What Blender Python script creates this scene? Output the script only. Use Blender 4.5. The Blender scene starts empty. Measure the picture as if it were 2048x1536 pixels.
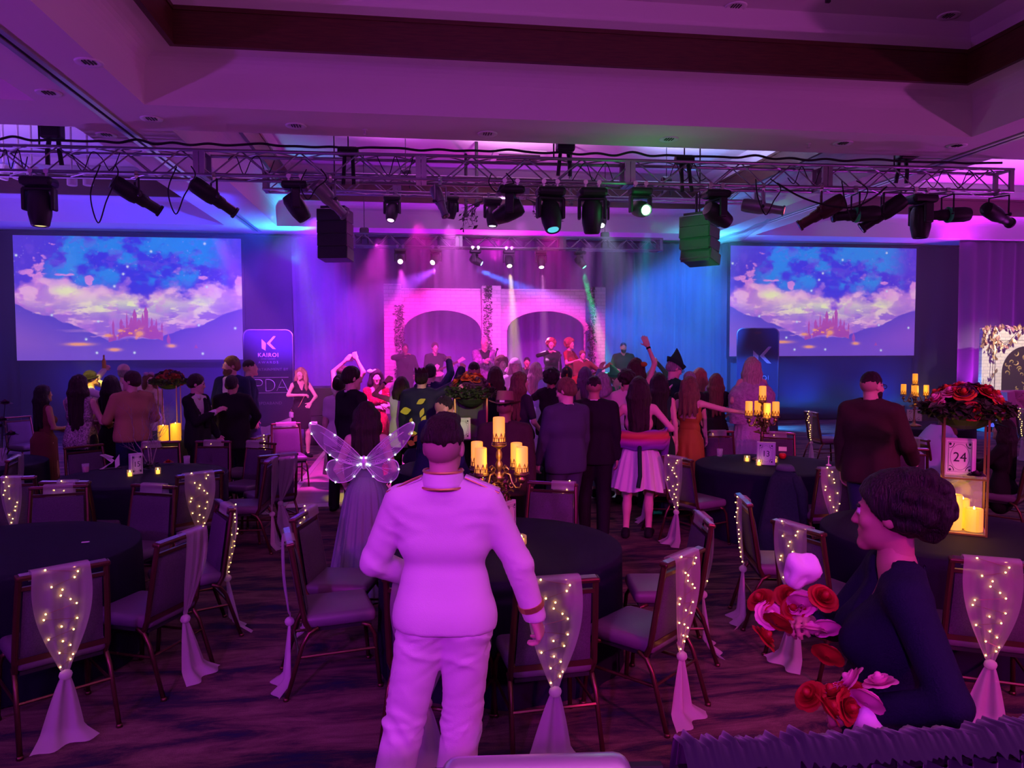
import bpy, bmesh, math, random
import numpy as np
from mathutils import Vector, Matrix, Euler, noise
random.seed(7)
np.random.seed(7)
SC = bpy.context.scene
COL = SC.collection
PI = math.pi
def R(d): return math.radians(d)

# ------------------------------------------------------------------ camera, world, exposure, house lights
YAW, PITCH, ROLL, CAMZ, FPX = R(7.86), R(2.9), R(0.15), 2.1, 1500.0
cam = bpy.data.cameras.new('camera'); cam.sensor_width = 36; cam.lens = FPX/2048*36
cam.clip_start = .05; cam.clip_end = 200
camo = bpy.data.objects.new('camera', cam); COL.objects.link(camo)
CAMM = Matrix.Rotation(-YAW, 3, 'Z') @ Matrix.Rotation(PI/2-PITCH, 3, 'X') @ Matrix.Rotation(-ROLL, 3, 'Z')
camo.matrix_world = Matrix.Translation((0, 0, CAMZ)) @ CAMM.to_4x4()
SC.camera = camo
SC.view_settings.view_transform = 'Standard'
try: SC.view_settings.look = 'None'
except Exception: pass
SC.view_settings.gamma = 1.0
SC.view_settings.use_curve_mapping = False
SC.view_settings.exposure = 0.0
SC.cycles.use_denoising = True
SC.cycles.max_bounces = 7
SC.cycles.diffuse_bounces = 4
SC.cycles.glossy_bounces = 3
SC.cycles.transmission_bounces = 4
SC.cycles.transparent_max_bounces = 10
SC.cycles.volume_bounces = 0
SC.cycles.sample_clamp_indirect = 4.0
SC.cycles.sample_clamp_direct = 0.0
SC.cycles.caustics_reflective = False
SC.cycles.caustics_refractive = False
SC.cycles.use_light_tree = True
SC.cycles.use_adaptive_sampling = True
SC.cycles.adaptive_threshold = .03
SC.cycles.adaptive_min_samples = 16
w = bpy.data.worlds.new('world'); SC.world = w; w.use_nodes = True
w.node_tree.nodes['Background'].inputs[0].default_value = (.12, .05, .3, 1)
w.node_tree.nodes['Background'].inputs[1].default_value = 0.02

def ray(px, py):
    d = CAMM @ Vector(((px-1024)/FPX, -(py-768)/FPX, -1))
    return d
def at(px, py, z):
    d = ray(px, py); t = (z-CAMZ)/d.z
    return Vector((d.x*t, d.y*t, z))
FWD = Vector((math.sin(YAW), math.cos(YAW), 0))
RGT = Vector((math.cos(YAW), -math.sin(YAW), 0))
def atd(px, py, dist):
    d = ray(px, py); t = dist/d.dot(FWD)
    return Vector((d.x*t, d.y*t, CAMZ+d.z*t))
def aty(px, py, Y):
    d = ray(px, py); t = Y/d.y
    return Vector((d.x*t, Y, CAMZ+d.z*t))
def out_yaw(p): return math.atan2(p.x, p.y)   # bearing of a point from the camera, clockwise from +Y

def spot(name, loc, target, power, color, size=30, blend=.5, radius=.06):
    l = bpy.data.lights.new(name, 'SPOT'); l.energy = power; l.color = color
    l.spot_size = R(size); l.spot_blend = blend; l.shadow_soft_size = radius
    o = bpy.data.objects.new(name, l); COL.objects.link(o)
    o.location = loc; v = Vector(target)-Vector(loc)
    o.rotation_euler = v.to_track_quat('-Z', 'Y').to_euler(); return o
def area(name, loc, target, power, color, sx=1, sy=1):
    l = bpy.data.lights.new(name, 'AREA'); l.energy = power; l.color = color
    l.shape = 'RECTANGLE'; l.size = sx; l.size_y = sy
    o = bpy.data.objects.new(name, l); COL.objects.link(o)
    o.location = loc; v = Vector(target)-Vector(loc)
    o.rotation_euler = v.to_track_quat('-Z', 'Y').to_euler(); return o
def point(name, loc, power, color, radius=.05):
    l = bpy.data.lights.new(name, 'POINT'); l.energy = power; l.color = color; l.shadow_soft_size = radius
    o = bpy.data.objects.new(name, l); COL.objects.link(o); o.location = loc; return o

MAG, PUR, VIO = (.9, .06, .85), (.55, .06, 1.0), (.3, .05, 1.0)
BLU, CYA, GRN = (.02, .16, 1.0), (.02, .6, 1.0), (.0, 1.0, .22)
WRM, PNK, RED = (1.0, .72, .28), (1.0, .3, .9), (1.0, .03, .15)
# house wash from the lighting bars on the room side, behind the photographer
spot('house_wash', (-2.6, -4.5, 4.6), (.2, 3.2, 1.1), 1500, (.62, .012, .95), 34, .7, .15)
spot('house_wash', (5.0, -4.5, 4.6), (3.9, 4.2, .2), 2700, (.9, .02, .36), 52, .9, .2)
spot('house_wash', (-6.5, -3.0, 4.6), (-2.6, 6.0, .4), 900, (.36, .03, 1.0), 60, .9, .2)
spot('house_wash', (1.5, -5.0, 4.7), (1.6, 8.0, .8), 600, (.5, .03, .95), 60, .9, .2)
spot('house_beam', (1.5, -5.0, 4.6), (.17, 9.85, 1.12), 2600, (.75, 1, .05), 4.5, .4, .05)
# unseen uplights added low around the room to wash the ceiling
for x, y, p, c in ((-12, 3, 2000, (.5, .05, .95)), (-12, 14, 1500, (.35, .08, 1.0)), (17, 3, 1900, (.8, .09, .72)), (18, 13, 1400, (.7, .05, .9)),
                   (-4, -4.5, 2700, (.72, .085, .82)), (6, -4.5, 3100, (.85, .22, .72))):
    spot('unseen_uplight', (x, y, .3), (x*.72, y*.9+1.2, 6), p, c, 110, .9, .2)
# ------------------------------------------------------------------ materials
MATS = {}
def mat(name, col=(.5, .5, .5), rough=.6, metal=0, emit=None, estr=1.0, noise_amt=0, nscale=20, bump=0, bscale=60, stretch=None,
        alpha=1.0, spec=.4, transl=0, sheen=0, col2=None, nsamp=True):
    if name in MATS: return MATS[name]
    m = bpy.data.materials.new(name); m.use_nodes = True
    nt = m.node_tree; b = nt.nodes['Principled BSDF']
    b.inputs['Base Color'].default_value = (*col, 1); b.inputs['Roughness'].default_value = rough
    b.inputs['Metallic'].default_value = metal; b.inputs['Specular IOR Level'].default_value = spec
    if sheen: b.inputs['Sheen Weight'].default_value = sheen
    if emit:
        b.inputs['Emission Color'].default_value = (*emit, 1); b.inputs['Emission Strength'].default_value = estr
        if not nsamp:
            try: m.cycles.emission_sampling = 'NONE'
            except Exception: pass
    if noise_amt or bump:
        tc = nt.nodes.new('ShaderNodeTexCoord'); mp = nt.nodes.new('ShaderNodeMapping')
        nt.links.new(tc.outputs['Object'], mp.inputs[0])
        if stretch: mp.inputs['Scale'].default_value = stretch
    if noise_amt:
        n = nt.nodes.new('ShaderNodeTexNoise'); n.inputs['Scale'].default_value = nscale; n.inputs['Detail'].default_value = 5
        nt.links.new(mp.outputs[0], n.inputs[0])
        r = nt.nodes.new('ShaderNodeValToRGB'); r.color_ramp.elements[0].position = .3; r.color_ramp.elements[1].position = .7
        c2 = col2 or tuple(c*(1-noise_amt) for c in col)
        r.color_ramp.elements[0].color = (*c2, 1); r.color_ramp.elements[1].color = (*col, 1)
        nt.links.new(n.outputs['Fac'], r.inputs[0]); nt.links.new(r.outputs[0], b.inputs['Base Color'])
    if bump:
        n2 = nt.nodes.new('ShaderNodeTexNoise'); n2.inputs['Scale'].default_value = bscale; n2.inputs['Detail'].default_value = 4
        nt.links.new(mp.outputs[0], n2.inputs[0])
        bp = nt.nodes.new('ShaderNodeBump'); bp.inputs['Strength'].default_value = bump; bp.inputs['Distance'].default_value = .02
        nt.links.new(n2.outputs['Fac'], bp.inputs['Height']); nt.links.new(bp.outputs[0], b.inputs['Normal'])
    if alpha < 1 or transl:
        out = nt.nodes['Material Output']; src = b
        if transl:
            t = nt.nodes.new('ShaderNodeBsdfTranslucent'); t.inputs[0].default_value = (*col, 1)
            mx = nt.nodes.new('ShaderNodeMixShader'); mx.inputs[0].default_value = transl
            nt.links.new(b.outputs[0], mx.inputs[1]); nt.links.new(t.outputs[0], mx.inputs[2]); src = mx
        if alpha < 1:
            tr = nt.nodes.new('ShaderNodeBsdfTransparent'); mx2 = nt.nodes.new('ShaderNodeMixShader'); mx2.inputs[0].default_value = alpha
            nt.links.new(tr.outputs[0], mx2.inputs[1]); nt.links.new(src.outputs[0], mx2.inputs[2]); src = mx2
        nt.links.new(src.outputs[0], out.inputs[0])
    MATS[name] = m; return m

M_ceil = mat('painted_ceiling', (.78, .74, .74), .9, bump=.05, bscale=80)
M_wood = mat('dark_wood_trim', (.11, .034, .016), .45, noise_amt=.45, nscale=4, stretch=(1, 1, 14), spec=.5)
M_alu = mat('aluminium_truss', (.34, .33, .36), .42, .85)
M_black = mat('black_paint', (.012, .012, .014), .5)
M_blackpl = mat('black_plastic', (.02, .02, .023), .42)
M_cable = mat('black_cable', (.01, .01, .011), .6)
M_steel = mat('bright_steel', (.6, .6, .6), .3, .9)
M_velour = mat('black_velour', (.022, .02, .03), .95, spec=.1, sheen=.3)
M_cloth = mat('navy_black_tablecloth', (.008, .009, .022), .85, bump=.15, bscale=200, spec=.2)
M_vinyl = mat('mauve_vinyl', (.13, .095, .14), .38, bump=.08, bscale=150)
M_fabric = mat('mauve_weave', (.085, .065, .10), .8, noise_amt=.35, nscale=140, bump=.15, bscale=220)
M_bronze = mat('bronze_tube', (.13, .06, .04), .35, .75)
M_railtop = mat('chrome_handle', (.7, .68, .7), .22, .95)
M_tulle = mat('white_tulle', (.80, .76, .78), .9, alpha=.42, transl=.45, spec=.05)
M_tulle2 = mat('white_tulle_tail', (.82, .8, .8), .9, alpha=.66, transl=.4, spec=.05)
M_bulb = mat('warm_bulb', (1, .8, .4), .4, emit=(1, .52, .10), estr=20)
M_wbulb = mat('cool_bulb', (.9, .95, 1), .4, emit=(.75, .92, 1), estr=9)
M_wire = mat('copper_wire', (.35, .2, .1), .4, .8)
M_candle = mat('amber_wax', (.85, .5, .15), .5, emit=(1, .34, .012), estr=.95)
M_candle2 = mat('yellow_wax', (.9, .6, .15), .5, emit=(1, .44, .016), estr=.62)
M_gold = mat('gold_metal', (.75, .47, .16), .3, .95)
M_brass = mat('antique_brass', (.40, .26, .13), .35, .9, noise_amt=.6, nscale=30)
M_card = mat('white_card', (.8, .78, .78), .7)
M_ink = mat('dark_ink', (.03, .025, .05), .7)
M_glass = mat('clear_glass', (.9, .9, .95), .08, alpha=.22, spec=.8)
M_leaf = mat('dark_leaf', (.03, .06, .02), .55, noise_amt=.5, nscale=15)
M_red = mat('red_rose', (.42, .008, .012), .6, noise_amt=.4, nscale=25)
M_orange = mat('orange_rose', (.6, .09, .02), .6, noise_amt=.3, nscale=25)
M_pink = mat('pink_rose', (.75, .28, .42), .6)
M_plum = mat('plum_rose', (.06, .012, .05), .6)

# ------------------------------------------------------------------ object helpers
def tag(o, label=None, cat=None, group=None, kind=None):
    if label: o['label'] = label
    if cat: o['category'] = cat
    if group: o['group'] = group
    if kind: o['kind'] = kind
    return o
def mesh_obj(name, me, parent=None, loc=None, rot=None, m=None, smooth=False):
    o = bpy.data.objects.new(name, me); COL.objects.link(o)
    if parent: o.parent = parent
    if loc is not None: o.location = loc
    if rot is not None: o.rotation_euler = rot
    if m and not me.materials: me.materials.append(m)
    if smooth: me.shade_smooth()
    return o
def thing(name, label, cat, loc=(0, 0, 0), rz=0, group=None):
    o = bpy.data.objects.new(name, None); COL.objects.link(o); o.empty_display_size = .1
    o.location = loc; o.rotation_euler = (0, 0, rz); return tag(o, label, cat, group)
def copy_tree(o, parent=None):
    c = o.copy(); COL.objects.link(c)
    if parent: c.parent = parent
    for ch in o.children: copy_tree(ch, c)
    return c
class MB:
    """collects shapes into one mesh"""
    def __init__(s): s.v = []; s.f = []; s.mi = []; s.cur = 0
    def add(s, vs, fs):
        n = len(s.v); s.v += [tuple(v) for v in vs]; s.f += [tuple(i+n for i in f) for f in fs]; s.mi += [s.cur]*len(fs); return s
    def box(s, c, d, M=None):
        x, y, z = d[0]/2, d[1]/2, d[2]/2
        vs = [Vector((a*x, b*y, e*z)) for e in (-1, 1) for b in (-1, 1) for a in (-1, 1)]
        if M is not None: vs = [M @ v for v in vs]
        return s.add([v+Vector(c) for v in vs], [(0, 2, 3, 1), (4, 5, 7, 6), (0, 1, 5, 4), (1, 3, 7, 5), (3, 2, 6, 7), (2, 0, 4, 6)])
    def bb(s, x0, x1, y0, y1, z0, z1): return s.box(((x0+x1)/2, (y0+y1)/2, (z0+z1)/2), (x1-x0, y1-y0, z1-z0))
    def bevbox(s, c, d, r=.02, seg=2, M=None):
        bm = bmesh.new(); bmesh.ops.create_cube(bm, size=1)
        for v in bm.verts: v.co = Vector((v.co.x*d[0], v.co.y*d[1], v.co.z*d[2]))
        bmesh.ops.bevel(bm, geom=bm.edges[:], offset=r, segments=seg, affect='EDGES', profile=.5)
        bm.verts.index_update()
        vs = [v.co.copy() for v in bm.verts]; fs = [[v.index for v in f.verts] for f in bm.faces]; bm.free()
        if M is not None: vs = [M @ v for v in vs]
        return s.add([v+Vector(c) for v in vs], fs)
    def tube(s, pts, r, n=8, cap=True, closed=False):
        pts = [Vector(p) for p in pts]; N = len(pts); base = len(s.v); vs = []
        rs = r if isinstance(r, (list, tuple)) else [r]*N
        up = None
        for i, p in enumerate(pts):
            if closed: t = pts[(i+1) % N]-pts[i-1]
            else: t = pts[min(i+1, N-1)]-pts[max(i-1, 0)]
            if t.length < 1e-9: t = Vector((0, 0, 1))
            t.normalize()
            if up is None: up = Vector((0, 0, 1)) if abs(t.z) < .9 else Vector((1, 0, 0))
            a = t.cross(up)
            if a.length < 1e-6: a = t.orthogonal()
            a.normalize(); b = a.cross(t); up = b
            for k in range(n):
                an = 2*PI*k/n; vs.append(p+(a*math.cos(an)+b*math.sin(an))*rs[i])
        fs = []
        for i in range(N if closed else N-1):
            for k in range(n):
                j = (i+1) % N
                fs.append((i*n+k, i*n+(k+1) % n, j*n+(k+1) % n, j*n+k))
        if cap and not closed: fs += [tuple(range(n))[::-1], tuple((N-1)*n+k for k in range(n))]
        return s.add(vs, fs)
    def lathe(s, prof, n=24, c=(0, 0, 0), M=None, cap=True, ang=2*PI):
        vs = []; full = abs(ang-2*PI) < 1e-6; nn = n if full else n+1
        for r, z in prof:
            for k in range(nn):
                a = ang*k/n; vs.append(Vector((r*math.cos(a), r*math.sin(a), z)))
        fs = []
        for i in range(len(prof)-1):
            for k in range(n):
                k2 = (k+1) % nn
                fs.append((i*nn+k, i*nn+k2, (i+1)*nn+k2, (i+1)*nn+k))
        if cap and full:
            if prof[0][0] > 1e-5: fs.append(tuple(range(n))[::-1])
            if prof[-1][0] > 1e-5: fs.append(tuple((len(prof)-1)*nn+k for k in range(n)))
        if M is not None: vs = [M @ v for v in vs]
        return s.add([v+Vector(c) for v in vs], fs)
    def prism(s, poly, t0, t1, M=None, c=(0, 0, 0)):
        """extrude polygon in xz-plane along y from t0 to t1"""
        n = len(poly)
        vs = [Vector((x, t0, z)) for x, z in poly]+[Vector((x, t1, z)) for x, z in poly]
        if M is not None: vs = [M @ v for v in vs]
        fs = [tuple(range(n)), tuple(range(2*n-1, n-1, -1))]+[(i, i+n, (i+1) % n+n, (i+1) % n) for i in range(n)]
        return s.add([v+Vector(c) for v in vs], fs)
    def ball(s, c, r, n=8, m=5):
        rr = r if isinstance(r, (list, tuple)) else (r, r, r); vs = [Vector((0, 0, -rr[2]))]; fs = []
        for i in range(1, m):
            th = -PI/2+PI*i/m
            for k in range(n):
                a = 2*PI*k/n; vs.append(Vector((rr[0]*math.cos(th)*math.cos(a), rr[1]*math.cos(th)*math.sin(a), rr[2]*math.sin(th))))
        vs.append(Vector((0, 0, rr[2])))
        for k in range(n): fs.append((0, 1+(k+1) % n, 1+k))
        for i in range(m-2):
            for k in range(n): fs.append((1+i*n+k, 1+i*n+(k+1) % n, 1+(i+1)*n+(k+1) % n, 1+(i+1)*n+k))
        L = len(vs)-1
        for k in range(n): fs.append((L, 1+(m-2)*n+k, 1+(m-2)*n+(k+1) % n))
        return s.add([v+Vector(c) for v in vs], fs)
    def grid(s, fn, nu, nv):
        vs = [fn(u/nu, v/nv) for v in range(nv+1) for u in range(nu+1)]
        fs = [(v*(nu+1)+u, v*(nu+1)+u+1, (v+1)*(nu+1)+u+1, (v+1)*(nu+1)+u) for v in range(nv) for u in range(nu)]
        return s.add(vs, fs)
    def mesh(s, name, *mats, smooth=False, angle=None):
        me = bpy.data.meshes.new(name); me.from_pydata(s.v, [], s.f)
        for m in mats: me.materials.append(m)
        if len(mats) > 1: me.polygons.foreach_set('material_index', s.mi)
        if smooth: me.shade_smooth()
        if angle is not None:
            try: me.set_sharp_from_angle(angle=R(angle))
            except Exception: pass
        me.update(); return me
    def build(s, name, m, parent=None, loc=None, rot=None, smooth=False, angle=None):
        ms = m if isinstance(m, (list, tuple)) else [m]
        return mesh_obj(name, s.mesh(name, *ms, smooth=smooth or angle is not None, angle=angle), parent, loc, rot)
def struct(name, mb, m, parent=None, smooth=False):
    o = mb.build(name, m, parent, smooth=smooth); o['kind'] = 'structure'; return o
def text_mesh(body, size, depth=.002, align='CENTER', sx=1.0, space=1.0, bold=0.0):
    cu = bpy.data.curves.new('lettering', 'FONT'); cu.body = body; cu.size = size; cu.extrude = depth; cu.align_x = align
    cu.resolution_u = 3; cu.space_character = space; cu.offset = bold
    o = bpy.data.objects.new('lettering', cu); COL.objects.link(o)
    dg = bpy.context.evaluated_depsgraph_get(); dg.update()
    me = bpy.data.meshes.new_from_object(o.evaluated_get(dg)); bpy.data.objects.remove(o)
    if sx != 1:
        for v in me.vertices: v.co.x *= sx
    return me

# ------------------------------------------------------------------ room shell
XL, XR, YB, YF = -15.0, 21.0, 20.2, -6.5
Z1, Z2, Z3, Z4 = 4.95, 5.52, 5.90, 6.30
def floor_mat():
    m = bpy.data.materials.new('patterned_carpet'); m.use_nodes = True; nt = m.node_tree; b = nt.nodes['Principled BSDF']
    tc = nt.nodes.new('ShaderNodeTexCoord'); mp = nt.nodes.new('ShaderNodeMapping'); mp.inputs['Scale'].default_value = (.8, 3.4, 1)
    nt.links.new(tc.outputs['Object'], mp.inputs[0])
    n1 = nt.nodes.new('ShaderNodeTexNoise'); n1.inputs['Scale'].default_value = 1.5; n1.inputs['Detail'].default_value = 9; n1.inputs['Roughness'].default_value = .70; n1.inputs['Distortion'].default_value = .6
    nt.links.new(mp.outputs[0], n1.inputs[0])
    r = nt.nodes.new('ShaderNodeValToRGB'); e = r.color_ramp.elements
    e[0].position = .34; e[0].color = (.022, .028, .085, 1); e[1].position = .51; e[1].color = (.155, .09, .09, 1)
    x = e.new(.42); x.color = (.05, .036, .062, 1); x = e.new(.62); x.color = (.26, .165, .14, 1)
    nt.links.new(n1.outputs['Fac'], r.inputs[0])
    n2 = nt.nodes.new('ShaderNodeTexNoise'); n2.inputs['Scale'].default_value = 160; n2.inputs['Detail'].default_value = 3
    nt.links.new(tc.outputs['Object'], n2.inputs[0])
    mx = nt.nodes.new('ShaderNodeMixRGB'); mx.blend_type = 'MULTIPLY'; mx.inputs[0].default_value = .6
    nt.links.new(r.outputs[0], mx.inputs[1]); nt.links.new(n2.outputs['Fac'], mx.inputs[2]); nt.links.new(mx.outputs[0], b.inputs['Base Color'])
    b.inputs['Roughness'].default_value = .95; b.inputs['Specular IOR Level'].default_value = .1
    bp = nt.nodes.new('ShaderNodeBump'); bp.inputs['Strength'].default_value = .3; bp.inputs['Distance'].default_value = .01
    nt.links.new(n2.outputs['Fac'], bp.inputs['Height']); nt.links.new(bp.outputs[0], b.inputs['Normal'])
    return m
struct('floor', MB().bb(XL, XR, YF, YB, -.1, 0), floor_mat())
M_wall = mat('painted_wall', (.16, .13, .18), .9)
struct('wall_back', MB().bb(XL, XR, YB, YB+.1, 0, 6.6), M_wall)
struct('wall_left', MB().bb(XL-.1, XL, YF, YB, 0, 6.6), M_wall)
struct('wall_right', MB().bb(XR, XR+.1, YF, YB, 0, 6.6), M_wall)
struct('wall_front', MB().bb(XL, XR, YF-.1, YF, 0, 6.6), M_wall)
struct('baseboard_back', MB().bb(XL, XR, YB-.03, YB, 0, .14), M_wood)

cx_ = [(-14.2, -4.25), (-3.05, 7.70), (8.9, 20.2)]
cy_ = [(-5.0, 9.50), (10.55, 18.5)]
ce = MB()
xs = [XL]+[v for p in cx_ for v in p]+[XR]; ys = [YF]+[v for p in cy_ for v in p]+[YB]
for i in range(len(xs)-1):
    for j in range(len(ys)-1):
        if i % 2 == 1 and j % 2 == 1: continue
        ce.add([(xs[i], ys[j], Z1), (xs[i+1], ys[j], Z1), (xs[i+1], ys[j+1], Z1), (xs[i], ys[j+1], Z1)], [(0, 3, 2, 1)])
def ring(mb, a, za, b, zb):
    """wall or ledge between two rectangles a and b (x0,x1,y0,y1)"""
    A = [(a[0], a[2], za), (a[1], a[2], za), (a[1], a[3], za), (a[0], a[3], za)]
    B = [(b[0], b[2], zb), (b[1], b[2], zb), (b[1], b[3], zb), (b[0], b[3], zb)]
    mb.add(A+B, [(i, (i+1) % 4, (i+1) % 4+4, i+4) for i in range(4)])
def ins(r, d): return (r[0]+d, r[1]-d, r[2]+d, r[3]-d)
tn = 0
for X in cx_:
    for Yr in cy_:
        r0 = (*X, *Yr)
        prof = [(0, Z1), (0, Z1+.34)]+[(.18*(1-math.cos(a)), Z1+.34+(Z2-Z1-.34)*math.sin(a)) for a in (R(15), R(30), R(45), R(60), R(75), R(90))]
        for (d0, za), (d1, zb) in zip(prof[:-1], prof[1:]): ring(ce, ins(r0, d0), za, ins(r0, d1), zb)
        ring(ce, ins(r0, .18), Z2, ins(r0, .46), Z2)
        ring(ce, ins(r0, .28), Z3, ins(r0, .28), Z4-.14)
        ring(ce, ins(r0, .28), Z4-.14, ins(r0, .42), Z4)
        q = ins(r0, .42)
        ce.add([(q[0], q[2], Z4), (q[1], q[2], Z4), (q[1], q[3], Z4), (q[0], q[3], Z4)], [(0, 1, 2, 3)])
        tn += 1; t = MB(); q0, q1 = ins(r0, .42), ins(r0, .47)
        ring(t, q1, Z2-.02, q1, Z3+.02); ring(t, q1, Z2-.02, q0, Z2-.02); ring(t, q0, Z2-.02, q0, Z2+.03)
        ring(t, q1, Z3+.02, ins(r0, .27), Z3+.02)
        struct('trim_%d' % tn, t, M_wood)
        t2 = MB(); q2 = ins(r0, .485)
        ring(t2, q2, Z2-.035, q2, Z2+.02); ring(t2, q2, Z2+.02, q1, Z2+.02); ring(t2, q2, Z2-.035, q0, Z2-.035)
        ring(t2, q2, Z3-.03, q2, Z3+.02); ring(t2, q2, Z3-.03, q1, Z3-.03); ring(t2, q2, Z3+.02, q1, Z3+.02)
        tn += 1; struct('trim_%d' % tn, t2, M_wood)
ceil_o = struct('ceiling', ce, M_ceil)
M_track = mat('partition_track', (.75, .75, .8), .3, .8)
for k, tx in enumerate((-3.65, 8.3)):
    tn += 1; t = MB()
    for dx in (-.055, .055): t.bb(tx+dx-.03, tx+dx+.03, YF, 19.4, Z1-.018, Z1)
    struct('trim_%d' % tn, t, M_track)
    tn += 1; struct('trim_%d' % tn, MB().bb(tx-.025, tx+.025, YF, 19.4, Z1-.004, Z1), M_black)

def ceil_z(x, y):
    for X in cx_:
        for Yr in cy_:
            d = min(x-X[0], X[1]-x, y-Yr[0], Yr[1]-y)
            if d > .50: return Z4
            if d > 0: return Z2 if d > .18 else Z1+.34
    return Z1
# recessed downlights
def downlight(p, z, label):
    t = thing('downlight', label, 'light', (p.x, p.y, z), 0, 'recessed downlights in the ceiling')
    MB().lathe([(.088, -.002), (.128, -.016), (.135, 0), (.12, .01), (.085, .01)], 24).build('trim_ring', mat('white_enamel', (.92, .92, .92), .3), t, smooth=True)
    MB().lathe([(.085, -.002), (.06, -.001), (.03, -.0005)], 20, cap=False).build('reflector', M_steel, t)
    f = MB()
    for k in (-.05, -.02, .015, .05): f.box((k, 0, -.006), (.012, .15-abs(k), .006))
    f.build('louver', M_black, t)
DL = [(178, 124, Z1, 'recessed downlight beside the ceiling track, closest to the tall wood-edged recess'),
      (97, 185, Z1, 'recessed downlight between the ceiling track and the dim side recess'),
      (303, 237, Z1, 'recessed downlight under the corner of the big recess'),
      (213, 269, Z1, 'bright-rimmed recessed downlight over the hoist cloth end of the truss'),
      (592, 251, Z1, 'recessed downlight in the cross beam above the dark ellipsoidal lamps'),
      (975, 267, Z1, 'recessed downlight in the middle of the cross beam'),
      (1338, 278, Z1, 'recessed downlight in the cross beam above the green lit truss section'),
      (1686, 286, Z1, 'recessed downlight in the cross beam near the black hoist cloth with a pendant'),
      (1914, 291, Z1, 'recessed downlight where the cross beam meets the far ceiling track'),
      (1472, 12, Z4, 'recessed downlight high in the upper recess beside the hanging black bracket'),
      (1897, 31, Z4, 'recessed downlight high in the upper recess near its wood-edged corner')]
for x, y, z, l in DL: downlight(at(x, y, z), z, l)
# hanging black bracket high in the near recess, sprinklers, ceiling vent, white track heads
p = at(1656, -2, Z4-.2); t = thing('ceiling_bracket', 'black metal bracket hanging from the upper recess ceiling', 'bracket', (p.x, p.y, Z4))
MB().bb(-.025, .025, -.02, .02, -.24, 0).build('bar', M_black, t); MB().bb(-.16, -.14, -.01, .01, -.12, 0).build('pin', M_black, t)
for x, y, l in ((730, 259, 'small fire sprinkler in the cross beam above the purple truss section'), (1617, 287, 'small fire sprinkler in the cross beam beyond the green glow')):
    p = at(x, y, Z1); t = thing('sprinkler', l, 'sprinkler', (p.x, p.y, Z1))
    MB().lathe([(.035, 0), (.03, -.012), (.01, -.014), (.01, -.05)], 12).build('collar', M_ceil, t); MB().lathe([(.03, -.055), (.03, -.06), (.012, -.05)], 8).build('deflector', M_steel, t)
p = at(1035, 311, Z4); t = thing('ceiling_vent', 'square white air diffuser in the bright ceiling behind the truss', 'vent', (p.x, p.y, Z4))
MB().box((0, 0, -.03), (1.15, .9, .06)).build('frame', M_ceil, t)
f = MB()
for k in range(5): f.box((0, -.3+k*.15, -.075), (.9, .05, .02))
f.build('louver', M_black, t)
for i, (x, y, l) in enumerate(((8, 345, 'closest to the frame edge'), (38, 345, 'second along'), (64, 347, 'third along'), (144, 357, 'below the dark spotlight clamps'), (176, 357, 'last in the row'))):
    p = aty(x, y, 14.6); t = thing('track_head', 'white cylinder track light on the ceiling beyond the truss, '+l, 'light', (p.x, p.y, Z4), 0, 'white track lights over the screen')
    MB().lathe([(.02, 0), (.02, p.z-Z4+.13)], 8).build('stem', M_ceil, t)
    MB().lathe([(.07, -.13), (.085, -.12), (.085, .13), (.06, .14)], 16, c=(0, 0, p.z-Z4), M=Matrix.Rotation(R(12 if i < 3 else 0), 3, 'Y')).build('shade', M_ceil, t, smooth=False)
    for ch in t.children: ch.location = (0, 0, 0)
# ------------------------------------------------------------------ dance floor, stage, drapes
def parquet_mat():
    m = mat('parquet', (.45, .36, .30), .28, noise_amt=.35, nscale=3, stretch=(1, 9, 1), spec=.5); return m
M_parq = parquet_mat()
df = thing('dance_floor', 'portable parquet dance floor of square panels before the stage', 'dance floor', (-1.6, 10.0, 0))
pm = MB().bevbox((.45, .45, .014), (.895, .895, .024), .006, 1).mesh('panel', M_parq)
for i in range(9):
    for j in range(6): mesh_obj('panel', pm, df, (i*.9, .12+j*.9, 0))
M_edge = mat('floor_edge_trim', (.5, .42, .4), .4, .3)
er = MB()
for a, b in (((0, 0), (8.1, .11)), ((0, 5.53), (8.1, 5.64))): er.prism([(a[1], 0), (b[1], 0), (b[1] if a[1] == 0 else a[1], .026)], 0, 8.1, M=Matrix(((0, 1, 0), (1, 0, 0), (0, 0, 1))))
er.build('edge_ramp', M_edge, df)
MB().prism([(-.11, 0), (0, 0), (0, .026)], 0, 5.64).build('edge_ramp', M_edge, df)
MB().prism([(8.1, 0), (8.21, 0), (8.1, .026)], 0, 5.64).build('edge_ramp', M_edge, df)

st = thing('stage', 'low black stage platform under the white arches with skirted front', 'stage', (2.6, 17.2, 0))
MB().bb(-3.8, 3.8, -1.5, 2.0, .46, .519).build('deck', M_blackpl, st)
sk = MB()
sk.grid(lambda u, v: (-3.8+7.6*u, -1.5-.03-.025*math.sin(u*260), .005+v*.455), 400, 1)
sk.build('skirt', M_velour, st, smooth=True)
for sx in (-1, 1): MB().grid(lambda u, v: (sx*(3.82+.02*math.sin(u*90)), -1.5+3.5*u, .005+v*.455), 120, 1).build('skirt', M_velour, st, smooth=True)

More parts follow.
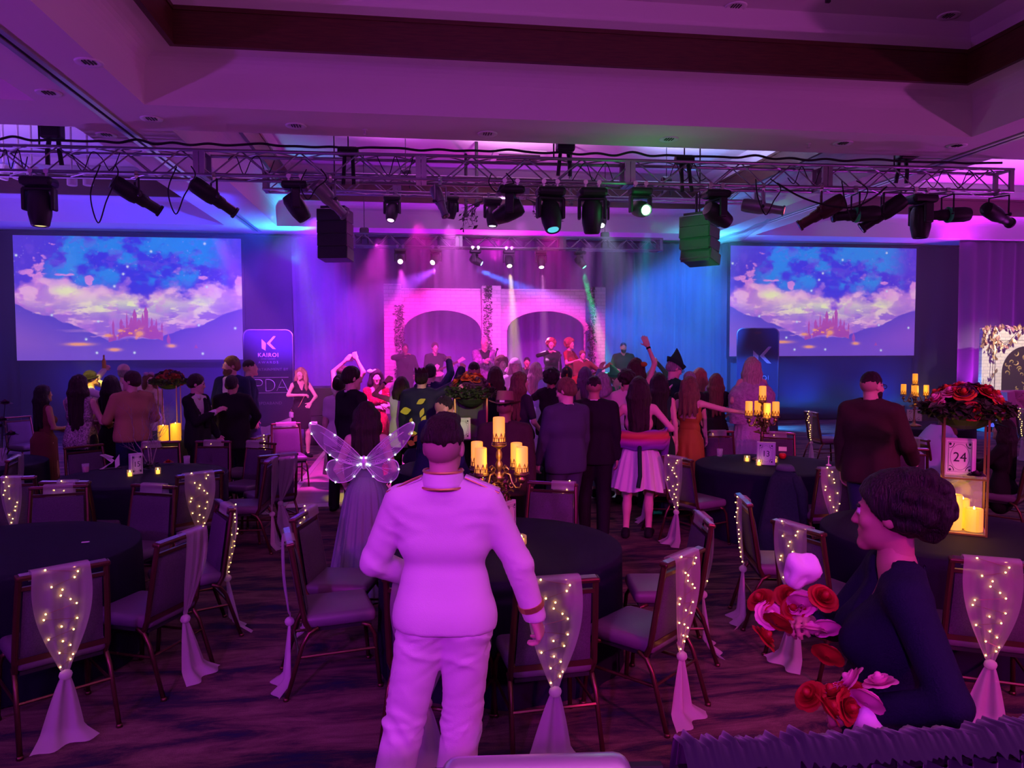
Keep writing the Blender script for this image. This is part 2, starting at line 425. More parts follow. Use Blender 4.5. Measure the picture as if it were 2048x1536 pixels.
def drape(label, x0, x1, Y, z1, per, amp, m, z0=.02, seed=0):
    rnd = random.Random(seed); n = int((x1-x0)/per*8); ph = [rnd.uniform(-.9, .9) for _ in range(60)]
    t = thing('stage_drape', label, 'drape', (x0, Y, 0), 0)
    def fn(u, v):
        x = u*(x1-x0); k = x/per
        a = amp*(.55+.45*noise.noise((k*.35, seed, v*.6)))
        y = a*math.sin(2*PI*k+1.6*noise.noise((k*.8, seed+3, v*.4)))+.4*a*math.sin(4.7*k+v)
        return (x+.05*noise.noise((k*.3, v*1.2, seed+9)), y, z0+v*(z1-z0))
    MB().grid(fn, n, 10).build('cloth', m, t, smooth=True)
    MB().tube([(0, 0, z1+.015), (x1-x0, 0, z1+.015)], .025, 8).build('top_pipe', M_black, t)
    return t
M_vel2 = mat('plum_velour', (.13, .10, .16), .85, spec=.1, sheen=.3)
M_vel3 = mat('charcoal_velour', (.085, .08, .105), .85, spec=.1, sheen=.4)
drape('flat dark drape across the wall behind the big screen by the blonde woman', -14.6, -2.9, 19.75, 4.88, .9, .02, M_velour, seed=1)
drape('pleated dark stage drape hanging behind the white arches', -2.9, 9.6, 19.7, 4.86, .28, .07, M_vel3, seed=2)
drape('flat dark drape across the wall behind the screen with the fur-clad woman', 9.6, 17.0, 19.75, 4.86, .9, .02, M_velour, seed=3)
drape('purple lit pleated drape behind the brick photo panel and pink sofa', 14.9, 20.6, 18.7, 4.90, .42, .09, M_vel2, seed=4)

# ------------------------------------------------------------------ projection screens with their picture
def fbm(x, y, seed, oct=5, gain=.5):
    rs = np.random.RandomState(seed); out = np.zeros_like(x); amp = 1.0; f = 1.0
    for o in range(oct):
        g = rs.rand(64, 64)
        xi = np.floor(x*f).astype(int); yi = np.floor(y*f).astype(int); fx = x*f-xi; fy = y*f-yi
        fx = fx*fx*(3-2*fx); fy = fy*fy*(3-2*fy); m = lambda a, b: g[(a) % 64, (b) % 64]
        out += amp*((m(xi, yi)*(1-fx)+m(xi+1, yi)*fx)*(1-fy)+(m(xi, yi+1)*(1-fx)+m(xi+1, yi+1)*fx)*fy); amp *= gain; f *= 2.03
    return out/(2*(1-gain**oct))*1.0
def s2l(c):
    c = np.asarray(c, float)/255.0
    return np.where(c <= .04045, c/12.92, ((c+.055)/1.055)**2.4)
def sst(a, b, x): t = np.clip((x-a)/(b-a), 0, 1); return t*t*(3-2*t)
def screen_picture(NU, NV):
    u, v = np.meshgrid(np.linspace(0, 1, NU+1), np.linspace(0, 1, NV+1)); x = u*16/9
    C = lambda r, g, b: s2l((r, g, b))[None, None, :]
    def mix(A, B, t): return A*(1-t[..., None])+B*t[..., None]
    img = np.broadcast_to(C(84, 58, 222), (NV+1, NU+1, 3)).copy()
    d = np.abs(u-.52)
    bn = fbm(x*8, v*11, 13, 6, .6)
    blue = sst(.42, .78, fbm(x*3.2, v*4, 3))*sst(.50, .62, v)*(1-sst(.28, .47, d))
    img = mix(img, C(42, 52, 235), sst(.5, .15, d)*.8*sst(.45, .6, v))
    img = mix(img, C(28, 140, 245), np.clip(sst(.46, .62, .62*fbm(x*4.5+3, v*6, 11)+.38*bn)*sst(.52, .68, v)*sst(.46, .3, d), 0, 1))
    n = fbm(x*5, v*8, 21, 6, .55); n2 = fbm(x*9, v*14, 22, 5)
    wv = fbm(x*2.2, v*3, 23); top = .555+.42*np.clip(d-.12, 0, 1)**1.2*.75+.34*(n-.5)+.30*(wv-.5)+.10*(n2-.5)
    cloud = sst(top+.05, top-.10, v+.10*(bn-.5))*(.62+.38*sst(.32, .58, n2))
    img = mix(img, C(235, 150, 235), cloud)
    img = mix(img, C(205, 120, 235), cloud*sst(.5, .38, n)*.7); img = mix(img, C(250, 190, 235), cloud*sst(.45, .6, n2)*.8)
    glow = np.exp(-((u-.52)/.30)**2-((v-.43)/.09)**2)*cloud*sst(.3, .5, n)
    img = mix(img, C(250, 255, 190), np.clip(glow*1.1, 0, 1))
    for cu, cv in ((.22, .56), (.80, .48)):
        img = mix(img, C(252, 250, 190), np.clip(np.exp(-((u-cu)/.06)**2-((v-cv)/.04)**2)*1.2, 0, 1)*cloud)
    img = mix(img, C(150, 95, 225), cloud*sst(.50, .64, fbm(x*6, v*22, 31, 6, .6))*sst(.54, .36, v)*.9); img = mix(img, C(225, 130, 235), cloud*sst(.5, .3, bn)*.5)
    n3 = fbm(x*16, v*24, 27, 5)
    for cu, cv, a_, b_ in ((.105, .80, .035, .075), (.085, .70, .06, .06), (.985, .66, .03, .05), (.16, .94, .03, .02), (.88, .63, .06, .03), (.22, .69, .05, .012), (.32, .64, .025, .05), (.82, .68, .03, .02)):
        g_ = np.exp(-((u-cu)/a_)**2-((v-cv)/b_)**2)
        img = mix(img, C(240, 150, 235), sst(.36, .52, g_**.6*n3*1.12)*.9)
    img = mix(img, C(120, 80, 235), sst(.56, .66, n3)*sst(.5, .8, v)*.35)
    m1 = .16+.30*np.clip((.40-u)/.40, 0, 1)**1.0+.03*(fbm(x*7, x*0, 41)-.5)*2
    m1r = .16+.26*np.clip((u-.60)/.40, 0, 1)+.03*(fbm(x*7+9, x*0, 42)-.5)*2
    mt = np.maximum(m1, m1r); mm = sst(mt+.006, mt-.006, v)
    img = mix(img, C(72, 62, 205), mm)
    streak = sst(.62, .74, fbm(x*5, v*34, 51))*mm*sst(.06, .2, v)
    img = mix(img, C(240, 165, 225), streak*.8*sst(.5, .12, np.abs(u-.5)+.1))
    m2 = .05+.14*np.exp(-((u-.52)/.2)**2)+.16*np.clip((.22-u)/.22, 0, 1)+.10*np.clip((u-.82)/.18, 0, 1)+.02*(fbm(x*10, x*0, 61)-.5)
    img = mix(img, C(92, 66, 205), sst(m2+.008, m2-.02, v))
    img = mix(img, C(146, 92, 205), sst(.62, .05, v+.75*u)); img = mix(img, C(146, 82, 212), sst(.62, .1, v+(1-u)*.8)); img = mix(img, C(110, 76, 208), sst(.2, .0, v)*.6)
    # castle on the hill: generic towers with pointed roofs
    cast = np.zeros_like(u)
    def tower(cu, w, b, h, rf):
        nonlocal cast
        body = (np.abs(u-cu) < w)*(v > b)*(v < h); roof = (np.abs(u-cu) < w*1.3*np.clip((h+rf-v)/rf, 0, 1))*(v >= h)*(v < h+rf)
        cast = np.maximum(cast, (body | roof).astype(float))
    rs = random.Random(4)
    for cu, w_, h, rf in ((.515, .0085, .36, .06), (.565, .0085, .39, .05), (.48, .004, .30, .10), (.55, .005, .33, .06), (.455, .007, .30, .04), (.42, .005, .28, .05), (.59, .005, .30, .05), (.61, .004, .29, .05), (.5, .006, .31, .05), (.635, .004, .27, .04)): tower(cu, w_, .15, h, rf)
    for k in range(46):
        cu = rs.gauss(.525, .075); tower(cu, rs.uniform(.004, .011), .12, .30-abs(cu-.535)*.85+rs.uniform(-.04, .01), rs.uniform(.015, .05))
    cast *= (v > m2+.02*(n2-.5)*2)
    ccol = C(160, 66, 180)*(1-sst(.18, .34, v))[..., None]*.55+C(188, 78, 180)*(.45+.55*sst(.18, .34, v))[..., None]
    img = np.where(cast[..., None] > .5, ccol, img)
    lit = sst(.62, .7, fbm(x*26, v*46, 71, 3))*np.exp(-((u-.52)/.085)**2-((v-.215)/.035)**2)
    img = mix(img, C(255, 150, 95), np.clip(lit*2.2, 0, 1))
    for cu, cv, a, b_ in ((.535, .215, .016, .02), (.395, .20, .015, .012), (.675, .115, .018, .013), (.42, .085, .025, .012), (.27, .13, .05, .012), (.45, .24, .01, .01)):
        img = mix(img, C(255, 165, 110), np.clip(1.6*np.exp(-((u-cu)/a)**2-((v-cv)/b_)**2)*(.4+n2), 0, 1))
    rs = np.random.RandomState(5)
    for k in range(230):
        cu, cv = rs.rand(), .35+.65*rs.rand(); r = .0016+.0016*rs.rand()
        img = mix(img, C(190, 170, 255), np.clip(np.exp(-(((u-cu)*1.78)**2+(v-cv)**2)/r**2)*.9, 0, 1))
    for cu, cv in ((.012, .84), (.43, .60), (.595, .885), (.835, .955), (.84, .60), (.355, .315), (.155, .365), (.30, .17), (.51, .06), (.815, .05), (.49, .76), (.47, .70), (.80, .285), (.965, .26), (.345, .06)):
        img = mix(img, C(215, 225, 255), np.clip(1.4*np.exp(-(((u-cu)*1.78)**2+(v-cv)**2)/.0085**2), 0, 1))
    return img
NU, NV = 640, 360
img = screen_picture(NU, NV)
SW, SH = 1.0, 9/16
mb = MB(); mb.grid(lambda u, v: (u-.5, 0, (v-.5)*SH), NU, NV); sme = mb.mesh('picture')
ca = sme.color_attributes.new('shown', 'FLOAT_COLOR', 'POINT')
ca.data.foreach_set('color', np.concatenate([img, np.ones((NV+1, NU+1, 1))], 2).astype(np.float32).ravel())
mscr = bpy.data.materials.new('projected_picture'); mscr.use_nodes = True; nt = mscr.node_tree
at_ = nt.nodes.new('ShaderNodeAttribute'); at_.attribute_name = 'shown'; b = nt.nodes['Principled BSDF']
b.inputs['Base Color'].default_value = (.02, .02, .02, 1); nt.links.new(at_.outputs['Color'], b.inputs['Emission Color']); b.inputs['Emission Strength'].default_value = 1.0
sme.materials.append(mscr)
YS = 19.45
for (xa, ya), (xb, yb), l in (((25, 470), (487, 719), 'wide projection screen showing a glowing castle sky, behind the group with the tan sweater'),
                              ((1461, 491), (1828, 711), 'wide projection screen showing a glowing castle sky, behind the fur-clad woman and black banner')):
    A, B = aty(xa, ya, YS), aty(xb, yb, YS); W = B.x-A.x
    t = thing('projection_screen', l, 'screen', ((A.x+B.x)/2, YS, (A.z+B.z)/2))
    o = mesh_obj('picture', sme, t); o.scale = (W, 1, (A.z-B.z)/SH)
    H2 = (A.z-B.z)/2; f = MB()
    for sx in (-1, 1): f.bb(sx*(W/2+.03)-.03, sx*(W/2+.03)+.03, -.01, .05, -H2-.06, H2+.06)
    for sz in (-1, 1): f.bb(-W/2, W/2, -.01, .05, sz*(H2+.03)-.03, sz*(H2+.03)+.03)
    f.build('frame', M_black, t)
    for sx in (-1, 1): MB().bb(sx*W/2-.03, sx*W/2+.03, .02, .06, -t.location.z, -H2).build('leg', M_black, t)

# ------------------------------------------------------------------ banners
M_banner = mat('navy_banner_print', (.035, .03, .075), .7)
M_bwhite = mat('white_print', (.8, .76, .8), .7)
M_bgrey = mat('grey_print', (.45, .40, .48), .7)
def round_top(w, z0, z1, r):
    pts = [(-w/2, z0), (w/2, z0)]
    pts += [(w/2-r+r*math.cos(a), z1-r+r*math.sin(a)) for a in [PI/2*k/8 for k in range(9)]]
    pts += [(-w/2+r+r*math.cos(a), z1-r+r*math.sin(a)) for a in [PI/2+PI/2*k/8 for k in range(9)]]
    return pts
def k_logo(mb, s, cx, cz, y0, y1):
    for P in ([(-.42, .30), (-.14, .02), (-.17, -.5), (-.42, -.34)], [(-.08, 0), (.36, .5), (.5, .5), (.5, .46), (.14, .02)], [(-.08, 0), (.12, .04), (.52, -.40), (.30, -.38)]):
        mb.prism([(cx+x*s, cz+z*s) for x, z in P], y0, y1)
def txt(body, size, z, parent, name='lettering', m=None, x=0, y=-.018, space=1.0, sx=1.0, bold=0.0, depth=.002):
    me = text_mesh(body, size, depth, sx=sx, space=space, bold=bold); me.materials.append(m or M_bwhite)
    return mesh_obj(name, me, parent, (x, y, z), (PI/2, 0, 0))
def banner(px0, px1, pyt, d, full, label):
    c = atd((px0+px1)/2, pyt, d); w_ = (px1-px0)/FPX*d; H = c.z
    b_ = thing('banner', label, 'banner', (c.x, c.y, 0), -out_yaw(c)*.6)
    pts = round_top(w_, .04, H, .13)
    MB().prism(pts, -.012, .012).build('fabric', M_banner, b_)
    fr = MB(); fr.tube([(x, 0, z) for x, z in pts], .017, 8, closed=True); fr.build('frame', M_alu, b_, smooth=True)
    for s in (-1, 1): MB().box((s*w_*.33, 0, .02), (.06, .4, .03)).build('foot', M_alu, b_)
    return b_, w_, H
B1, bw, bh = banner(489, 582, 660, 15.7, True, 'navy banner with white K logo and PDA lettering behind the blonde woman')
lg = MB(); k_logo(lg, .30, 0, bh-.28, -.018, -.0125); lg.build('logo', M_bwhite, B1)
txt('KAIROI', .115, bh-.56, B1, space=1.15, bold=.002)
txt('ENTERTAINMENT', .034, bh-.615, B1, m=M_bgrey, space=1.12)
txt('AWARDS', .072, bh-.70, B1, m=M_bgrey, space=1.55)
txt('ENTERTAINMENT BY', .078, bh-.85, B1, m=M_bgrey, space=1.1)
for z in (bh-1.0, bh-1.32): MB().bb(-bw*.41, bw*.41, -.018, -.0125, z, z+.014).build('rule', M_bwhite, B1)
pd = MB()
zb, zt = bh-1.275, bh-1.035
def line2(mb, pts, r=.007): mb.tube([(x, -.016, z) for x, z in pts], r, 5)
hz = (zt-zb)
line2(pd, [(-.31, zb), (-.31, zt)]); line2(pd, [(-.31, zt), (-.19, zt)]+[(-.19+.065*math.sin(a), zt-.065+.065*math.cos(a)) for a in [PI*k/10 for k in range(11)]]+[(-.31, zt-.13)])
line2(pd, [(-.06, zb), (-.06, zt)]); line2(pd, [(-.06, zt), (.0, zt)]+[(.0+.12*math.sin(a), zb+hz/2+hz/2*math.cos(a)) for a in [PI*k/12 for k in range(13)]]+[(-.06, zb)])
line2(pd, [(.16, zb), (.27, zt), (.38, zb)]); line2(pd, [(.21, zb+.07), (.33, zb+.07)])
pd.build('lettering', M_bwhite, B1)
txt('@PDABAND', .085, bh-1.56, B1, m=M_bgrey, space=1.12)
MB().prism([(-bw/2+.02, .06), (bw/2-.02, .06), (bw/2-.02, .62), (-bw*.08, .42), (-bw/2+.02, .47)], -.017, -.0125).build('white_panel', M_bwhite, B1)

B2, bw, bh = banner(1476, 1556, 657, 17.5, False, 'tall black banner with a big pale K logo beside the blonde in fur')
lg = MB(); k_logo(lg, .44, .08, bh-.64, -.018, -.0125); lg.build('logo', mat('pale_pink_print', (.6, .42, .5), .7), B2)
txt('KAIROI', .15, bh-1.20, B2, m=M_bgrey, space=1.1); txt('ENTERTAINMENT', .05, bh-1.31, B2, m=M_bgrey, space=1.2); txt('AWARDS', .10, bh-1.44, B2, m=M_bgrey, space=1.5)
sm = MB()
sm.ball((.0, -.013, bh-.10), (.09, .002, .035)); sm.build('portrait_print', mat('dim_portrait_print', (.14, .05, .06), .8), B2)

# ------------------------------------------------------------------ white arch set on the stage
M_set = bpy.data.materials.new('white_painted_brick'); M_set.use_nodes = True
nt = M_set.node_tree; b = nt.nodes['Principled BSDF']
tc = nt.nodes.new('ShaderNodeTexCoord'); sp = nt.nodes.new('ShaderNodeSeparateXYZ'); cb = nt.nodes.new('ShaderNodeCombineXYZ')
nt.links.new(tc.outputs['Object'], sp.inputs[0]); nt.links.new(sp.outputs['X'], cb.inputs['X']); nt.links.new(sp.outputs['Z'], cb.inputs['Y'])
bt = nt.nodes.new('ShaderNodeTexBrick'); nt.links.new(cb.outputs[0], bt.inputs[0])
bt.inputs['Color1'].default_value = (.78, .76, .76, 1); bt.inputs['Color2'].default_value = (.66, .64, .65, 1); bt.inputs['Mortar'].default_value = (.5, .48, .5, 1)
bt.inputs['Scale'].default_value = 1.0; bt.inputs['Brick Width'].default_value = .24; bt.inputs['Row Height'].default_value = .085; bt.inputs['Mortar Size'].default_value = .006
bp = nt.nodes.new('ShaderNodeBump'); bp.inputs['Strength'].default_value = .6; bp.inputs['Distance'].default_value = .01; bp.invert = True
nt.links.new(bt.outputs['Fac'], bp.inputs['Height']); nt.links.new(bp.outputs[0], b.inputs['Normal']); nt.links.new(bt.outputs['Color'], b.inputs['Base Color']); b.inputs['Roughness'].default_value = .8
M_stone = mat('pale_arch_stone', (.74, .68, .66), .8, noise_amt=.15, nscale=8)
YA = 17.9; A0 = aty(768, 572, YA).x; A1 = aty(1206, 575, YA).x; AT = aty(985, 573, YA).z; AB = .52
AW = (A1-A0)
arch = thing('arch_set', 'white brick double arch stage set with greenery columns behind the band', 'stage set', ((A0+A1)/2, YA, AB))
def xx(px): return aty(px, 600, YA).x-(A0+A1)/2
HT = AT-AB
def zz(py): return aty(985, py, YA).z-AB
def arch_panel(pL, pR, aL, aR, ztop, zspring):
    xl, xr, al, ar = xx(pL), xx(pR), xx(aL), xx(aR); cx = (al+ar)/2; hw = (ar-al)/2; n = 22; pts = []
    inner = [(cx-hw*math.cos(PI*k/n), zspring+(ztop-zspring)*math.sin(PI*k/n)) for k in range(n+1)]
    mb = MB()
    T = HT-.06
    for y in (-.05, .05):
        base = [(xl, 0), (xl, T), (xr, T), (xr, 0)]
    def quad(p): mb.prism(p, -.05, .05)
    quad([(xl, 0), (al, 0), (al, zspring), (xl, zspring)]); quad([(ar, 0), (xr, 0), (xr, zspring), (ar, zspring)])
    for (x0, z0), (x1, z1) in zip(inner[:-1], inner[1:]): quad([(x0, z0), (x1, z1), (x1, T), (x0, T)])
    quad([(xl, zspring), (al, zspring), (al, T), (xl, T)]); quad([(ar, zspring), (xr, zspring), (xr, T), (ar, T)])
    mb.build('brick_panel', M_set, arch)
    MB().bb(xl, xr, -.07, -.05, zz(596), zz(593)).build('moulding', M_set, arch)
    MB().bb(xl, xr, -.085, .06, T-.03, T+.0).build('cap_rail', M_set, arch)
    m = 13
    for k in range(m):
        a0, a1 = PI*(k+.06)/m, PI*(k+.94)/m
        P = []
        for a, r in ((a0, 1.0), (a1, 1.0), (a1, 1.13), (a0, 1.13)): P.append((cx-hw*r*math.cos(a), zspring+(ztop-zspring)*(r if r == 1 else r*.985)*math.sin(a)))
        MB().prism(P, -.075, -.05).build('arch_stone', M_stone, arch)
arch_panel(803, 962, 806, 962, zz(621), zz(664)); arch_panel(980, 1170, 1013, 1168, zz(622), zz(662))
for a, b_, top in ((768, 803, 571), (962, 1000, 573), (1182, 1206, 574)):
    MB().bevbox(((xx(a)+xx(b_))/2, -.10, zz(top)/2), (xx(b_)-xx(a), .30, zz(top)), .012, 1).build('pillar', M_set, arch)
M_ivy = mat('ivy_leaf', (.10, .13, .09), .7, noise_amt=.5, nscale=9)
def leaves(mb, n, fpos, size, rnd):
    for k in range(n):
        c = Vector(fpos()); a = Euler((rnd.uniform(-1, 1), rnd.uniform(-1, 1), rnd.uniform(0, 6.3))).to_matrix(); s = size*rnd.uniform(.6, 1.3)
        mb.add([c+a @ Vector(v)*s for v in ((0, -1, 0), (.5, 0, .15), (0, 1, 0), (-.5, 0, .15))], [(0, 1, 2, 3)])
for a, b_, zt_, seed in ((790, 806, 612, 1), (965, 980, 574, 2), (1170, 1184, 574, 3)):
    rnd = random.Random(seed); mb = MB(); xa, xb = xx(a), xx(b_)
    leaves(mb, 900, lambda: (rnd.uniform(xa, xb)+rnd.gauss(0, .02), -.13+rnd.gauss(-.14, .03), (rnd.random()**.8)*zz(zt_)), .035, rnd)
    tag(mb.build('ivy_column', M_ivy, arch), kind='stuff')

# ------------------------------------------------------------------ trusses
def seg_obj(name, me, a, b, parent):
    a, b = Vector(a), Vector(b); o = mesh_obj(name, me, parent, (a+b)/2)
    o.rotation_euler = (b-a).to_track_quat('Z', 'Y').to_euler(); return o
def truss(label, p0, p1, z0, h, dep, bay, sect, group=None):
    p0, p1 = Vector((p0[0], p0[1], 0)), Vector((p1[0], p1[1], 0)); L = (p1-p0).length; ang = math.atan2(p1.y-p0.y, p1.x-p0.x)
    t = thing('light_truss', label, 'truss', (p0.x, p0.y, z0), ang, group)
    r = .024; ch = MB().tube([(0, 0, 0), (L, 0, 0)], r, 10).mesh('chord', M_alu, smooth=True)
    for y in (-dep/2, dep/2):
        for z in (0, h): mesh_obj('chord', ch, t, (0, y, z))
    nb = int(L/bay); bay = L/nb; bl = math.hypot(bay/2, h)
    bm_ = MB().tube([(0, 0, -bl/2), (0, 0, bl/2)], .011, 6).mesh('brace', M_alu, smooth=True)
    for y in (-dep/2, dep/2):
        for k in range(nb):
            x = k*bay
            seg_obj('brace', bm_, (x, y, 0), (x+bay/2, y, h), t); seg_obj('brace', bm_, (x+bay/2, y, h), (x+bay, y, 0), t)
    top = MB()
    for z in (0, h):
        for k in range(nb): top.tube([(k*bay, -dep/2, z), (k*bay+bay/2, dep/2, z)], .010, 5); top.tube([(k*bay+bay/2, dep/2, z), (k*bay+bay, -dep/2, z)], .010, 5)
    tag(top.build('cross_lacing', M_alu, t), kind='stuff')
    fm = MB()
    for y in (-dep/2, dep/2): fm.bb(-.035, .035, y-.02, y+.02, 0, h)
    for z in (0, h): fm.bb(-.035, .035, -dep/2, dep/2, z-.02, z+.02)
    fme = fm.mesh('end_frame', M_alu)
    n = max(1, round(L/sect))
    for k in range(n+1):
        for s in ((-.04, .04) if 0 < k < n else ((.04,) if k == 0 else (-.04,))): mesh_obj('end_frame', fme, t, (k*L/n+s, 0, 0))
    return t, p0, p1
TZ, TH = 4.47, .33
q0, q1 = atd(-60, 300, 10.3), atd(2012, 340, 11.9)
T1, T1a, T1b = truss('long aluminium box truss spanning the room with most of the lamps', q0, q1, TZ, TH, .33, .76, 2.9)
T2z = 4.88
r0, r1 = aty(528, 380, 14.0), aty(1523, 400, 14.0)
T2, T2a, T2b = truss('second aluminium truss half hidden behind the long front truss', r0, r1, T2z, .30, .30, .72, 2.6)
s0, s1 = aty(703, 485, 16.9), aty(1322, 492, 16.9)
T3z = aty(1000, 497, 16.9).z
T3, T3a, T3b = truss('short aluminium truss right above the stage with six glowing lamps', s0, s1, T3z, .26, .26, .52, 2.4)
def truss_chain(p, z, label):
    t = thing('chain_motor', label, 'hoist', (p.x, p.y, z)); MB().tube([(0, 0, .06), (0, 0, ceil_z(p.x, p.y)-z-.002)], .009, 6).build('chain', M_black, t); MB().bevbox((0, 0, .07), (.2, .14, .16), .04, 2).build('motor', M_black, t)
    mb = MB()
    for x in (-.06, .06): mb.tube([(0, 0, .14), (x, 0, .0), (x*1.4, 0, -.2)], .02, 6)
    mb.build('sling', M_black, t)
def on_line(a, b_, px):
    lo, hi = 0.0, 1.0
    def pxof(t):
        q = a.lerp(b_, t); d = q.dot(FWD); return 1024+q.dot(RGT)/d*FPX
    for _ in range(40):
        m = (lo+hi)/2
        if pxof(m) < px: lo = m
        else: hi = m
    return a.lerp(b_, (lo+hi)/2)

# ------------------------------------------------------------------ lamps
M_lens = mat('dark_lens', (.02, .02, .03), .08, spec=.9)
def lens_mat(name, c, s): return mat('lens_'+name, (.2, .2, .2), .3, emit=c, estr=s)
def clampset(t, s, drop, offs):
    for x in offs:
        mb = MB(); mb.lathe([(.034*s, -.03*s), (.034*s, .03*s)], 10, M=Matrix.Rotation(PI/2, 3, 'X'), c=(x, 0, 0)); mb.bb(x-.012, x+.012, -.02, .02, -drop, -.02)
        mb.build('clamp', M_steel, t)
def moving_head(p, z, s, pan, tilt, label, lens=None, color=None, power=0, size=14, tgt=None, group=None, m=None):
    """hangs at p under z; tilt 0 points the lens straight down"""
    m = m or M_black
    t = thing('moving_head_lamp', label, 'stage light', (p.x, p.y, z), 0, group)
    clampset(t, 1, .10, (-.10*s, .10*s))
    MB().bevbox((0, 0, -.15*s), (.42*s, .30*s, .13*s), .05*s, 2).build('base', m, t, smooth=False)
    yk = MB(); yk.bevbox((0, 0, -.245*s), (.40*s, .14*s, .05*s), .015*s, 1)
    for x in (-1, 1): yk.bevbox((x*.185*s, 0, -.38*s), (.05*s, .14*s, .30*s), .02*s, 2)
    yk.build('yoke', m, t, rot=(0, 0, pan))
    Mh = Matrix.Rotation(pan, 3, 'Z') @ Matrix.Rotation(tilt, 3, 'X')
    h = MB(); pv = Vector((0, 0, -.46*s))
    h.lathe([(.04*s, .20*s), (.11*s, .19*s), (.145*s, .12*s), (.15*s, 0), (.145*s, -.12*s), (.115*s, -.26*s), (.10*s, -.28*s), (.09*s, -.265*s)], 22, c=pv, M=Mh)
    h.build('lamp_head', m, t, angle=35)
    MB().lathe([(.001, -.272*s), (.05*s, -.274*s), (.092*s, -.262*s)], 22, c=pv, M=Mh, cap=False).build('lens', lens or M_lens, t, smooth=True)
    if power:
        d = Mh @ Vector((0, 0, -1)); o = pv+d*.30*s+Vector((p.x, p.y, z))
        spot('beam', o, tgt or (o+d*5), power, color, size, .35, .05*s)
    return t
def ellipsoidal(p, z, s, pan, tilt, label, m=None, lens=None, drop=.30, group=None, rim=False):  # rim: adds the green ring painted in for reflected green light
    m = m or M_black
    t = thing('ellipsoidal_lamp', label, 'stage light', (p.x, p.y, z), pan, group)
    clampset(t, 1, .07, (0,))
    yk = MB(); W = .15*s
    yk.tube([(-W, 0, -drop), (-W, 0, -.09), (W, 0, -.09), (W, 0, -drop)], .014, 6); yk.build('yoke', m, t)
    M = Matrix.Rotation(tilt, 3, 'X'); pv = Vector((0, 0, -drop-.02))
    MB().lathe([(.03*s, .36*s), (.10*s, .34*s), (.115*s, .27*s), (.115*s, .05*s), (.10*s, -.02*s)], 18, c=pv, M=M).build('lamp_housing', m, t, angle=40)
    MB().lathe([(.085*s, -.02*s), (.085*s, -.12*s), (.07*s, -.15*s), (.07*s, -.30*s), (.085*s, -.31*s), (.085*s, -.34*s), (.06*s, -.33*s)], 18, c=pv, M=M).build('lens_tube', m, t, angle=40)
    MB().lathe([(.001, -.342*s), (.060*s, -.337*s)], 16, c=pv, M=M, cap=False).build('lens', lens or M_lens, t)
    if rim: MB().lathe([(.118*s, .035*s), (.122*s, .03*s), (.122*s, -.0*s), (.104*s, -.02*s)], 18, c=pv, M=M, cap=False).build('painted_green_gleam', mat('gleam_green_paint', (.02, .75, .15), .3), t)  # green ring painted in for green light reflected on the housing
    kn = MB(); kn.tube([M @ Vector((-.15*s, 0, 0))+pv, M @ Vector((.15*s, 0, 0))+pv], .012, 6); kn.ball(M @ Vector((.17*s, 0, 0))+pv, .03*s); kn.build('knob', M_blackpl, t)
    return t
zc = TZ-.0
def at1(px): return on_line(T1a, T1b, px)-Vector((0, .165, 0))
def at2(px): return on_line(T2a, T2b, px)-Vector((0, .15, 0))
def at3(px): return on_line(T3a, T3b, px)-Vector((0, .13, 0))
for px, l in ((732, 'small chain hoist over the stage truss beside the castle-side loudspeaker'), (1209, 'small chain hoist over the stage truss beside the stepped loudspeaker')): truss_chain(on_line(T3a, T3b, px), T3z+.26, l)
for px, l in ((815, 'chain hoist half hidden over the second truss, above the lilac lamp'), (1330, 'chain hoist half hidden over the second truss, beyond the green glow')): truss_chain(on_line(T2a, T2b, px), T2z+.30, l)
# front truss row
moving_head(at1(102), zc, 1.0, 0, R(0), 'big black moving head lamp pointing straight down over the castle screen', mat('lens_amber', (.1, .1, .1), emit=(1, .8, .3), estr=1.2))
ellipsoidal(at1(292), zc, 1.0, R(-62), R(60), 'dark ellipsoidal lamp leaning down, first beside the big moving head over the castle screen')
ellipsoidal(at1(442), zc, 1.0, R(-62), R(58), 'dark ellipsoidal lamp leaning down with a trailing cable, next along from the first one')
moving_head(at1(600), zc, .86, R(-80), R(34), 'black moving head lamp tilted beside the dark hanging loudspeaker')
ellipsoidal(at1(668), zc, .9, R(-55), R(50), 'silver-barrelled ellipsoidal lamp in front of the hanging loudspeaker', m=mat('silver_barrel', (.25, .25, .28), .4, .6))
ellipsoidal(at1(882), zc, .72, R(-140), R(28), 'small pale-barrelled ellipsoidal lamp pointing down above the stage', m=mat('silver_barrel', (.3, .3, .3)))
moving_head(at1(1020), zc, .92, R(75), R(66), 'black moving head lamp turned sideways over the lamp with an orange slot')
moving_head(at1(1097), zc, 1.0, R(10), R(-24), 'big black moving head lamp with a cyan gleam in its lens', lens_mat('cyan', (.1, .75, .9), .9))
moving_head(at1(1178), zc, 1.0, R(-10), R(6), 'big black moving head lamp beside the glowing green lamp')
gl = moving_head(at1(1272), zc, .8, R(6), R(-76), 'moving head lamp blazing green towards the room', lens_mat('green', (.45, 1, .6), 30), (.02, 1, .2), 0)
moving_head(at1(1420), zc, .92, R(-75), R(64), 'moving head lamp turned sideways beside the stepped loudspeaker array')
ellipsoidal(at1(1512), zc, .9, R(-118), R(78), 'ellipsoidal lamp glowing red at its front, hung past the loudspeaker array', m=mat('silver_barrel', (.3, .3, .3)), lens=lens_mat('red', (1, .06, .08), 9))
ellipsoidal(at1(1625), zc, 1.05, R(62), R(60), 'reddish lit ellipsoidal lamp on a tall yoke, first of the cluster by the purple ceiling', drop=.36, m=mat('red_lit_black_paint', (.05, .02, .02), .5))  # red light on the dark housing is put into its paint colour
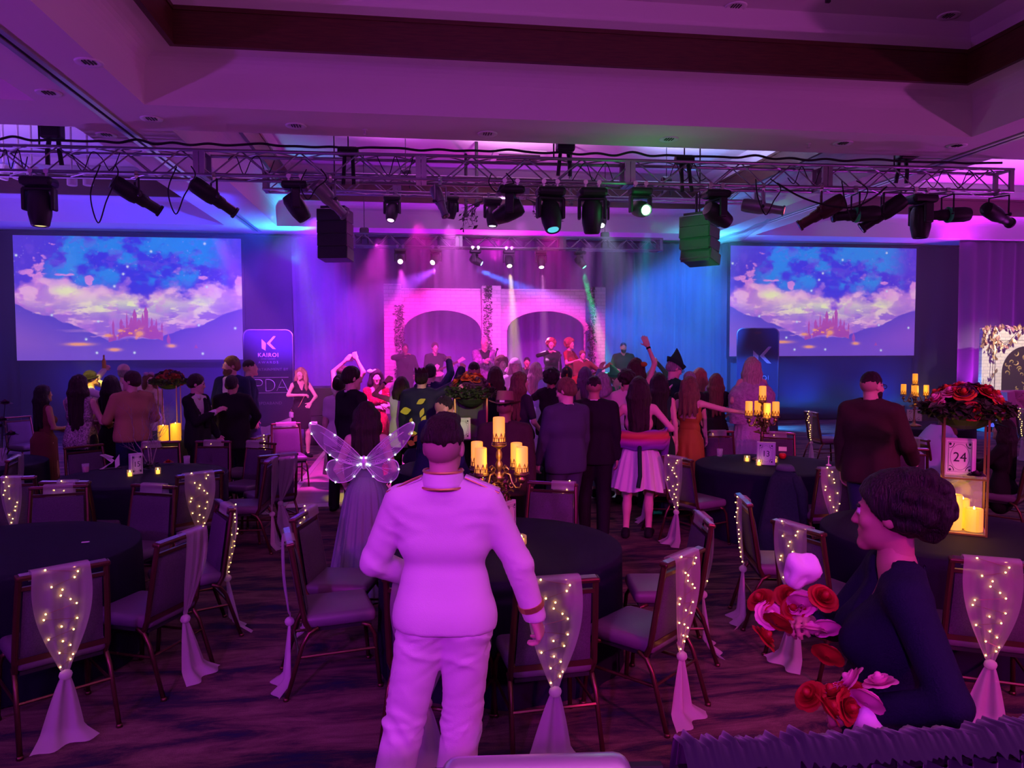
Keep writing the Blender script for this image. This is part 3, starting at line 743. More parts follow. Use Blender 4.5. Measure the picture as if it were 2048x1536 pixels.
ellipsoidal(at1(1692), zc, 1.0, R(80), R(85), 'level ellipsoidal lamp with a painted green gleam, tucked behind the reddish one', drop=.38, rim=True)
ellipsoidal(at1(1745), zc, 1.05, R(62), R(55), 'sloping ellipsoidal lamp between the green-gleaming lamp and a round moving head', drop=.36)
moving_head(at1(1820), zc, 1.0, R(90), R(0), 'round black moving head lamp low in the cluster by the purple ceiling')
ellipsoidal(at1(1872), zc, 1.0, R(85), R(88), 'level black ellipsoidal lamp with a painted green gleam near the truss end', drop=.36, rim=True)
ellipsoidal(at1(1972), zc, 1.0, R(-70), R(75), 'last black ellipsoidal lamp at the truss end', drop=.36)
p = at1(1272); point('added_lamp_spill', (p.x-.02, p.y-.30, TZ-.44), 6, (0, 1, .18), .05); spot('beam', (p.x+.1, p.y-.1, TZ-.62), (5.75, 13.2, 4.0), 420, (0, 1, .2), 26, .5, .05)  # point light and spot added to spread the green lamp's glow
# second truss
moving_head(at2(788), T2z, .74, R(-20), R(-24), 'small moving head lamp glowing lilac on the second truss', lens_mat('lilac', (.9, .35, 1), 3.5))
moving_head(at2(905), T2z, .62, R(30), R(15), 'small dark lamp hidden behind the pale-barrelled ellipsoidal one')
moving_head(at2(985), T2z, .80, R(-20), R(-8), 'lamp with an orange slot behind the sideways moving head', lens_mat('white', (.85, .8, 1), 3))
moving_head(at2(1196), T2z, .80, R(-10), R(-34), 'lamp shining white behind the green tinted moving head', lens_mat('bluewhite', (.8, .85, 1), 14))
# stage truss: six lit lamps
L3 = [(803, 'lilac-white lamp blazing pink, first on the stage truss', (1, .55, 1), MAG, R(0), R(-66)), (873, 'white-violet oval lamp, second on the stage truss', (1, .75, 1), VIO, R(-32), R(-62)),
      (951, 'blue lamp with a slanting beam, third on the stage truss', (.25, .5, 1), BLU, R(-112), R(62)), (1017, 'warm yellow lamp, fourth on the stage truss', (1, .88, .5), WRM, 0, R(-38)),
      (1080, 'pale pink lamp in a grey yoke, fifth on the stage truss', (1, .8, .95), PNK, 0, R(-28)), (1157, 'green lamp with a slanting beam, last on the stage truss', (.1, 1, .45), GRN, R(-120), R(40))]
for px, l, lc, bc, pan, tilt in L3:
    moving_head(at3(px), T3z, .62, pan, tilt, l, mat('lens3_%d' % px, (.2, .2, .2), emit=lc, estr=22 if px in (803, 873, 1017, 1080) else 6))
def b3(px, tgt, power, c, size=12, dz=.52, blend=.3, dy=-.28):
    p = at3(px); o = Vector((p.x, p.y+dy, T3z-dz)); spot('beam', o, tgt, power, c, size, blend, .05)
b3(803, (.3, 15.0, .5), 1500, MAG, 40)
b3(873, (-3.2, 15.6, 1.6), 3800, (.36, .05, 1), 34)
b3(951, (5.6, 16.3, 2.2), 34000, (.02, .14, 1), 11)
b3(1017, (2.35, 16.1, .5), 20000, WRM, 10)
b3(1080, (2.95, 16.1, .5), 9000, PNK, 8)
b3(1157, (4.6, 16.0, .6), 16000, GRN, 9)
def b1(px, tgt, power, c, size=30, blend=.5, dz=.8): p = at1(px); spot('beam', (p.x, p.y, TZ-dz), tgt, power, c, size, blend, .08)
# washes that live on the trusses, aimed at set, drapes and dance floor
def b2(px, tgt, power, c, size=40, dz=.5, blend=.5): p = at2(px); spot('beam', (p.x, p.y, T2z-dz), tgt, power, c, size, blend, .08)
b2(835, (.9, 17.9, 1.3), 1900, (1, .015, .62), 55)
b2(1100, (3.4, 17.9, 1.2), 1800, (1, .015, .56), 50)
b2(1010, (2.3, 16.9, 4.7), 120, (.85, .4, 1), 64, .1)  # unseen lamp added to brighten the stage truss
b2(1045, (2.0, 17.9, 3.0), 800, (.8, .12, .95), 46)
for ux in (.2, 1.5, 2.9, 4.2): spot('unseen_uplight', (ux, 18.75, .6), (ux, 19.72, 2.5), 420, (.52, .01, .95), 110, .9, .1)  # unseen lamps added behind the arches to colour the drape purple
b2(560, (-9.0, 19.7, 2.2), 2600, (.03, .04, 1), 74); b2(1515, (13.4, 19.7, .9), 900, (.02, .05, 1), 50)
b2(640, (-3.3, 19.6, 1.9), 9500, (.2, .02, 1), 52)
b2(1400, (7.2, 19.6, 2.0), 11000, (.02, .16, 1), 46)
b2(1470, (7.4, 19.6, 3.8), 1500, (.03, .5, .7), 34)
b1(770, (-1.2, 12.4, .1), 2200, (1, .04, .9), 46)
b2(900, (1.0, 12.2, .1), 1500, (.9, .12, .9), 50)
b2(1200, (4.2, 11.2, .1), 1100, (.5, .6, .9), 40)
for bx in (8.3, 11.6): spot('floor_wash', (bx, 18.3, .5), (bx+2.2, 17.4, .0), 1500, (.02, .30, 1), 64, .8, .08)
b2(1290, (2.8, 9.6, .1), 700, (0, .8, 1), 12)
# unseen upward-turned lamps added near trusses and drapes to colour ceiling and cloth
def up(p, z, tgt, power, c, size=120): spot('unseen_uplight', (p.x, p.y, z), tgt, power, c, size, .9, .12)
up(at2(700), 5.4, (0, 14.4, 9), 1500, (.75, .13, 1)); up(at2(1000), 5.4, (2.5, 15, 9), 1500, (.95, .4, .95)); up(at2(1350), 5.4, (6.5, 15, 9), 1300, (.42, .45, 1))
up(Vector((-8.5, 13.5, 0)), 4.0, (-8.5, 15, 9), 500, (.42, .18, 1)); up(Vector((13.5, 14, 0)), 3.8, (14, 15.2, 9), 450, (.6, .25, .9), 130)
spot('unseen_uplight', (-2.6, 18.9, 4.1), (-3.4, 17.9, 6), 240, (.02, .55, 1), 110, .9, .1)
spot('unseen_uplight', (7.8, 18.9, 4.1), (8.3, 17.6, 6), 300, (.05, .35, 1), 120, .9, .1)
spot('unseen_uplight', (2.2, 19.2, 4.3), (2.2, 18.4, 6), 300, (1, .02, .8), 150, .9, .1)
spot('unseen_uplight', (15.3, 18.25, .3), (15.0, 18.5, 6), 700, (.62, .02, .9), 70, .9, .1)
spot('unseen_uplight', (17.2, 18.2, .3), (17.2, 18.7, 5.0), 500, (.55, .02, .95), 60, .9, .1)
spot('unseen_uplight', (14.5, 18.2, 4.25), (14.8, 17.4, 6), 420, (.62, .01, .9), 140, .9, .1); spot('unseen_uplight', (18.2, 18.0, 4.25), (18.2, 17.2, 6), 420, (.62, .01, .9), 140, .9, .1)
for ux, c_ in ((-11.5, (.03, .03, 1)), (-7.5, (.03, .03, 1)), (-4.0, (.06, .02, 1)), (10.8, (.02, .07, 1)), (13.2, (.02, .05, 1))): spot('unseen_uplight', (ux, 18.95, .25), (ux, 19.72, 1.9), 420, c_, 125, .9, .1)  # unseen floor lamps added to turn the wall drapes blue
b2(700, (-1.9, 18.8, 1.3), 3600, (.62, .0, 1), 26)
# colour thrown on the crowd from the front truss
b1(150, (-5.04, 12.8, 1.6), 1500, (1, .72, .06), 9)
b1(330, (-2.62, 11.46, 1.9), 500, (1, .55, .06), 7)
b1(1178, (2.6, 14.2, .9), 1500, (.8, .3, 1), 26)
b1(1420, (4.9, 12.6, 1.0), 800, (.1, 1, .2), 22)
b1(600, (-1.0, 10.6, 1.2), 800, (1, .9, .15), 13)
b1(442, (-2.0, 14.6, .9), 1900, (.95, .12, .85), 22)

# ------------------------------------------------------------------ hoists, chains, cables, loudspeakers
def hoist(px, d_up, label, w_=.26):
    p = at1(px); t = thing('hoist_bag', label, 'hoist', (p.x, p.y+.05, TZ+TH+.05))
    mb = MB(); mb.bevbox((0, 0, .28), (w_, .2, .44), .03, 2); mb.build('cloth_cover', M_black, t)
    MB().tube([(-w_*.5-.04, 0, ceil_z(p.x-w_*.5-.04, p.y+.05)-TZ-TH-.052), (-w_*.5-.04, 0, -.05)], .012, 6).build('chain', M_black, t)
    s = MB()
    for x in (-.06, .05): s.tube([(x, .05, .1), (x*1.4, .03, -.1), (x*1.6, .06, -TH+.06)], .03, 6)
    s.build('sling', M_black, t)
hoist(128, 0, 'black hoist bag on the truss above the big moving head lamp'); hoist(1127, 0, 'black hoist bag on the truss above the cyan-gleaming lamp'); hoist(1790, 0, 'black hoist bag on the truss above the cluster of dark lamps')
for px, l in ((703, 'thin chain with hook from the ceiling to the purple truss section'), (1362, 'thin chain with hook from the ceiling to the green lit truss section')):
    p = at1(px); t = thing('chain_motor', l, 'hoist', (p.x, p.y+.1, TZ+TH))
    MB().tube([(0, 0, 0.08), (0, 0, ceil_z(p.x, p.y+.1)-TZ-TH-.002)], .01, 6).build('chain', M_black, t); MB().ball((0, 0, .36), .04).build('hook', M_black, t)
    MB().bevbox((0, 0, .05), (.30, .14, .14), .04, 2).build('motor', M_black, t)
    s = MB()
    for x in (-.05, .06): s.tube([(x, 0, 0), (x*1.3, -.1, -TH-.1)], .03, 6)
    s.build('sling', M_black, t)
rnd = random.Random(3)
def cable(label, pts, r=.009, group=None):
    mb = MB(); P = [Vector(p) for p in pts]; out = []
    for i in range(len(P)-1):
        a, b_, c, d = P[max(i-1, 0)], P[i], P[i+1], P[min(i+2, len(P)-1)]
        for k in range(6):
            t = k/6; out.append(.5*((2*b_)+(c-a)*t+(2*a-5*b_+4*c-d)*t*t+(3*b_-a-3*c+d)*t**3))
    out.append(P[-1]); mb.tube(out, r, 5); o = mb.build('power_cable', M_cable, smooth=True); return tag(o, label, 'cable', group)
def tl(px, dz, dy=-.18): p = at1(px); return (p.x, p.y+dy, TZ+dz)
for a, drop, l in ((240, -.75, 'loop of black cable hanging in front of the first dark ellipsoidal lamp'), (385, -.62, 'loop of black cable hanging between the two dark ellipsoidal lamps'),
                   (985, -.25, 'short black cable loop above the orange-slotted lamp'), (1490, -.50, 'loop of black cable beside the red glowing lamp'),
                   (1655, -.58, 'loop of black cable beneath the reddish ellipsoidal lamp'), (632, -.4, 'loop of black cable over the hanging loudspeaker')):
    cable(l, [tl(a-6, .05, -.21), tl(a-14, drop*.5, -.42), tl(a, drop, -.44), tl(a+16, drop*.6, -.42), tl(a+34, -.1, -.34), tl(a+22, .06, -.21)])
top = []
for k in range(60):
    px = -40+k*34; top.append(tl(px, TH+.035+.03*abs(math.sin(k*1.7))+(.03 if k % 7 == 3 else 0), -.1))
cable('long black cable bundle lying along the top of the front truss', top, .018)
cable('black cable swag from the red lamp down along the truss to the cluster', [tl(1525, .0, -.21), tl(1560, -.22, -.36), tl(1610, -.34, -.38), tl(1660, -.36, -.38), tl(1700, -.2, -.36), tl(1735, -.02, -.21)], .014)
LC = ['over the big moving head', 'above the first cable loop', 'before the hanging castle-side loudspeaker', 'over the lilac lamp', 'over the cyan-gleaming lamp', 'past the green glow', 'above the reddish lamp', 'near its far end']
for a, b_ in ((30, 80), (150, 260), (470, 560), (760, 830), (1140, 1220), (1330, 1400), (1560, 1640), (1830, 1930)):
    pts = [tl(a+(b_-a)*k/6, TH*(.5+.45*math.cos(k*2.1+a)), .02) for k in range(7)]
    cable('thin black cable threaded loosely through the truss lattice '+LC.pop(0), pts, .007, 'thin cables in the truss lattice')
def line_array(px0, px1, pyt, pyb, d, n, label, yaw, curve):
    c = atd((px0+px1)/2, pyt, d); cb_ = atd((px0+px1)/2, pyb, d); W = (px1-px0)/FPX*d; H = (c.z-cb_.z)/n
    t = thing('line_array_speaker', label, 'loudspeaker', (c.x, c.y, c.z), yaw)
    zz_ = 0; y = 0; tilt = 0
    for k in range(n):
        M = Matrix.Rotation(tilt, 3, 'X'); mb = MB(); mb.bevbox((0, y, zz_-H/2), (W, .42, H*.97), .012, 1, M=M)
        o = mb.build('cabinet', M_blackpl, t)
        g = MB(); g.box((0, y-.215, zz_-H/2), (W*.92, .01, H*.82)); g.build('grille', M_black, o)
        hd = MB(); hd.box((-W/2-.004, y, zz_-H/2), (.01, .16, .05)); hd.build('handle', M_steel, o)
        zz_ -= H; tilt -= curve; y += curve*.9*H*k
    rg = MB(); rg.bb(-W*.4, W*.4, -.15, .15, 0, .05); rg.tube([(0, 0, .05), (0, 0, ceil_z(c.x, c.y)-c.z-.002)], .012, 6); rg.tube([(-.06, 0, .05), (-.06, 0, .4)], .025, 6); rg.build('rigging', M_black, t)
line_array(640, 700, 420, 521, 13.2, 4, 'flat dark hanging loudspeaker array beside the castle screen', R(-12), R(1.5))
line_array(1366, 1432, 432, 526, 13.6, 4, 'stepped hanging loudspeaker array lit green on its face', R(-48), R(5))
p = atd(651, 772, 16.2); t = thing('subwoofer_stack', 'tall dark loudspeaker stack standing on the floor beside the blonde woman', 'loudspeaker', (p.x, p.y, 0), R(-4))
for k in range(2):
    o = MB().bevbox((0, 0, .31+.62*k), (.82, .7, .61), .02, 1).build('cabinet', M_blackpl, t); MB().box((0, -.355, .31+.62*k), (.74, .012, .53)).build('grille', M_black, o)
for x, c in ((-.22, (1, .1, .8)), (.33, (1, .5, .9))): MB().box((x, -.365, .48), (.2 if x < 0 else .14, .01, .07)).build('status_light', mat('led_%d' % int(x*100), (.2, .1, .2), emit=c, estr=1.4), t)

for (px, y0, y1, Y, l) in ((953, 330, 410, 15.6, 'slim dark conduit hanging from the ceiling behind the orange-slotted lamp'), (1141, 330, 408, 15.6, 'slim dark conduit hanging from the ceiling behind the cyan-gleaming lamp'), (932, 395, 431, 16.6, 'short dark conduit in front of the pink wood band over the stage')):
    a, b_ = aty(px, y0, Y), aty(px, y1, Y); t = thing('hanging_conduit', l, 'pipe', (a.x, a.y, Z4)); MB().tube([(0, 0, b_.z-Z4), (0, 0, -.01)], .035, 8).build('tube', M_black, t); MB().lathe([(.035, b_.z-Z4+.02), (.07, b_.z-Z4+.02), (.07, b_.z-Z4), (.035, b_.z-Z4-.04)], 10).build('collar', M_black, t)
for px, py, sx, l in ((965, 402, -1, 'bare twig with a few leaves hanging beside the orange-slotted lamp'), (1052, 398, 1, 'bare twig with leaves hanging before the cyan-gleaming lamp')):
    c = aty(px, py, 13.86); t = thing('hanging_twig', l, 'branch', c); rnd = random.Random(px); mb = MB(); g = MB()
    MB().tube([(0, 0, 0), (0, 0, T2z-c.z+.04)], .006, 5).build('hanging_wire', M_black, t)
    def tw_(p, d, L, r, lev):
        pts = [p]; dd = Vector(d)
        for k in range(4): dd = (dd+Vector((rnd.uniform(-.3, .3), rnd.uniform(-.3, .3), rnd.uniform(-.35, .2)))).normalized(); pts.append(pts[-1]+dd*L/4)
        mb.tube(pts, [r*(1-.17*i) for i in range(5)], 5)
        if lev < 2:
            for k in range(3): tw_(pts[rnd.randint(1, 4)], (dd+Vector((rnd.uniform(-.6, .6), rnd.uniform(-.5, .5), rnd.uniform(-1, .4)))).normalized(), L*.6, r*.6, lev+1)
        else: leaves(g, 1, lambda: pts[-1], .05, rnd)
    for k in range(3): tw_(Vector((0, 0, 0)), (sx*.8, rnd.uniform(-.3, .3), rnd.uniform(-.5, .2)), .42, .012, 0)
    mb.build('branches', M_black, t); tag(g.build('leaves', M_black, t), kind='stuff')
sa, sb = aty(1548, 428, 16.2), aty(1395, 474, 16.2)
t = thing('sheer_swag', 'thin sheer cloth swag drooping between the stepped loudspeaker and the second screen', 'drape', (sb.x, sb.y, sb.z))
MB().grid(lambda u, v: ((sa.x-sb.x)*u, -.15*math.sin(PI*u)+.04*math.sin(v*14), (sa.z-sb.z)*u-.16*math.sin(PI*u)-(.04+.16*math.sin(PI*u)**.7)*v+.02*math.sin(u*20)), 40, 8).build('cloth', mat('pale_sheer', (.6, .62, .7), .8, alpha=.5, transl=.4), t, smooth=True)
MB().tube([(sa.x-sb.x, 0, sa.z-sb.z), (sa.x-sb.x, 0, ceil_z(sa.x, sa.y)-sb.z-.002)], .006, 5).build('hanging_wire', M_black, t)
# ------------------------------------------------------------------ photo corner
bc = aty(2060, 840, 17.5); bx0 = aty(1961, 700, 17.5).x; bz = aty(1990, 656, 17.5).z
pc = thing('photo_backdrop', 'white brick-print photo panel with arched black and gold pattern', 'backdrop', (bx0+1.25, 17.5, 0))
M_brick2 = M_set.copy(); M_brick2.name = 'cream_brick_print'
bt2 = [n for n in M_brick2.node_tree.nodes if n.type == 'TEX_BRICK'][0]; bt2.inputs['Color1'].default_value = (.82, .78, .70, 1); bt2.inputs['Color2'].default_value = (.70, .66, .6, 1)
MB().bevbox((0, 0, bz/2), (2.5, .12, bz), .01, 1).build('panel', M_brick2, pc)
ln = MB(); ln.tube([(-.88, -.065, .1), (-.88, -.065, bz-.32), (.88, -.065, bz-.32), (.88, -.065, .1)], .008, 5); ln.build('frame_line', M_ink, pc)
ap = [(-.68, .1)]+[(-.68*math.cos(PI*k/20), bz-1.15+.68*math.sin(PI*k/20)) for k in range(21)]+[(.68, .1)]
MB().prism(ap, -.075, -.06).build('arch_print', mat('black_print', (.03, .022, .018), .6), pc)
sw = MB(); rnd = random.Random(8)
for k in range(46):
    x = rnd.uniform(-.56, .56); z = rnd.uniform(.5, bz-.62)
    if z > bz-1.15 and math.hypot(x, z-bz+1.15) > .58: continue
    a0 = rnd.uniform(0, 6.28); r = rnd.uniform(.05, .10); s = rnd.choice((-1, 1))
    sw.tube([(x+r*(1-.09*j)*math.cos(a0+s*j*.5), -.08, z+r*(1-.09*j)*math.sin(a0+s*j*.5)) for j in range(9)], [.006, .014, .018, .018, .016, .013, .010, .008, .005], 5)
tag(sw.build('gold_pattern', mat('gold_print', (.5, .36, .12), .5, .3), pc), kind='stuff')
gar = thing('gold_leaf_garland', 'gold and pink leaf garland draped over the photo panel corner', 'garland', (bx0, 17.38, bz))
lm = MB(); lm.add([(0, -.075, 0), (.035, -.02, .012), (.03, .03, .015), (0, .085, 0), (-.03, .03, .015), (-.035, -.02, .012), (0, 0, -.008)], [(0, 1, 6), (1, 2, 6), (2, 3, 6), (3, 4, 6), (4, 5, 6), (5, 0, 6)])
lme = lm.mesh('leaf', mat('gilded_leaf', (.75, .5, .25), .35, .6), smooth=True); lme2 = lm.mesh('leaf', mat('pink_gilded_leaf', (.7, .3, .35), .45, .3), smooth=True)
vine = [(-.06, 0, -.35), (-.04, -.02, -.1), (.1, -.04, .02), (.5, -.05, .03), (1.1, -.04, .04), (1.7, -.04, .03), (2.4, -.04, .02)]
MB().tube(vine, .01, 5).build('vine', M_bronze, gar); MB().tube([(.1, -.05, 0), (.2, -.06, -.35), (.22, -.06, -.75), (.2, -.06, -1.2)], .007, 5).build('vine', M_bronze, gar)
MB().tube([(.15, -.06, -.3), (.4, -.06, -.45), (.7, -.06, -.3), (.95, -.05, -.05)], .007, 5).build('vine', M_bronze, gar)
for k in range(120):
    q = rnd.random()
    if q < .35: x = rnd.uniform(-.08, 2.3); z = rnd.gauss(.0, .035)
    elif q < .55: x = rnd.gauss(-.05, .04); z = rnd.uniform(-.55, 0)
    elif q < .75: x = .2+rnd.gauss(0, .06); z = -rnd.uniform(0, 1.25)
    else: a = rnd.random(); x = .15+.85*a+rnd.gauss(0, .05); z = -.42*math.sin(PI*min(1, a*1.05))-.1*(1-a)+rnd.gauss(0, .05)
    o = mesh_obj('leaf', lme2 if (q < .35 and rnd.random() < .7) else lme, gar, (x, -.07+rnd.uniform(-.03, .02), z)); o.rotation_euler = (rnd.uniform(.6, 2.2), rnd.uniform(-.7, .7), rnd.uniform(-.8, .8)); o.scale = (1.0,)*3
spot('photo_corner_lamp', (bx0-.6, 13.6, 4.3), (bx0+.9, 17.4, 1.5), 1500, (1, .84, .66), 40, .7, .1)
# tufted sofa
sx0 = aty(1992, 800, 15.6); M_sofa = mat('rose_velvet', (.62, .13, .24), .6, sheen=.5, bump=.05)
so = thing('tufted_sofa', 'rose pink tufted velvet sofa in front of the brick photo panel', 'sofa', (sx0.x+.95, 15.75, 0))
SZ = aty(2020, 782, 15.6).z
def tuft(w_, h_, y, z0, ax):
    mb = MB(); nu, nv = 40, 16
    def fn(u, v):
        a = u*7*PI; b_ = v*3*PI; d = abs(math.sin(a/2+b_/2))*abs(math.sin(a/2-b_/2))
        x = (u-.5)*w_
        return (x, y-.10*d**.6, z0+v*h_) if ax == 'z' else (x, y-v*h_, z0+.07*d**.6)
    mb.grid(fn, nu, nv); return mb
bk = tuft(1.7, SZ-.42, -.06, .42, 'z'); bk.bb(-.86, .86, -.06, .16, .40, SZ); bk.build('backrest', M_sofa, so, smooth=False)
se = tuft(1.6, .55, -.1, .42, 'y'); se.bb(-.82, .82, -.66, -.06, .24, .42); se.build('seat', M_sofa, so)
for s in (-1, 1):
    MB().prism([(-.10, .2), (.10, .2), (.12, .62), (.16, SZ), (-.02, SZ+.02), (-.10, .64)], -.62, .14, M=Matrix.Diagonal((s, 1, 1)), c=(s*.92, 0, 0)).build('armrest', M_sofa, so)
    for y in (-.55, .08): MB().lathe([(.015, 0), (.03, .2)], 8, c=(s*.8, y, 0)).build('leg', M_wood, so)
bts = MB()
for i in range(6):
    for j in range(2): bts.ball((-.6+.24*i+.12*j, -.075, .55+.22*j), .018)
bts.build('tuft_button', M_sofa, so)
lp = aty(1974, 826, 16.4); t = thing('floor_lantern', 'small dark lantern with a lit candle and bare twigs beside the pink sofa', 'lantern', (lp.x, lp.y, 0))
MB().bevbox((0, 0, .21), (.34, .34, .42), .01, 1).build('plinth', M_blackpl, t)
for x in (-.12, .12):
    for y in (-.12, .12): MB().bb(x-.012, x+.012, y-.012, y+.012, .42, .78).build('post', M_black, t)
MB().lathe([(.2, .78), (.1, .88), (.03, .93)], 4, M=Matrix.Rotation(PI/4, 3, 'Z')).build('roof', M_black, t); MB().bb(-.14, .14, -.14, .14, .42, .44).build('base', M_black, t)
MB().lathe([(.05, .44), (.05, .60), (.03, .61)], 12).build('candle', M_candle2, t)
tw = MB(); rnd = random.Random(2)
for k in range(7): a = rnd.uniform(0, 6.28); tw.tube([(0, .05, .9), (.06*math.cos(a), .05, 1.05), (.17*math.cos(a), .05+.1*math.sin(a), 1.2+rnd.uniform(0, .15))], [.008, .006, .003], 5)
tw.build('twig', M_black, t)

# ------------------------------------------------------------------ haze over the stage
hz_ = bpy.data.materials.new('stage_haze'); hz_.use_nodes = True; nt = hz_.node_tree; nt.nodes.remove(nt.nodes['Principled BSDF'])
vs_ = nt.nodes.new('ShaderNodeVolumeScatter'); vs_.inputs['Density'].default_value = .036; vs_.inputs['Anisotropy'].default_value = .35
vs_.inputs['Color'].default_value = (.9, .9, .9, 1); nt.links.new(vs_.outputs[0], nt.nodes['Material Output'].inputs['Volume'])
o = MB().bb(-8.5, 13.5, 10.3, 19.4, .55, 4.90).build('stage_haze', hz_)
tag(o, 'thin coloured haze hanging over the stage and dance floor', 'haze', kind='stuff')
# ------------------------------------------------------------------ banquet chairs (local: faces +y, origin on the floor under the seat)
def chair_proto():
    P = {}
    s = MB(); s.bevbox((0, .01, .445), (.44, .44, .085), .035, 3); P['seat'] = [s.mesh('seat', M_vinyl, smooth=True)]
    TL = R(9)
    def B(x, y, z): return Vector((x, -.20-y*1-(z-.46)*math.tan(TL), z))   # backrest plane, y = behind
    b = MB()
    nz = 8
    def panel(yo, sgn):
        def fn(u, v):
            z = .47+v*.375; w = .40-.03*v; x = (u-.5)*w; e = min(1, 6*min(u, 1-u))*min(1, 6*min(v, 1-v))
            return B(x, yo+sgn*.018*e**.5, z)
        b.grid(fn, 14, 10)
    panel(.0, 1); panel(-.022, -1); P['backrest'] = [b.mesh('backrest', M_fabric, smooth=True)]
    f = MB()
    for sx in (-1, 1):
        f.tube([(sx*.215, -.17, .40), B(sx*.222, 0, .46), B(sx*.215, 0, .70), B(sx*.205, 0, .915)], .0165, 8)
    c = B(0, 0, .86); f.box(c, (.40, .022, .02)); f.box(B(0, 0, .465), (.43, .022, .03))
    tr = MB(); M = Matrix.Rotation(TL, 3, 'X'); tr.bevbox(B(0, .0, .922), (.445, .052, .026), .008, 2, M=M)
    P['back_frame'] = [f.mesh('back_frame', M_bronze, smooth=False)]
    P['top_rail'] = [tr.mesh('top_rail', M_bronze)]
    hp = MB(); hp.box(B(0, .0, .9362), (.41, .036, .004), M=M); P['handle_strip'] = [hp.mesh('handle_strip', M_railtop)]
    L = []
    for sx in (-1, 1):
        q = MB(); q.tube([(sx*.20, .14, .40), (sx*.205, .185, .385), (sx*.215, .215, .33), (sx*.23, .245, .0)], .0135, 8); q.lathe([(.018, 0), (.018, .018)], 8, c=(sx*.23, .245, 0)); L.append(q.mesh('leg', M_bronze, smooth=True))
        q = MB(); q.tube([(sx*.215, -.12, .41), (sx*.22, -.175, .385), (sx*.225, -.215, .32), (sx*.235, -.315, .0)], .0135, 8); q.lathe([(.018, 0), (.018, .018)], 8, c=(sx*.235, -.315, 0)); L.append(q.mesh('leg', M_bronze, smooth=True))
    P['leg'] = L
    st = [MB().tube([(sx*.222, -.235, .245), (sx*.222, .225, .245)], .009, 6).mesh('stretcher', M_bronze) for sx in (-1, 1)]
    st.append(MB().tube([(-.222, -.238, .255), (.222, -.238, .255)], .009, 6).mesh('stretcher', M_bronze))
    P['stretcher'] = st
    a = MB().bb(-.20, .20, -.19, .20, .385, .405).mesh('seat_pan', M_blackpl); P['seat_pan'] = [a]
    return P, B
CH, CB = chair_proto()
def chair(p, rz, label, group='banquet chairs around the tables'):
    t = thing('banquet_chair', label, 'chair', (p.x, p.y, 0), rz, group)
    for k, ms in CH.items():
        for me in ms: mesh_obj(k, me, t)
    return t
# sheer sash over the back with a light string; variants
def sash_meshes(seed, x0, w0, gather, tailx, flap, tailz=.02, nb=20, full=1.0):
    rnd = random.Random(seed); mb = MB(); tl = MB()
    def ripple(u, v, k): return .010*math.sin(u*2*PI*k+seed+2*v)+.005*math.sin(u*2*PI*(k*2.3)+v*3)
    def back(u, v):   # v 0 front flap bottom .. 1 gather
        if v < .12:
            q = v/.12; z = .935-flap*(1-q); return CB((u-.5)*w0+x0, -.034, z)
        if v < .18:
            q = (v-.12)/.06; a = PI*q; c = CB(x0+(u-.5)*w0, 0, .936); return c+Vector((0, math.cos(a)*.034, .010+.008*math.sin(a)))
        q = (v-.18)/.82; z = .936-q*(.936-gather)
        pinch = 1-(1-.10)*(q**1.9); xx_ = x0*(1-q**1.5)+tailx*.3*q**1.5+(u-.5)*w0*pinch*(1+.15*full*math.sin(PI*min(1, q*1.1)))
        yb = .036+.03*math.sin(PI*q)+.05*q**3+ripple(u, q, 3)*(.35+q)*pinch
        if z < .46: return Vector((xx_, CB(0, yb, .46).y+.01, z))
        return CB(xx_, yb, z)
    mb.grid(back, 22, 40)
    g = back(.5, 1)
    def tail(u, v):
        wdt = .035+.20*v**.8; z = gather-v*(gather-tailz); s = .9
        lift = max(0, v-.86)/.14
        x = g.x+tailx*v+(u-.5)*wdt*(1+.4*lift); y = g.y-.03*v-lift*.07+.018*math.sin(u*4*PI+seed)*(.3+v)
        return (x, y, max(z, .008+.006*math.sin(u*9+seed)))
    tl.grid(tail, 16, 18)
    knot = MB(); knot.ball((g.x, g.y, gather), (.034, .03, .028), 10, 6)
    wl = MB(); bl = MB(); pts = []
    for k in range(nb):
        v = .15+.8*(k+.5)/nb; u = .5+rnd.uniform(-.38, .38); p_ = back(min(.97, max(.03, u)), v); pts.append(p_+Vector((0, -.010, 0)))
    wl.tube(pts, .0012, 3)
    bl.cur = 0
    for q in pts: bl.ball(q, .0043, 6, 4)
    return (mb.mesh('drape', M_tulle, smooth=True), tl.mesh('tail', M_tulle2, smooth=True), knot.mesh('knot', M_tulle2, smooth=True), bl.mesh('bulbs', M_bulb), wl.mesh('wire', M_wire))
SV = [sash_meshes(1, -.02, .27, .36, -.03, .05, nb=20), sash_meshes(2, .10, .20, .40, .06, .07, nb=9), sash_meshes(3, -.10, .20, .38, -.08, .05, nb=16),
      sash_meshes(4, .03, .16, .40, .10, .075, nb=14), sash_meshes(5, .0, .30, .30, .02, .04, nb=18, full=2.0), sash_meshes(6, .0, .22, .40, -.02, .06, nb=4)]
def sash(ch, var, label, lights=True, group='sheer sashes tied over the chair backs'):
    me = SV[var]; t = thing('chair_sash', label, 'sash', ch.location, ch.rotation_euler[2], group)
    d = mesh_obj('drape', me[0], t); mesh_obj('tail', me[1], t); mesh_obj('knot', me[2], t)
    if lights:
        s = bpy.data.objects.new('light_string', me[3]); COL.objects.link(s); s.parent = t; tag(s, kind='stuff')
        mesh_obj('wire', me[4], s)
    return t
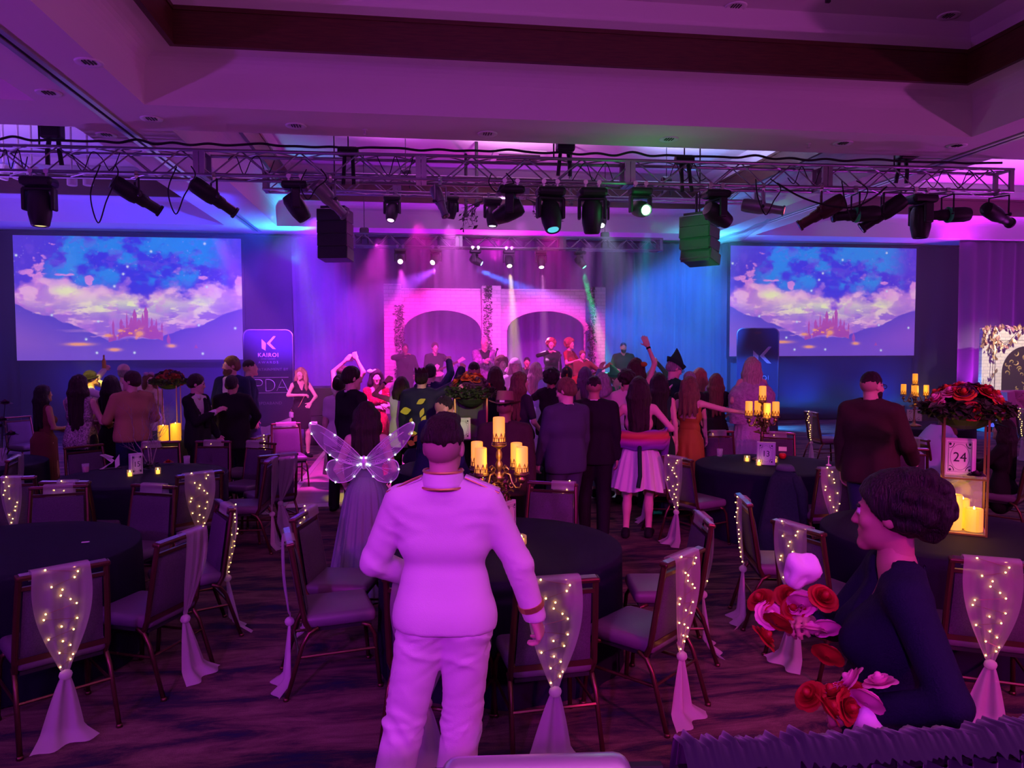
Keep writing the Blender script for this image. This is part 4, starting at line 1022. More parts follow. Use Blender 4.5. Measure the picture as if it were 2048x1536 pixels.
# ------------------------------------------------------------------ tables
TR = .81
def table_proto():
    c = MB()
    prof_n = 120
    def fn(u, v):
        a = 2*PI*u
        if v < .35: r = TR*(v/.35); return (r*math.cos(a), r*math.sin(a), .752)
        if v < .45:
            q = (v-.35)/.10*PI/2; r = TR+.012*math.sin(q); return (r*math.cos(a), r*math.sin(a), .752-.012*(1-math.cos(q)))
        q = (v-.45)/.55; f = .014*q*(math.sin(a*11+.6)+.5*math.sin(a*19+2)); r = TR+.012+.008*q+f
        return (r*math.cos(a), r*math.sin(a), .74-.732*q)
    c.grid(fn, prof_n, 14); cl = c.mesh('tablecloth', M_cloth, smooth=True)
    tp = MB().lathe([(0, .725), (TR-.01, .725), (TR-.01, .748), (0, .748)], 40).mesh('tabletop', M_wood)
    lg = [MB().tube([(.5*math.cos(a), .5*math.sin(a), 0), (.45*math.cos(a), .45*math.sin(a), .725)], .018, 6).mesh('leg', M_steel) for a in (.78, 2.36, 3.93, 5.5)]
    return cl, tp, lg
TCL, TTP, TLG = table_proto()
TABZ = .754
def table(c, label, rz=0):
    t = thing('round_table', label, 'table', (c.x, c.y, 0), rz, 'round tables under black cloths')
    mesh_obj('tablecloth', TCL, t); mesh_obj('tabletop', TTP, t)
    for l in TLG: mesh_obj('leg', l, t)
    return t
TAB = {}
def tab(key, px, d, label): c = atd(px, 900, d); c.z = 0; TAB[key] = c; return table(c, label, sum(map(ord, key)) % 7)
tab('LT', 2, 4.95, 'black-clothed round table with nothing but a small bright scrap on it')
tab('T15', 288, 7.85, 'black-clothed round table carrying the number 15 card and bare white branches')
tab('CT', 1000, 5.05, 'black-clothed round table in front of the man in white, with a tall brass candelabra')
tab('T13', 1540, 8.45, 'black-clothed round table carrying the number 13 card')
tab('T24', 1890, 5.35, 'black-clothed round table carrying the gold stand with number 24')
tab('FT', 1838, 12.6, 'black-clothed round table with a candelabra in front of the empty dark wall')
tab('FL', 325, 11.35, 'black-clothed round table with red flowers on a tall stand behind the man in the tie')
tab('CF', 940, 8.3, 'black-clothed round table hidden behind the man in the brown hat, with a gold flower stand')
tab('LF', -70, 8.6, 'black-clothed round table at the frame edge with dark roses on it')

CHAIRS = []
def chr_(px, py, key=None, yaw=None, label='', sv=None, slabel='', lights=True, off=0):
    """px,py: middle of the top rail in the photograph; key: the table it faces"""
    r = at(px, py, .935)
    if yaw is not None:
        b = out_yaw(r)+R(yaw); d = Vector((math.sin(b), math.cos(b), 0))
    else:
        d = TAB[key]-Vector((r.x, r.y, 0)); d.normalize(); d.rotate(Matrix.Rotation(R(off), 3, 'Z'))
    p = Vector((r.x, r.y, 0))+d*.285
    for _ in range(12):          # keep clear of the cloth and of the chairs already standing
        for tc_ in TAB.values():
            g = p-tc_
            if g.length < TR+.30: p = tc_+g.normalized()*(TR+.30)
        for q_ in CHAIRS:
            g = p-q_
            if 1e-6 < g.length < .54: p = q_+g.normalized()*.54
    CHAIRS.append(p.copy())
    c = chair(p, math.atan2(-d.x, d.y), label)
    if sv is not None: sash(c, sv, slabel, lights)
    return c, d
# table at the lower edge (bare table)
chr_(129, 1136, 'LT', None, 'chair with a brightly lit sash, back turned, in front of the bare table', 0, 'wide sheer sash full of warm lights on the back-turned chair at the bare table', off=0)
chr_(306, 1066, 'LT', None, 'chair seen from the side at the bare table, its plain sash hanging to the carpet', 1, 'plain unlit sheer sash on the side-on chair at the bare table', False)
chr_(412, 1010, 'LT', None, 'chair with vinyl seat in view facing the bare table from the aisle', 2, 'billowing lit sash on the aisle chair with its vinyl seat in view', off=10)
chr_(252, 984, 'LT', None, 'chair facing the room across the bare table, sash flap over its rail', 5, 'sash with a short flap over the rail of the chair across the bare table', False)
chr_(102, 982, 'LT', None, 'gold-edged chair facing the room across the bare table', 5, 'sash with a short flap over the gold-edged chair across the bare table')
chr_(16, 955, None, 20, 'back-turned chair with a lit sash at the frame edge by the dark roses', 3, 'lit sheer sash on the back-turned chair at the frame edge')
chr_(30, 915, None, -75, 'side-on chair with a folded pale sash by the woman in the brown dress', 1, 'unlit folded sash on the side-on chair by the woman in the brown dress', False)
# table 15
chr_(166, 952, 'T15', None, 'back-turned chair with a narrow lit sash before the pink drink on table 15', 3, 'narrow lit sash on the chair before the drink glass at table 15')
chr_(378, 940, 'T15', None, 'back-turned chair with a lit sash before the lone votive on table 15', 0, 'sheer lit sash on the back-turned chair before the votive on table 15')
chr_(481, 917, 'T15', None, 'back-turned aisle chair with a faintly lit trailing sash at table 15', 0, 'finely pleated sash on the aisle chair of table 15', False, off=8)
chr_(557, 909, None, -22, 'dark back-turned chair beside the dance floor edge with a sash at its side', 1, 'pink sash on the dark chair beside the dance floor edge', False)
chr_(167, 891, 'T15', None, 'plain chair facing the room in front of the woman in the sequin top')
chr_(322, 883, 'T15', None, 'chair facing the room behind the white branches with a sash over one side', 1, 'sash over one side of the chair behind the white branches')
chr_(398, 882, 'T15', None, 'gold-edged chair facing the room behind the empty glass, before the man in the tie', 5, 'small lit sash on the gold-edged chair before the man in the tie')
chr_(483, 883, 'T15', None, 'chair facing the room behind table 15, before the man in the black coat', 1, 'unlit sash on the chair before the man in the black coat', False)
chr_(523, 872, None, -60, 'narrow side-on chair between the man in the black coat and the dark aisle chair', 3, 'sash on the narrow side-on chair next to the black coat', True)
chr_(34, 833, None, 150, 'gold-lit chair standing alone before the blue wall')
chr_(571, 846, None, 170, 'pale-covered chair under the navy banner beside the blonde woman', 4, 'broad pale sash on the chair under the navy banner', False)
# centre table
chr_(583, 1070, 'CT', None, 'side-on chair with vinyl seat, first on the aisle beside the man in white', 1, 'unlit sash trailing on the carpet from the first aisle chair by the man in white', False)
chr_(631, 1029, 'CT', None, 'side-on chair behind the first aisle chair, before the winged woman', 2, 'lit sash on the chair before the winged woman')
chr_(1114, 1158, 'CT', None, 'back-turned chair under the hand of the man in white', 0, 'brightest lit sash, hanging under the hand of the man in white')
chr_(1312, 1098, 'CT', None, 'chair seen from behind its shoulder, lit sash swinging to the carpet, at the candelabra table', 0, 'lit pink sash on the chair opposite the man in white')
chr_(1300, 1034, 'CT', None, 'chair showing its padded front, with a knotted scrap of sash on the rail', 5, 'knotted scrap of sash on the padded-front chair', True)
chr_(1104, 965, 'CT', None, 'chair facing the room across the candelabra table, before the man in the grey suit', 2, 'sash with lights at the side of the chair before the man in the grey suit')
chr_(868, 1150, 'CT', None, 'chair hidden behind the man in white, its sash showing between his legs', 4, 'pale sash showing between the legs of the man in white', False)
ks, kd = chr_(1018, 962, 'CT', None, 'chair under a ruffled black shawl beyond the brass candelabra', 3, 'lit sash beside the ruffled black shawl')
# table 13
chr_(1426, 908, 'T13', None, 'back-turned chair with a lit sash, in front of the glass on table 13', 0, 'pink lit sash on the back-turned chair before table 13')
chr_(1359, 893, 'T13', None, 'side-on chair with bulbs down its edge, between the tulle skirt and table 13', 2, 'sash hung with many bulbs beside the tulle skirt')
chr_(1435, 862, 'T13', None, 'chair facing the room behind the glass with the straw on table 13', 5, 'small lit sash on the chair behind the glass at table 13')
chr_(1556, 865, 'T13', None, 'chair facing the room behind the red apple on table 13', 5, 'small lit sash on the chair behind the red apple')
c, d = chr_(1621, 824, None, 62, 'lone side-on chair with a white seat before the blue lit floor', 3, 'lit sash on the lone chair before the blue lit floor')
chr_(1622, 920, 'T13', None, 'back-turned chair with a dark green coat hung on its corner', 2, 'dim lit sash on the chair with the green coat')
kc = Vector(bpy.data.objects[-1].location) if False else at(1575, 955, .9)
# table 24
chr_(1509, 998, 'T24', None, 'side-on chair alone on the carpet with bulbs down its sash, facing the server', 3, 'bulb-lit sash on the lone side-on chair facing the server', off=8)
chr_(1640, 1046, 'T24', None, 'back-turned chair with a lit sash beside the server', 0, 'lit sash on the chair beside the server', off=0)
chr_(1992, 1122, 'T24', None, 'back-turned chair with a lit sash at the frame edge before the gold stand', 0, 'long lit sash at the frame edge before the gold stand')
chr_(1784, 811, 'FT', None, 'plain chair facing the room before the empty dark wall, nearer the bearded man')
chr_(1848, 812, 'FT', None, 'plain chair facing the room before the empty dark wall, behind the big flowers')
chr_(2044, 818, None, 60, 'chair with a bulb-lit sash in front of the pink sofa', 3, 'bulb-lit sash in front of the pink sofa')

# ------------------------------------------------------------------ cloth things on chairs
def shawl(p, rz, label, m, name='ruffled_shawl'):
    t = thing(name, label, 'shawl', (p.x, p.y, 0), rz); mb = MB()
    def fn(u, v):
        q = v; w_ = .16+.16*q; x = (u-.5)*2*w_+.012*math.sin(u*40+q*9); z = .97-.62*q+.012*math.sin(u*31+q*26)
        return (x, -.33-.03*math.sin(u*PI)-.02*math.sin(u*24+q*14)-.05*q, z)
    mb.grid(fn, 60, 40); o = mb.build('cloth', m, t, smooth=True)
    so_ = o.modifiers.new('thickness', 'SOLIDIFY'); so_.thickness = .012
    return t
M_shawl = mat('black_ruffle', (.012, .016, .022), .8, sheen=.4)
shawl(ks.location, ks.rotation_euler[2]+PI*0+.35, 'ruffled black shawl hung over a chair beyond the brass candelabra', M_shawl)
M_coat = mat('dark_green_wool', (.022, .055, .05), .9, noise_amt=.3, nscale=60)
cp = at(1568, 1108, .02); t = thing('hung_coat', 'dark green coat hanging from the corner of a chair at table 13', 'coat', (cp.x, cp.y, 0), -out_yaw(cp)-.3)
def coat(u, v):
    a = 2*PI*u; w_ = .10+.17*v**.6; dpt = .05+.05*v; f = 1+.09*math.sin(a*7)*v
    return (w_*math.cos(a)*f-.02*v, dpt*math.sin(a)*f, .87-.84*v+(0 if v > .08 else -.02*abs(math.cos(a))))
mb = MB(); mb.grid(coat, 48, 16); mb.build('coat_body', M_coat, t, smooth=True)
MB().tube([(.10, 0, .80), (.17, -.02, .66), (.20, -.03, .36)], [.05, .055, .045], 10).build('sleeve', M_coat, t, smooth=True)
MB().lathe([(.10, .86), (.085, .90), (.06, .92), (.05, .90)], 20, M=Matrix.Diagonal((1, .6, 1))).build('collar', mat('grey_lining', (.14, .17, .16), .8), t, smooth=True)

# ------------------------------------------------------------------ table pieces
def candle_mesh(r, h, m=M_candle):
    return MB().lathe([(0, 0), (r, 0), (r, h-.012), (r*.96, h-.004), (r*.8, h-.002), (r*.72, h-.012), (0, h-.016)], 22).mesh('candle', m, smooth=False)
CAND = candle_mesh(.040, .17)
def cage_mesh():
    mb = MB(); r = .044
    mb.lathe([(.05, -.006), (.05, 0), (r+.002, .004), (r, .008)], 20)
    for k in range(8):
        a = 2*PI*k/8
        P = lambda th, z: (r*math.cos(th), r*math.sin(th), z)
        mb.tube([P(a, .0), P(a, .028), P(a, .066)], .0022, 4)
        for s in (-1, 1): mb.tube([P(a, .066), P(a+s*.16, .046), P(a+s*.39, .024), P(a+s*.30, .008)], .0020, 4)
        mb.tube([P(a+.39+.10*math.cos(q), .022+.012*math.sin(q)) for q in [PI*2*j/8 for j in range(8)]], .0018, 4, closed=True)
    mb.tube([(r*math.cos(2*PI*k/24), r*math.sin(2*PI*k/24), .032) for k in range(24)], .0018, 4, closed=True)
    return mb.mesh('filigree_cage', M_brass)
CAGE = cage_mesh()
def candelabra(c, rz, label):
    t = thing('candelabra', label, 'candelabra', (c.x, c.y, TABZ), rz, 'brass candelabras with pillar candles')
    MB().lathe([(0, 0), (.11, 0), (.115, .012), (.08, .03), (.035, .045), (.022, .07), (.03, .09), (.016, .12), (.014, .26), (.026, .28), (.015, .30), (.014, .42), (.034, .45), (.040, .47), (.02, .49), (.013, .51), (.024, .53), (.024, .56), (.012, .58), (.020, .60), (.020, .63), (.012, .65), (.018, .665), (.05, .68), (.052, .69), (0, .69)], 18).build('stem', M_brass, t, smooth=True)
    def put(x, y, z):
        o = mesh_obj('candle', CAND, t, (x, y, z+.004)); g = mesh_obj('filigree_cage', CAGE, t, (x, y, z))
    put(0, 0, .70)
    for k in range(4):
        a = R(38+(0 if k % 2 else -14))+k*PI/2; ca, sa = math.cos(a), math.sin(a); rr = .175 if k % 2 else .17; zt = .50
        P = lambda r_, z: (r_*ca, r_*sa, z)
        arm = MB(); arm.tube([P(.02, .46), P(.05, .50), P(.085, .49), P(.10, .44), P(.13, .405), P(.165, .41), P(rr, .45)], .0085, 8)
        arm.tube([P(.05, .50), P(.035, .525), P(.055, .54), P(.075, .525), P(.065, .508)], .006, 6); arm.tube([P(.10, .44), P(.075, .42), P(.09, .40), P(.11, .41)], .006, 6)
        arm.lathe([(.010, .44), (.024, .455), (.024, .475), (.012, .485), (.02, .493), (.05, .50), (.05, .506), (0, .506)], 14, c=(rr*ca, rr*sa, 0)); arm.build('arm', M_brass, t, smooth=True)
        put(rr*ca, rr*sa, .512 if k != 1 else .525)
    dr = MB(); rnd = random.Random(5)
    leaves(dr, 60, lambda: (rnd.gauss(0, .05), rnd.gauss(0, .05), .36+rnd.uniform(-.06, .10)), .03, rnd)
    tag(dr.build('leaf_drape', M_brass, t), kind='stuff')
    return t
candelabra(atd(998, 900, 5.0), .25, 'brass candelabra with five amber candles in front of the man in the brown hat')
candelabra(atd(1524, 880, 8.75), 1.0, 'brass candelabra with five amber candles in front of the woman in fur')
candelabra(atd(1828, 850, 12.4), .6, 'brass candelabra with amber candles against the empty dark wall')
for c, d in ((998, 4.98), (1526, 8.6), (1828, 12.38)):
    q = atd(c, 850, d); point('candle_glow', (q.x, q.y-.16, 1.36), 3.0, (1, .42, .05), .10)
def sign(c, rz, num, label, w_=.15, h=.21, z=TABZ, box=False):
    t = thing('table_number', label, 'sign', (c.x, c.y, z), rz)
    MB().bevbox((0, 0, h/2), (w_, .03 if not box else .07, h), .003, 1).build('frame', mat('pale_frame', (.62, .56, .6), .5), t)
    yf = -.017 if not box else -.037
    MB().box((0, yf, h/2), (w_*.86, .003, h*.9)).build('card', M_card, t)
    ln_ = MB(); a, b_ = w_*.37, h*.40; y = yf-.003
    for s, r in ((1.0, .0012), (.93, .0007)): ln_.tube([(-a*s, y, h/2-b_*s), (a*s, y, h/2-b_*s), (a*s, y, h/2+b_*s), (-a*s, y, h/2+b_*s)], r, 4, closed=True)
    for sx in (-1, 1):
        for sz in (-1, 1):
            ln_.tube([(sx*(a*.90-.022*math.cos(q)*w_/.15), y, h/2+sz*(b_*.92-.026*math.sin(q)*w_/.15)) for q in [PI*j/12 for j in range(7)]], .0022, 4)
            ln_.ball((sx*a*.82, y, h/2+sz*b_*.86), (.008, .001, .010), 6, 4)
    ln_.tube([(a*.80*math.cos(q), y, h/2+b_*.86*math.sin(q)) for q in [2*PI*j/32 for j in range(32)]], .0009, 4, closed=True)
    ln_.build('border', M_ink, t)
    if num:
        me = text_mesh(num, h*.36, .0008, sx=.9); me.materials.append(M_ink); mesh_obj('lettering', me, t, (0, y, h/2-h*.12), (PI/2, 0, 0))
    return t
def votive(c, label, z=TABZ):
    t = thing('votive', label, 'candle', (c.x, c.y, z), .4, 'glass votives with lit candles')
    MB().bevbox((0, 0, .035), (.055, .055, .07), .006, 1).build('glass', mat('votive_glass', (.9, .8, .5), .1, alpha=.25, spec=.8), t)
    MB().lathe([(0, .004), (.019, .004), (.019, .04), (0, .042)], 12).build('candle', mat('votive_wax', (.9, .6, .2), .5, emit=(1, .50, .04), estr=2.2), t)
    MB().lathe([(0, .042), (.008, .05), (.004, .062), (0, .068)], 8).build('flame', mat('led_flame', (1, .8, .3), .5, emit=(1, .75, .2), estr=9), t)
def tumbler(c, label, drink=None, z=TABZ):
    t = thing('tumbler', label, 'glass', (c.x, c.y, z)); MB().lathe([(0, .004), (.032, .004), (.037, .10), (.034, .10), (.030, .012), (0, .012)], 20).build('glass', M_glass, t, smooth=True)
    if drink: MB().lathe([(0, .013), (.030, .013), (.033, .07), (0, .07)], 16).build('drink', mat('pink_drink', drink, .2, alpha=.7), t)
def rose_mesh(m, seed):
    rnd = random.Random(seed); mb = MB(); mb.ball((0, 0, .012), (.014, .014, .02), 8, 5)
    for ring_, (n, Rr, op, h) in enumerate(((3, .020, .1, .038), (4, .030, .3, .038), (5, .040, .6, .034), (6, .048, .95, .026))):
        for k in range(n):
            a = 2*PI*k/n+ring_*.7+rnd.uniform(-.15, .15)
            def fn(u, v):
                e = abs(u-.5)*2; th = a+(u-.5)*(2*PI/n)*1.45*(.75+.25*math.sin(v*PI)); q = v*(1-.18*e*e)
                rr = .006+(Rr-.006)*math.sin(min(1, q*1.15)*PI/2)+.010*op*max(0, q-.6)*2.5; z = -.014+h*q*(1-.45*op*q)-.010*op*max(0, q-.7)*3
                return (rr*math.cos(th), rr*math.sin(th), z)
            mb.grid(fn, 4, 4)
    return mb.mesh('rose', m, smooth=True)
ROSE = {k: rose_mesh(m, i) for i, (k, m) in enumerate((('red', M_red), ('orange', M_orange), ('pink', M_pink), ('plum', M_plum)))}
ROSE_LAB = {'red': 'red rose', 'orange': 'orange-red rose', 'pink': 'pink rose', 'plum': 'dark plum rose'}
def flowers(c, z, rx, rz_, label, mix, n=34, seed=1, size=1.0, cat='flowers'):
    t = thing('flower_arrangement', label, cat, (c.x, c.y, z)); rnd = random.Random(seed)
    for k in range(n):
        th = rnd.uniform(0, 6.283); ph = math.asin(rnd.uniform(.05, .98)); kd = rnd.choice(mix); s = size*rnd.uniform(.8, 1.35)
        v = Vector((math.cos(th)*math.cos(ph), math.sin(th)*math.cos(ph), math.sin(ph)))
        o = mesh_obj('rose', ROSE[kd], t, (v.x*rx*.86, v.y*rx*.86, .02+v.z*rz_*.86)); o.rotation_euler = Vector((v.x, v.y, v.z+.25)).to_track_quat('Z', 'Y').to_euler(); o.scale = (s, s, s); o['label'] = ROSE_LAB[kd]
    g = MB()
    def fp():
        th = rnd.uniform(0, 6.283); q = rnd.uniform(.5, 1.12); return (q*rx*math.cos(th), q*rx*math.sin(th), rnd.uniform(-.06, .55)*rz_*(1.25-q*.6))
    leaves(g, 1300, fp, .032*size, rnd); tag(g.build('foliage', M_leaf, t), kind='stuff')
    MB().ball((0, 0, .02), (rx*.75, rx*.75, rz_*.6), 14, 8).build('moss_core', M_leaf, t)
    return t
# table 24: gold two-tier stand, candles, number, flowers
b24 = at(1925, 1062, TABZ); H24 = .83; W24 = .27; rz24 = -out_yaw(b24)+.06
g24 = thing('gold_lantern_stand', 'square gold-framed two-tier stand holding candles and the number 24', 'stand', (b24.x, b24.y, TABZ), rz24)
for x in (-1, 1):
    for y in (-1, 1): MB().bb(x*W24/2-.007, x*W24/2+.007, y*W24/2-.007, y*W24/2+.007, 0, H24).build('post', M_gold, g24)
for z in (.008, .40, H24):
    mb = MB()
    for s in (-1, 1): mb.bb(-W24/2, W24/2, s*W24/2-.006, s*W24/2+.006, z-.006, z+.006); mb.bb(s*W24/2-.006, s*W24/2+.006, -W24/2, W24/2, z-.006, z+.006)
    mb.build('rail', M_gold, g24)
    MB().bb(-W24/2+.006, W24/2-.006, -W24/2+.006, W24/2-.006, z-.004, z+.003).build('shelf', M_glass if z < .5 else M_blackpl, g24)
for z0, z1 in ((.014, .394),):
    MB().bb(-W24/2+.01, W24/2-.01, W24/2-.004, W24/2-.002, z0, z1).build('glass_pane', M_glass, g24)
def in24(x, y): return g24.matrix_basis @ Vector((x, y, 0))
def pillar(q, r, h, z, label):
    t = thing('pillar_candle', label, 'candle', (q.x, q.y, z), 0); mesh_obj('wax', candle_mesh(r, h, M_candle2), t)
    MB().lathe([(0, h-.015), (.007, h-.01), (.004, h+.008), (0, h+.012)], 8).build('flame', MATS.get('led_flame') or mat('led_flame', (1, .8, .3), .5, emit=(1, .75, .2), estr=9), t)
pillar(in24(-.055, -.03), .050, .255, TABZ+.016, 'tall glowing pillar candle inside the gold stand')
pillar(in24(.0, .055), .045, .215, TABZ+.016, 'middle-height glowing pillar candle tucked behind the tall one in the gold stand')
pillar(in24(.066, -.025), .058, .165, TABZ+.016, 'short wide glowing pillar candle inside the gold stand')
q = in24(0, -.25); point('candle_glow', (q.x, q.y, TABZ+.22), 2.2, (1, .5, .05), .08)
q = in24(-.03, .0); sign(q, rz24, '24', 'framed card with the number 24 in the gold stand', .20, .27, TABZ+.404)
q = in24(.07, -.08); o = mesh_obj('rose', ROSE['plum'], None, (q.x, q.y, TABZ+.43)); o.name = 'fallen_rose'; o.scale = (1.1, 1.1, 1.0); tag(o, 'single dusky rose lying before the number 24 card', 'rose')
c24 = Vector((b24.x, b24.y, 0)); flowers(c24, TABZ+H24+.02, .27, .22, 'big mixed red and pink flower arrangement on top of the gold stand', ['red', 'red', 'plum', 'pink', 'red', 'plum', 'orange'], 64, 4, 1.1)
# table 13
def onT(px, py):
    q = at(px, py, TABZ); c = min(TAB.values(), key=lambda v: (v.xy-q.xy).length); g = q.xy-c.xy
    if g.length > .70: g = g.normalized()*.70; q = Vector((c.x+g.x, c.y+g.y, TABZ))   # everything stays on its table
    return q
q = onT(1532, 930); sign(q, -out_yaw(q)-.05, '13', 'framed card with the number 13 behind three glowing votives', .20, .26)
for px, py, l in ((1494, 923, 'votive beside the frame of number 13 on the dance floor side'), (1518, 931, 'votive standing right in front of number 13'), (1549, 925, 'votive between number 13 and the red apple')): votive(onT(px, py), l)
def apple(q, label, card=True):
    t = thing('apple', label, 'apple', (q.x, q.y, TABZ)); M_ap = mat('red_apple_skin', (.5, .01, .02), .25)
    MB().lathe([(0, .012), (.012, .004), (.03, .006), (.042, .03), (.042, .05), (.032, .068), (.014, .072), (.004, .062)], 18).build('fruit', M_ap, t, smooth=True)
    MB().tube([(0, 0, .06), (.004, 0, .095)], .0025, 5).build('stem', M_wood, t)
    if card:
        k = thing('place_card', 'small pale place card propped on the '+label.split(' on ')[0].split(' at ')[0]+' stem '+label[label.find(' on ')+1 if ' on ' in label else label.find(' at ')+1:], 'card', (q.x, q.y, TABZ+.094), -out_yaw(q))
        MB().box((0, 0, .026), (.09, .004, .05)).build('card', M_card, k)
apple(onT(1565, 918), 'red apple on table 13')
tumbler(onT(1407, 909), 'small glass with a straw on the rim side of table 13'); q = onT(1407, 909)
o = MB().tube([(0, 0, .02), (-.02, 0, .22)], .003, 6).build('drinking_straw', M_brass, None, (q.x, q.y, TABZ+.012)); tag(o, 'thin straw standing in the glass on table 13', 'straw')
q = onT(1657, 931); t = thing('bud_vase', 'slim white vase glinting on the far rim of table 13', 'vase', (q.x, q.y, TABZ)); MB().lathe([(0, 0), (.03, 0), (.028, .008), (.006, .02), (.005, .09), (.014, .10), (.012, .105)], 14).build('body', M_card, t, smooth=True)
# centre table
votive(onT(1043, 1089), 'votive alone on the bare cloth beside the man in white')
q = onT(1018, 1062); sign(q, -out_yaw(q)+1.05, '', 'framed number card half hidden behind the man in white', .16, .22)
# table 15
q = onT(272, 948); sign(q, -out_yaw(q)+.3, '15', 'tall box card with the number 15 beside the white branches', .12, .22, box=True)
votive(onT(260, 953), 'votive in front of the number 15 box'); votive(onT(316, 948), 'votive beside the branches, apart from the number 15 box')
tumbler(onT(169, 946), 'tumbler with pink drink on the rim of table 15', (.6, .25, .3)); tumbler(onT(382, 927), 'empty tumbler before the gold-edged chair at table 15')
q = onT(219, 936); t = thing('logo_award', 'pale cut-out K logo plaque standing on table 15', 'plaque', (q.x, q.y, TABZ), -out_yaw(q)+.2)
mb = MB()
for P in ([(-.12, .16), (-.02, .10), (.02, .13), (-.06, .165)], [(-.11, .165), (-.06, .165), (.025, .09), (.0, .06)], [(-.0, .06), (.025, .09), (-.09, .005), (-.125, .005)], [(.03, .085), (.075, .15), (.075, .03), (.03, .0)]): mb.prism(P, -.006, .006)
mb.build('logo', M_card, t); MB().bb(-.13, .09, -.04, .04, -.0, .006).build('base', M_black, t)
q = onT(212, 940)
br = onT(300, 941); t = thing('branch_centrepiece', 'bare white branching twigs rising from moss on table 15', 'centrepiece', (br.x, br.y, TABZ)); rnd = random.Random(11); mb = MB()
M_twig = mat('pale_bark', (.46, .36, .38), .8, noise_amt=.5, nscale=30)
def twig(p, d, L, r, lev):
    pts = [p]; dd = d.copy()
    for k in range(5): dd = (dd+Vector((rnd.uniform(-.25, .25), rnd.uniform(-.25, .25), rnd.uniform(-.1, .2)))).normalized(); pts.append(pts[-1]+dd*L/5)
    mb.tube(pts, [r*(1-.14*i) for i in range(6)], 6)
    if lev < 3:
        for k in range(3): twig(pts[rnd.randint(2, 5)], (dd+Vector((rnd.uniform(-1, 1), rnd.uniform(-1, 1), rnd.uniform(-.1, .6)))).normalized(), L*.62, r*.55, lev+1)
for a in (-.9, -.2, .5, 1.2): twig(Vector((0, 0, .02)), Vector((math.sin(a)*.75, rnd.uniform(-.3, .3), 1)).normalized(), .40, .008, 0)
mb.build('branches', M_twig, t, smooth=True); g = MB(); leaves(g, 200, lambda: (rnd.gauss(0, .05), rnd.gauss(0, .05), rnd.uniform(.02, .09)), .015, rnd); tag(g.build('moss', M_leaf, t), kind='stuff')
q = onT(352, 922); o = mesh_obj('rose', ROSE['red'], None, (q.x, q.y, TABZ+.03)); o.name = 'loose_rose'; tag(o, 'single dark red rose lying beside the white branches', 'rose')
# bare table: small bright scrap
q = onT(171, 1085); o = MB().bevbox((0, 0, .003), (.05, .018, .006), .002, 1).build('paper_scrap', M_card, None, (q.x, q.y, TABZ), (0, 0, .2)); tag(o, 'small pale scrap lying on the bare table', 'paper')
# far table with red flowers on a thin stand, lantern with candles
fl = TAB['FL']; q = atd(338, 760, 11.2); f0 = Vector((q.x, q.y, 0))
t = thing('flower_stand', 'tall thin wire stand under the red flowers on the table behind the tie', 'stand', (f0.x, f0.y, TABZ)); zf = atd(338, 768, 11.2).z
for x, y in ((-.13, -.1), (.13, -.1), (-.13, .1), (.13, .1)): MB().bb(x-.006, x+.006, y-.006, y+.006, 0, zf-TABZ).build('post', M_gold, t)
MB().lathe([(0, zf-TABZ-.01), (.16, zf-TABZ-.01), (.16, zf-TABZ), (0, zf-TABZ)], 20).build('plate', M_gold, t)
flowers(f0, zf+.01, .24, .19, 'red rose arrangement on the tall wire stand', ['red', 'plum', 'plum', 'red'], 44, 9, 1.1)
for px, h, l in ((326, .17, 'short glowing pillar candle on the table behind the tie'), (351, .20, 'taller glowing pillar candle on the table behind the tie')):
    q = atd(px, 850, 10.75); pillar(q, .072, h+.05, TABZ, l)
q = atd(338, 850, 10.5); point('candle_glow', (q.x, q.y, 1.05), 5, (1, .5, .06), .08)
# hidden middle table with gold stand and flowers
q = atd(942, 800, 8.0); f1 = Vector((q.x, q.y, 0)); zf = atd(942, 793, 8.0).z
t = thing('flower_stand', 'square gold wire stand under the mixed flowers, behind the man in the brown hat', 'stand', (f1.x, f1.y, TABZ), -out_yaw(q))
for x in (-.17, .17):
    for y in (-.12, .12): MB().bb(x-.007, x+.007, y-.007, y+.007, 0, zf-TABZ).build('post', M_gold, t)
for z in (.01, zf-TABZ-.007):
    mb = MB()
    for s in (-1, 1): mb.bb(-.17, .17, s*.12-.006, s*.12+.006, z-.006, z+.006); mb.bb(s*.17-.006, s*.17+.006, -.12, .12, z-.006, z+.006)
    mb.build('rail', M_gold, t)
MB().bb(-.16, .16, .11, .114, .02, zf-TABZ-.02).build('dark_panel', M_blackpl, t)
MB().bb(-.165, .165, -.115, .115, 1.10-TABZ, 1.112-TABZ).build('shelf', M_blackpl, t)
q = atd(925, 850, 7.93); sign(q, -out_yaw(q)+.1, '', 'framed number card behind the head of the man in white', .17, .23, z=1.112)
flowers(f1, zf+.01, .24, .24, 'mixed dark flower arrangement with an orange bloom, before the stage', ['plum', 'plum', 'plum', 'pink', 'plum', 'red', 'plum', 'orange'], 46, 6, 1.1)
# far right table pieces
q = onT(1823, 838); sign(q, -out_yaw(q), '', 'framed number card below the far candelabra', .24, .20)
apple(onT(1799, 840), 'red apple at the far candelabra table')
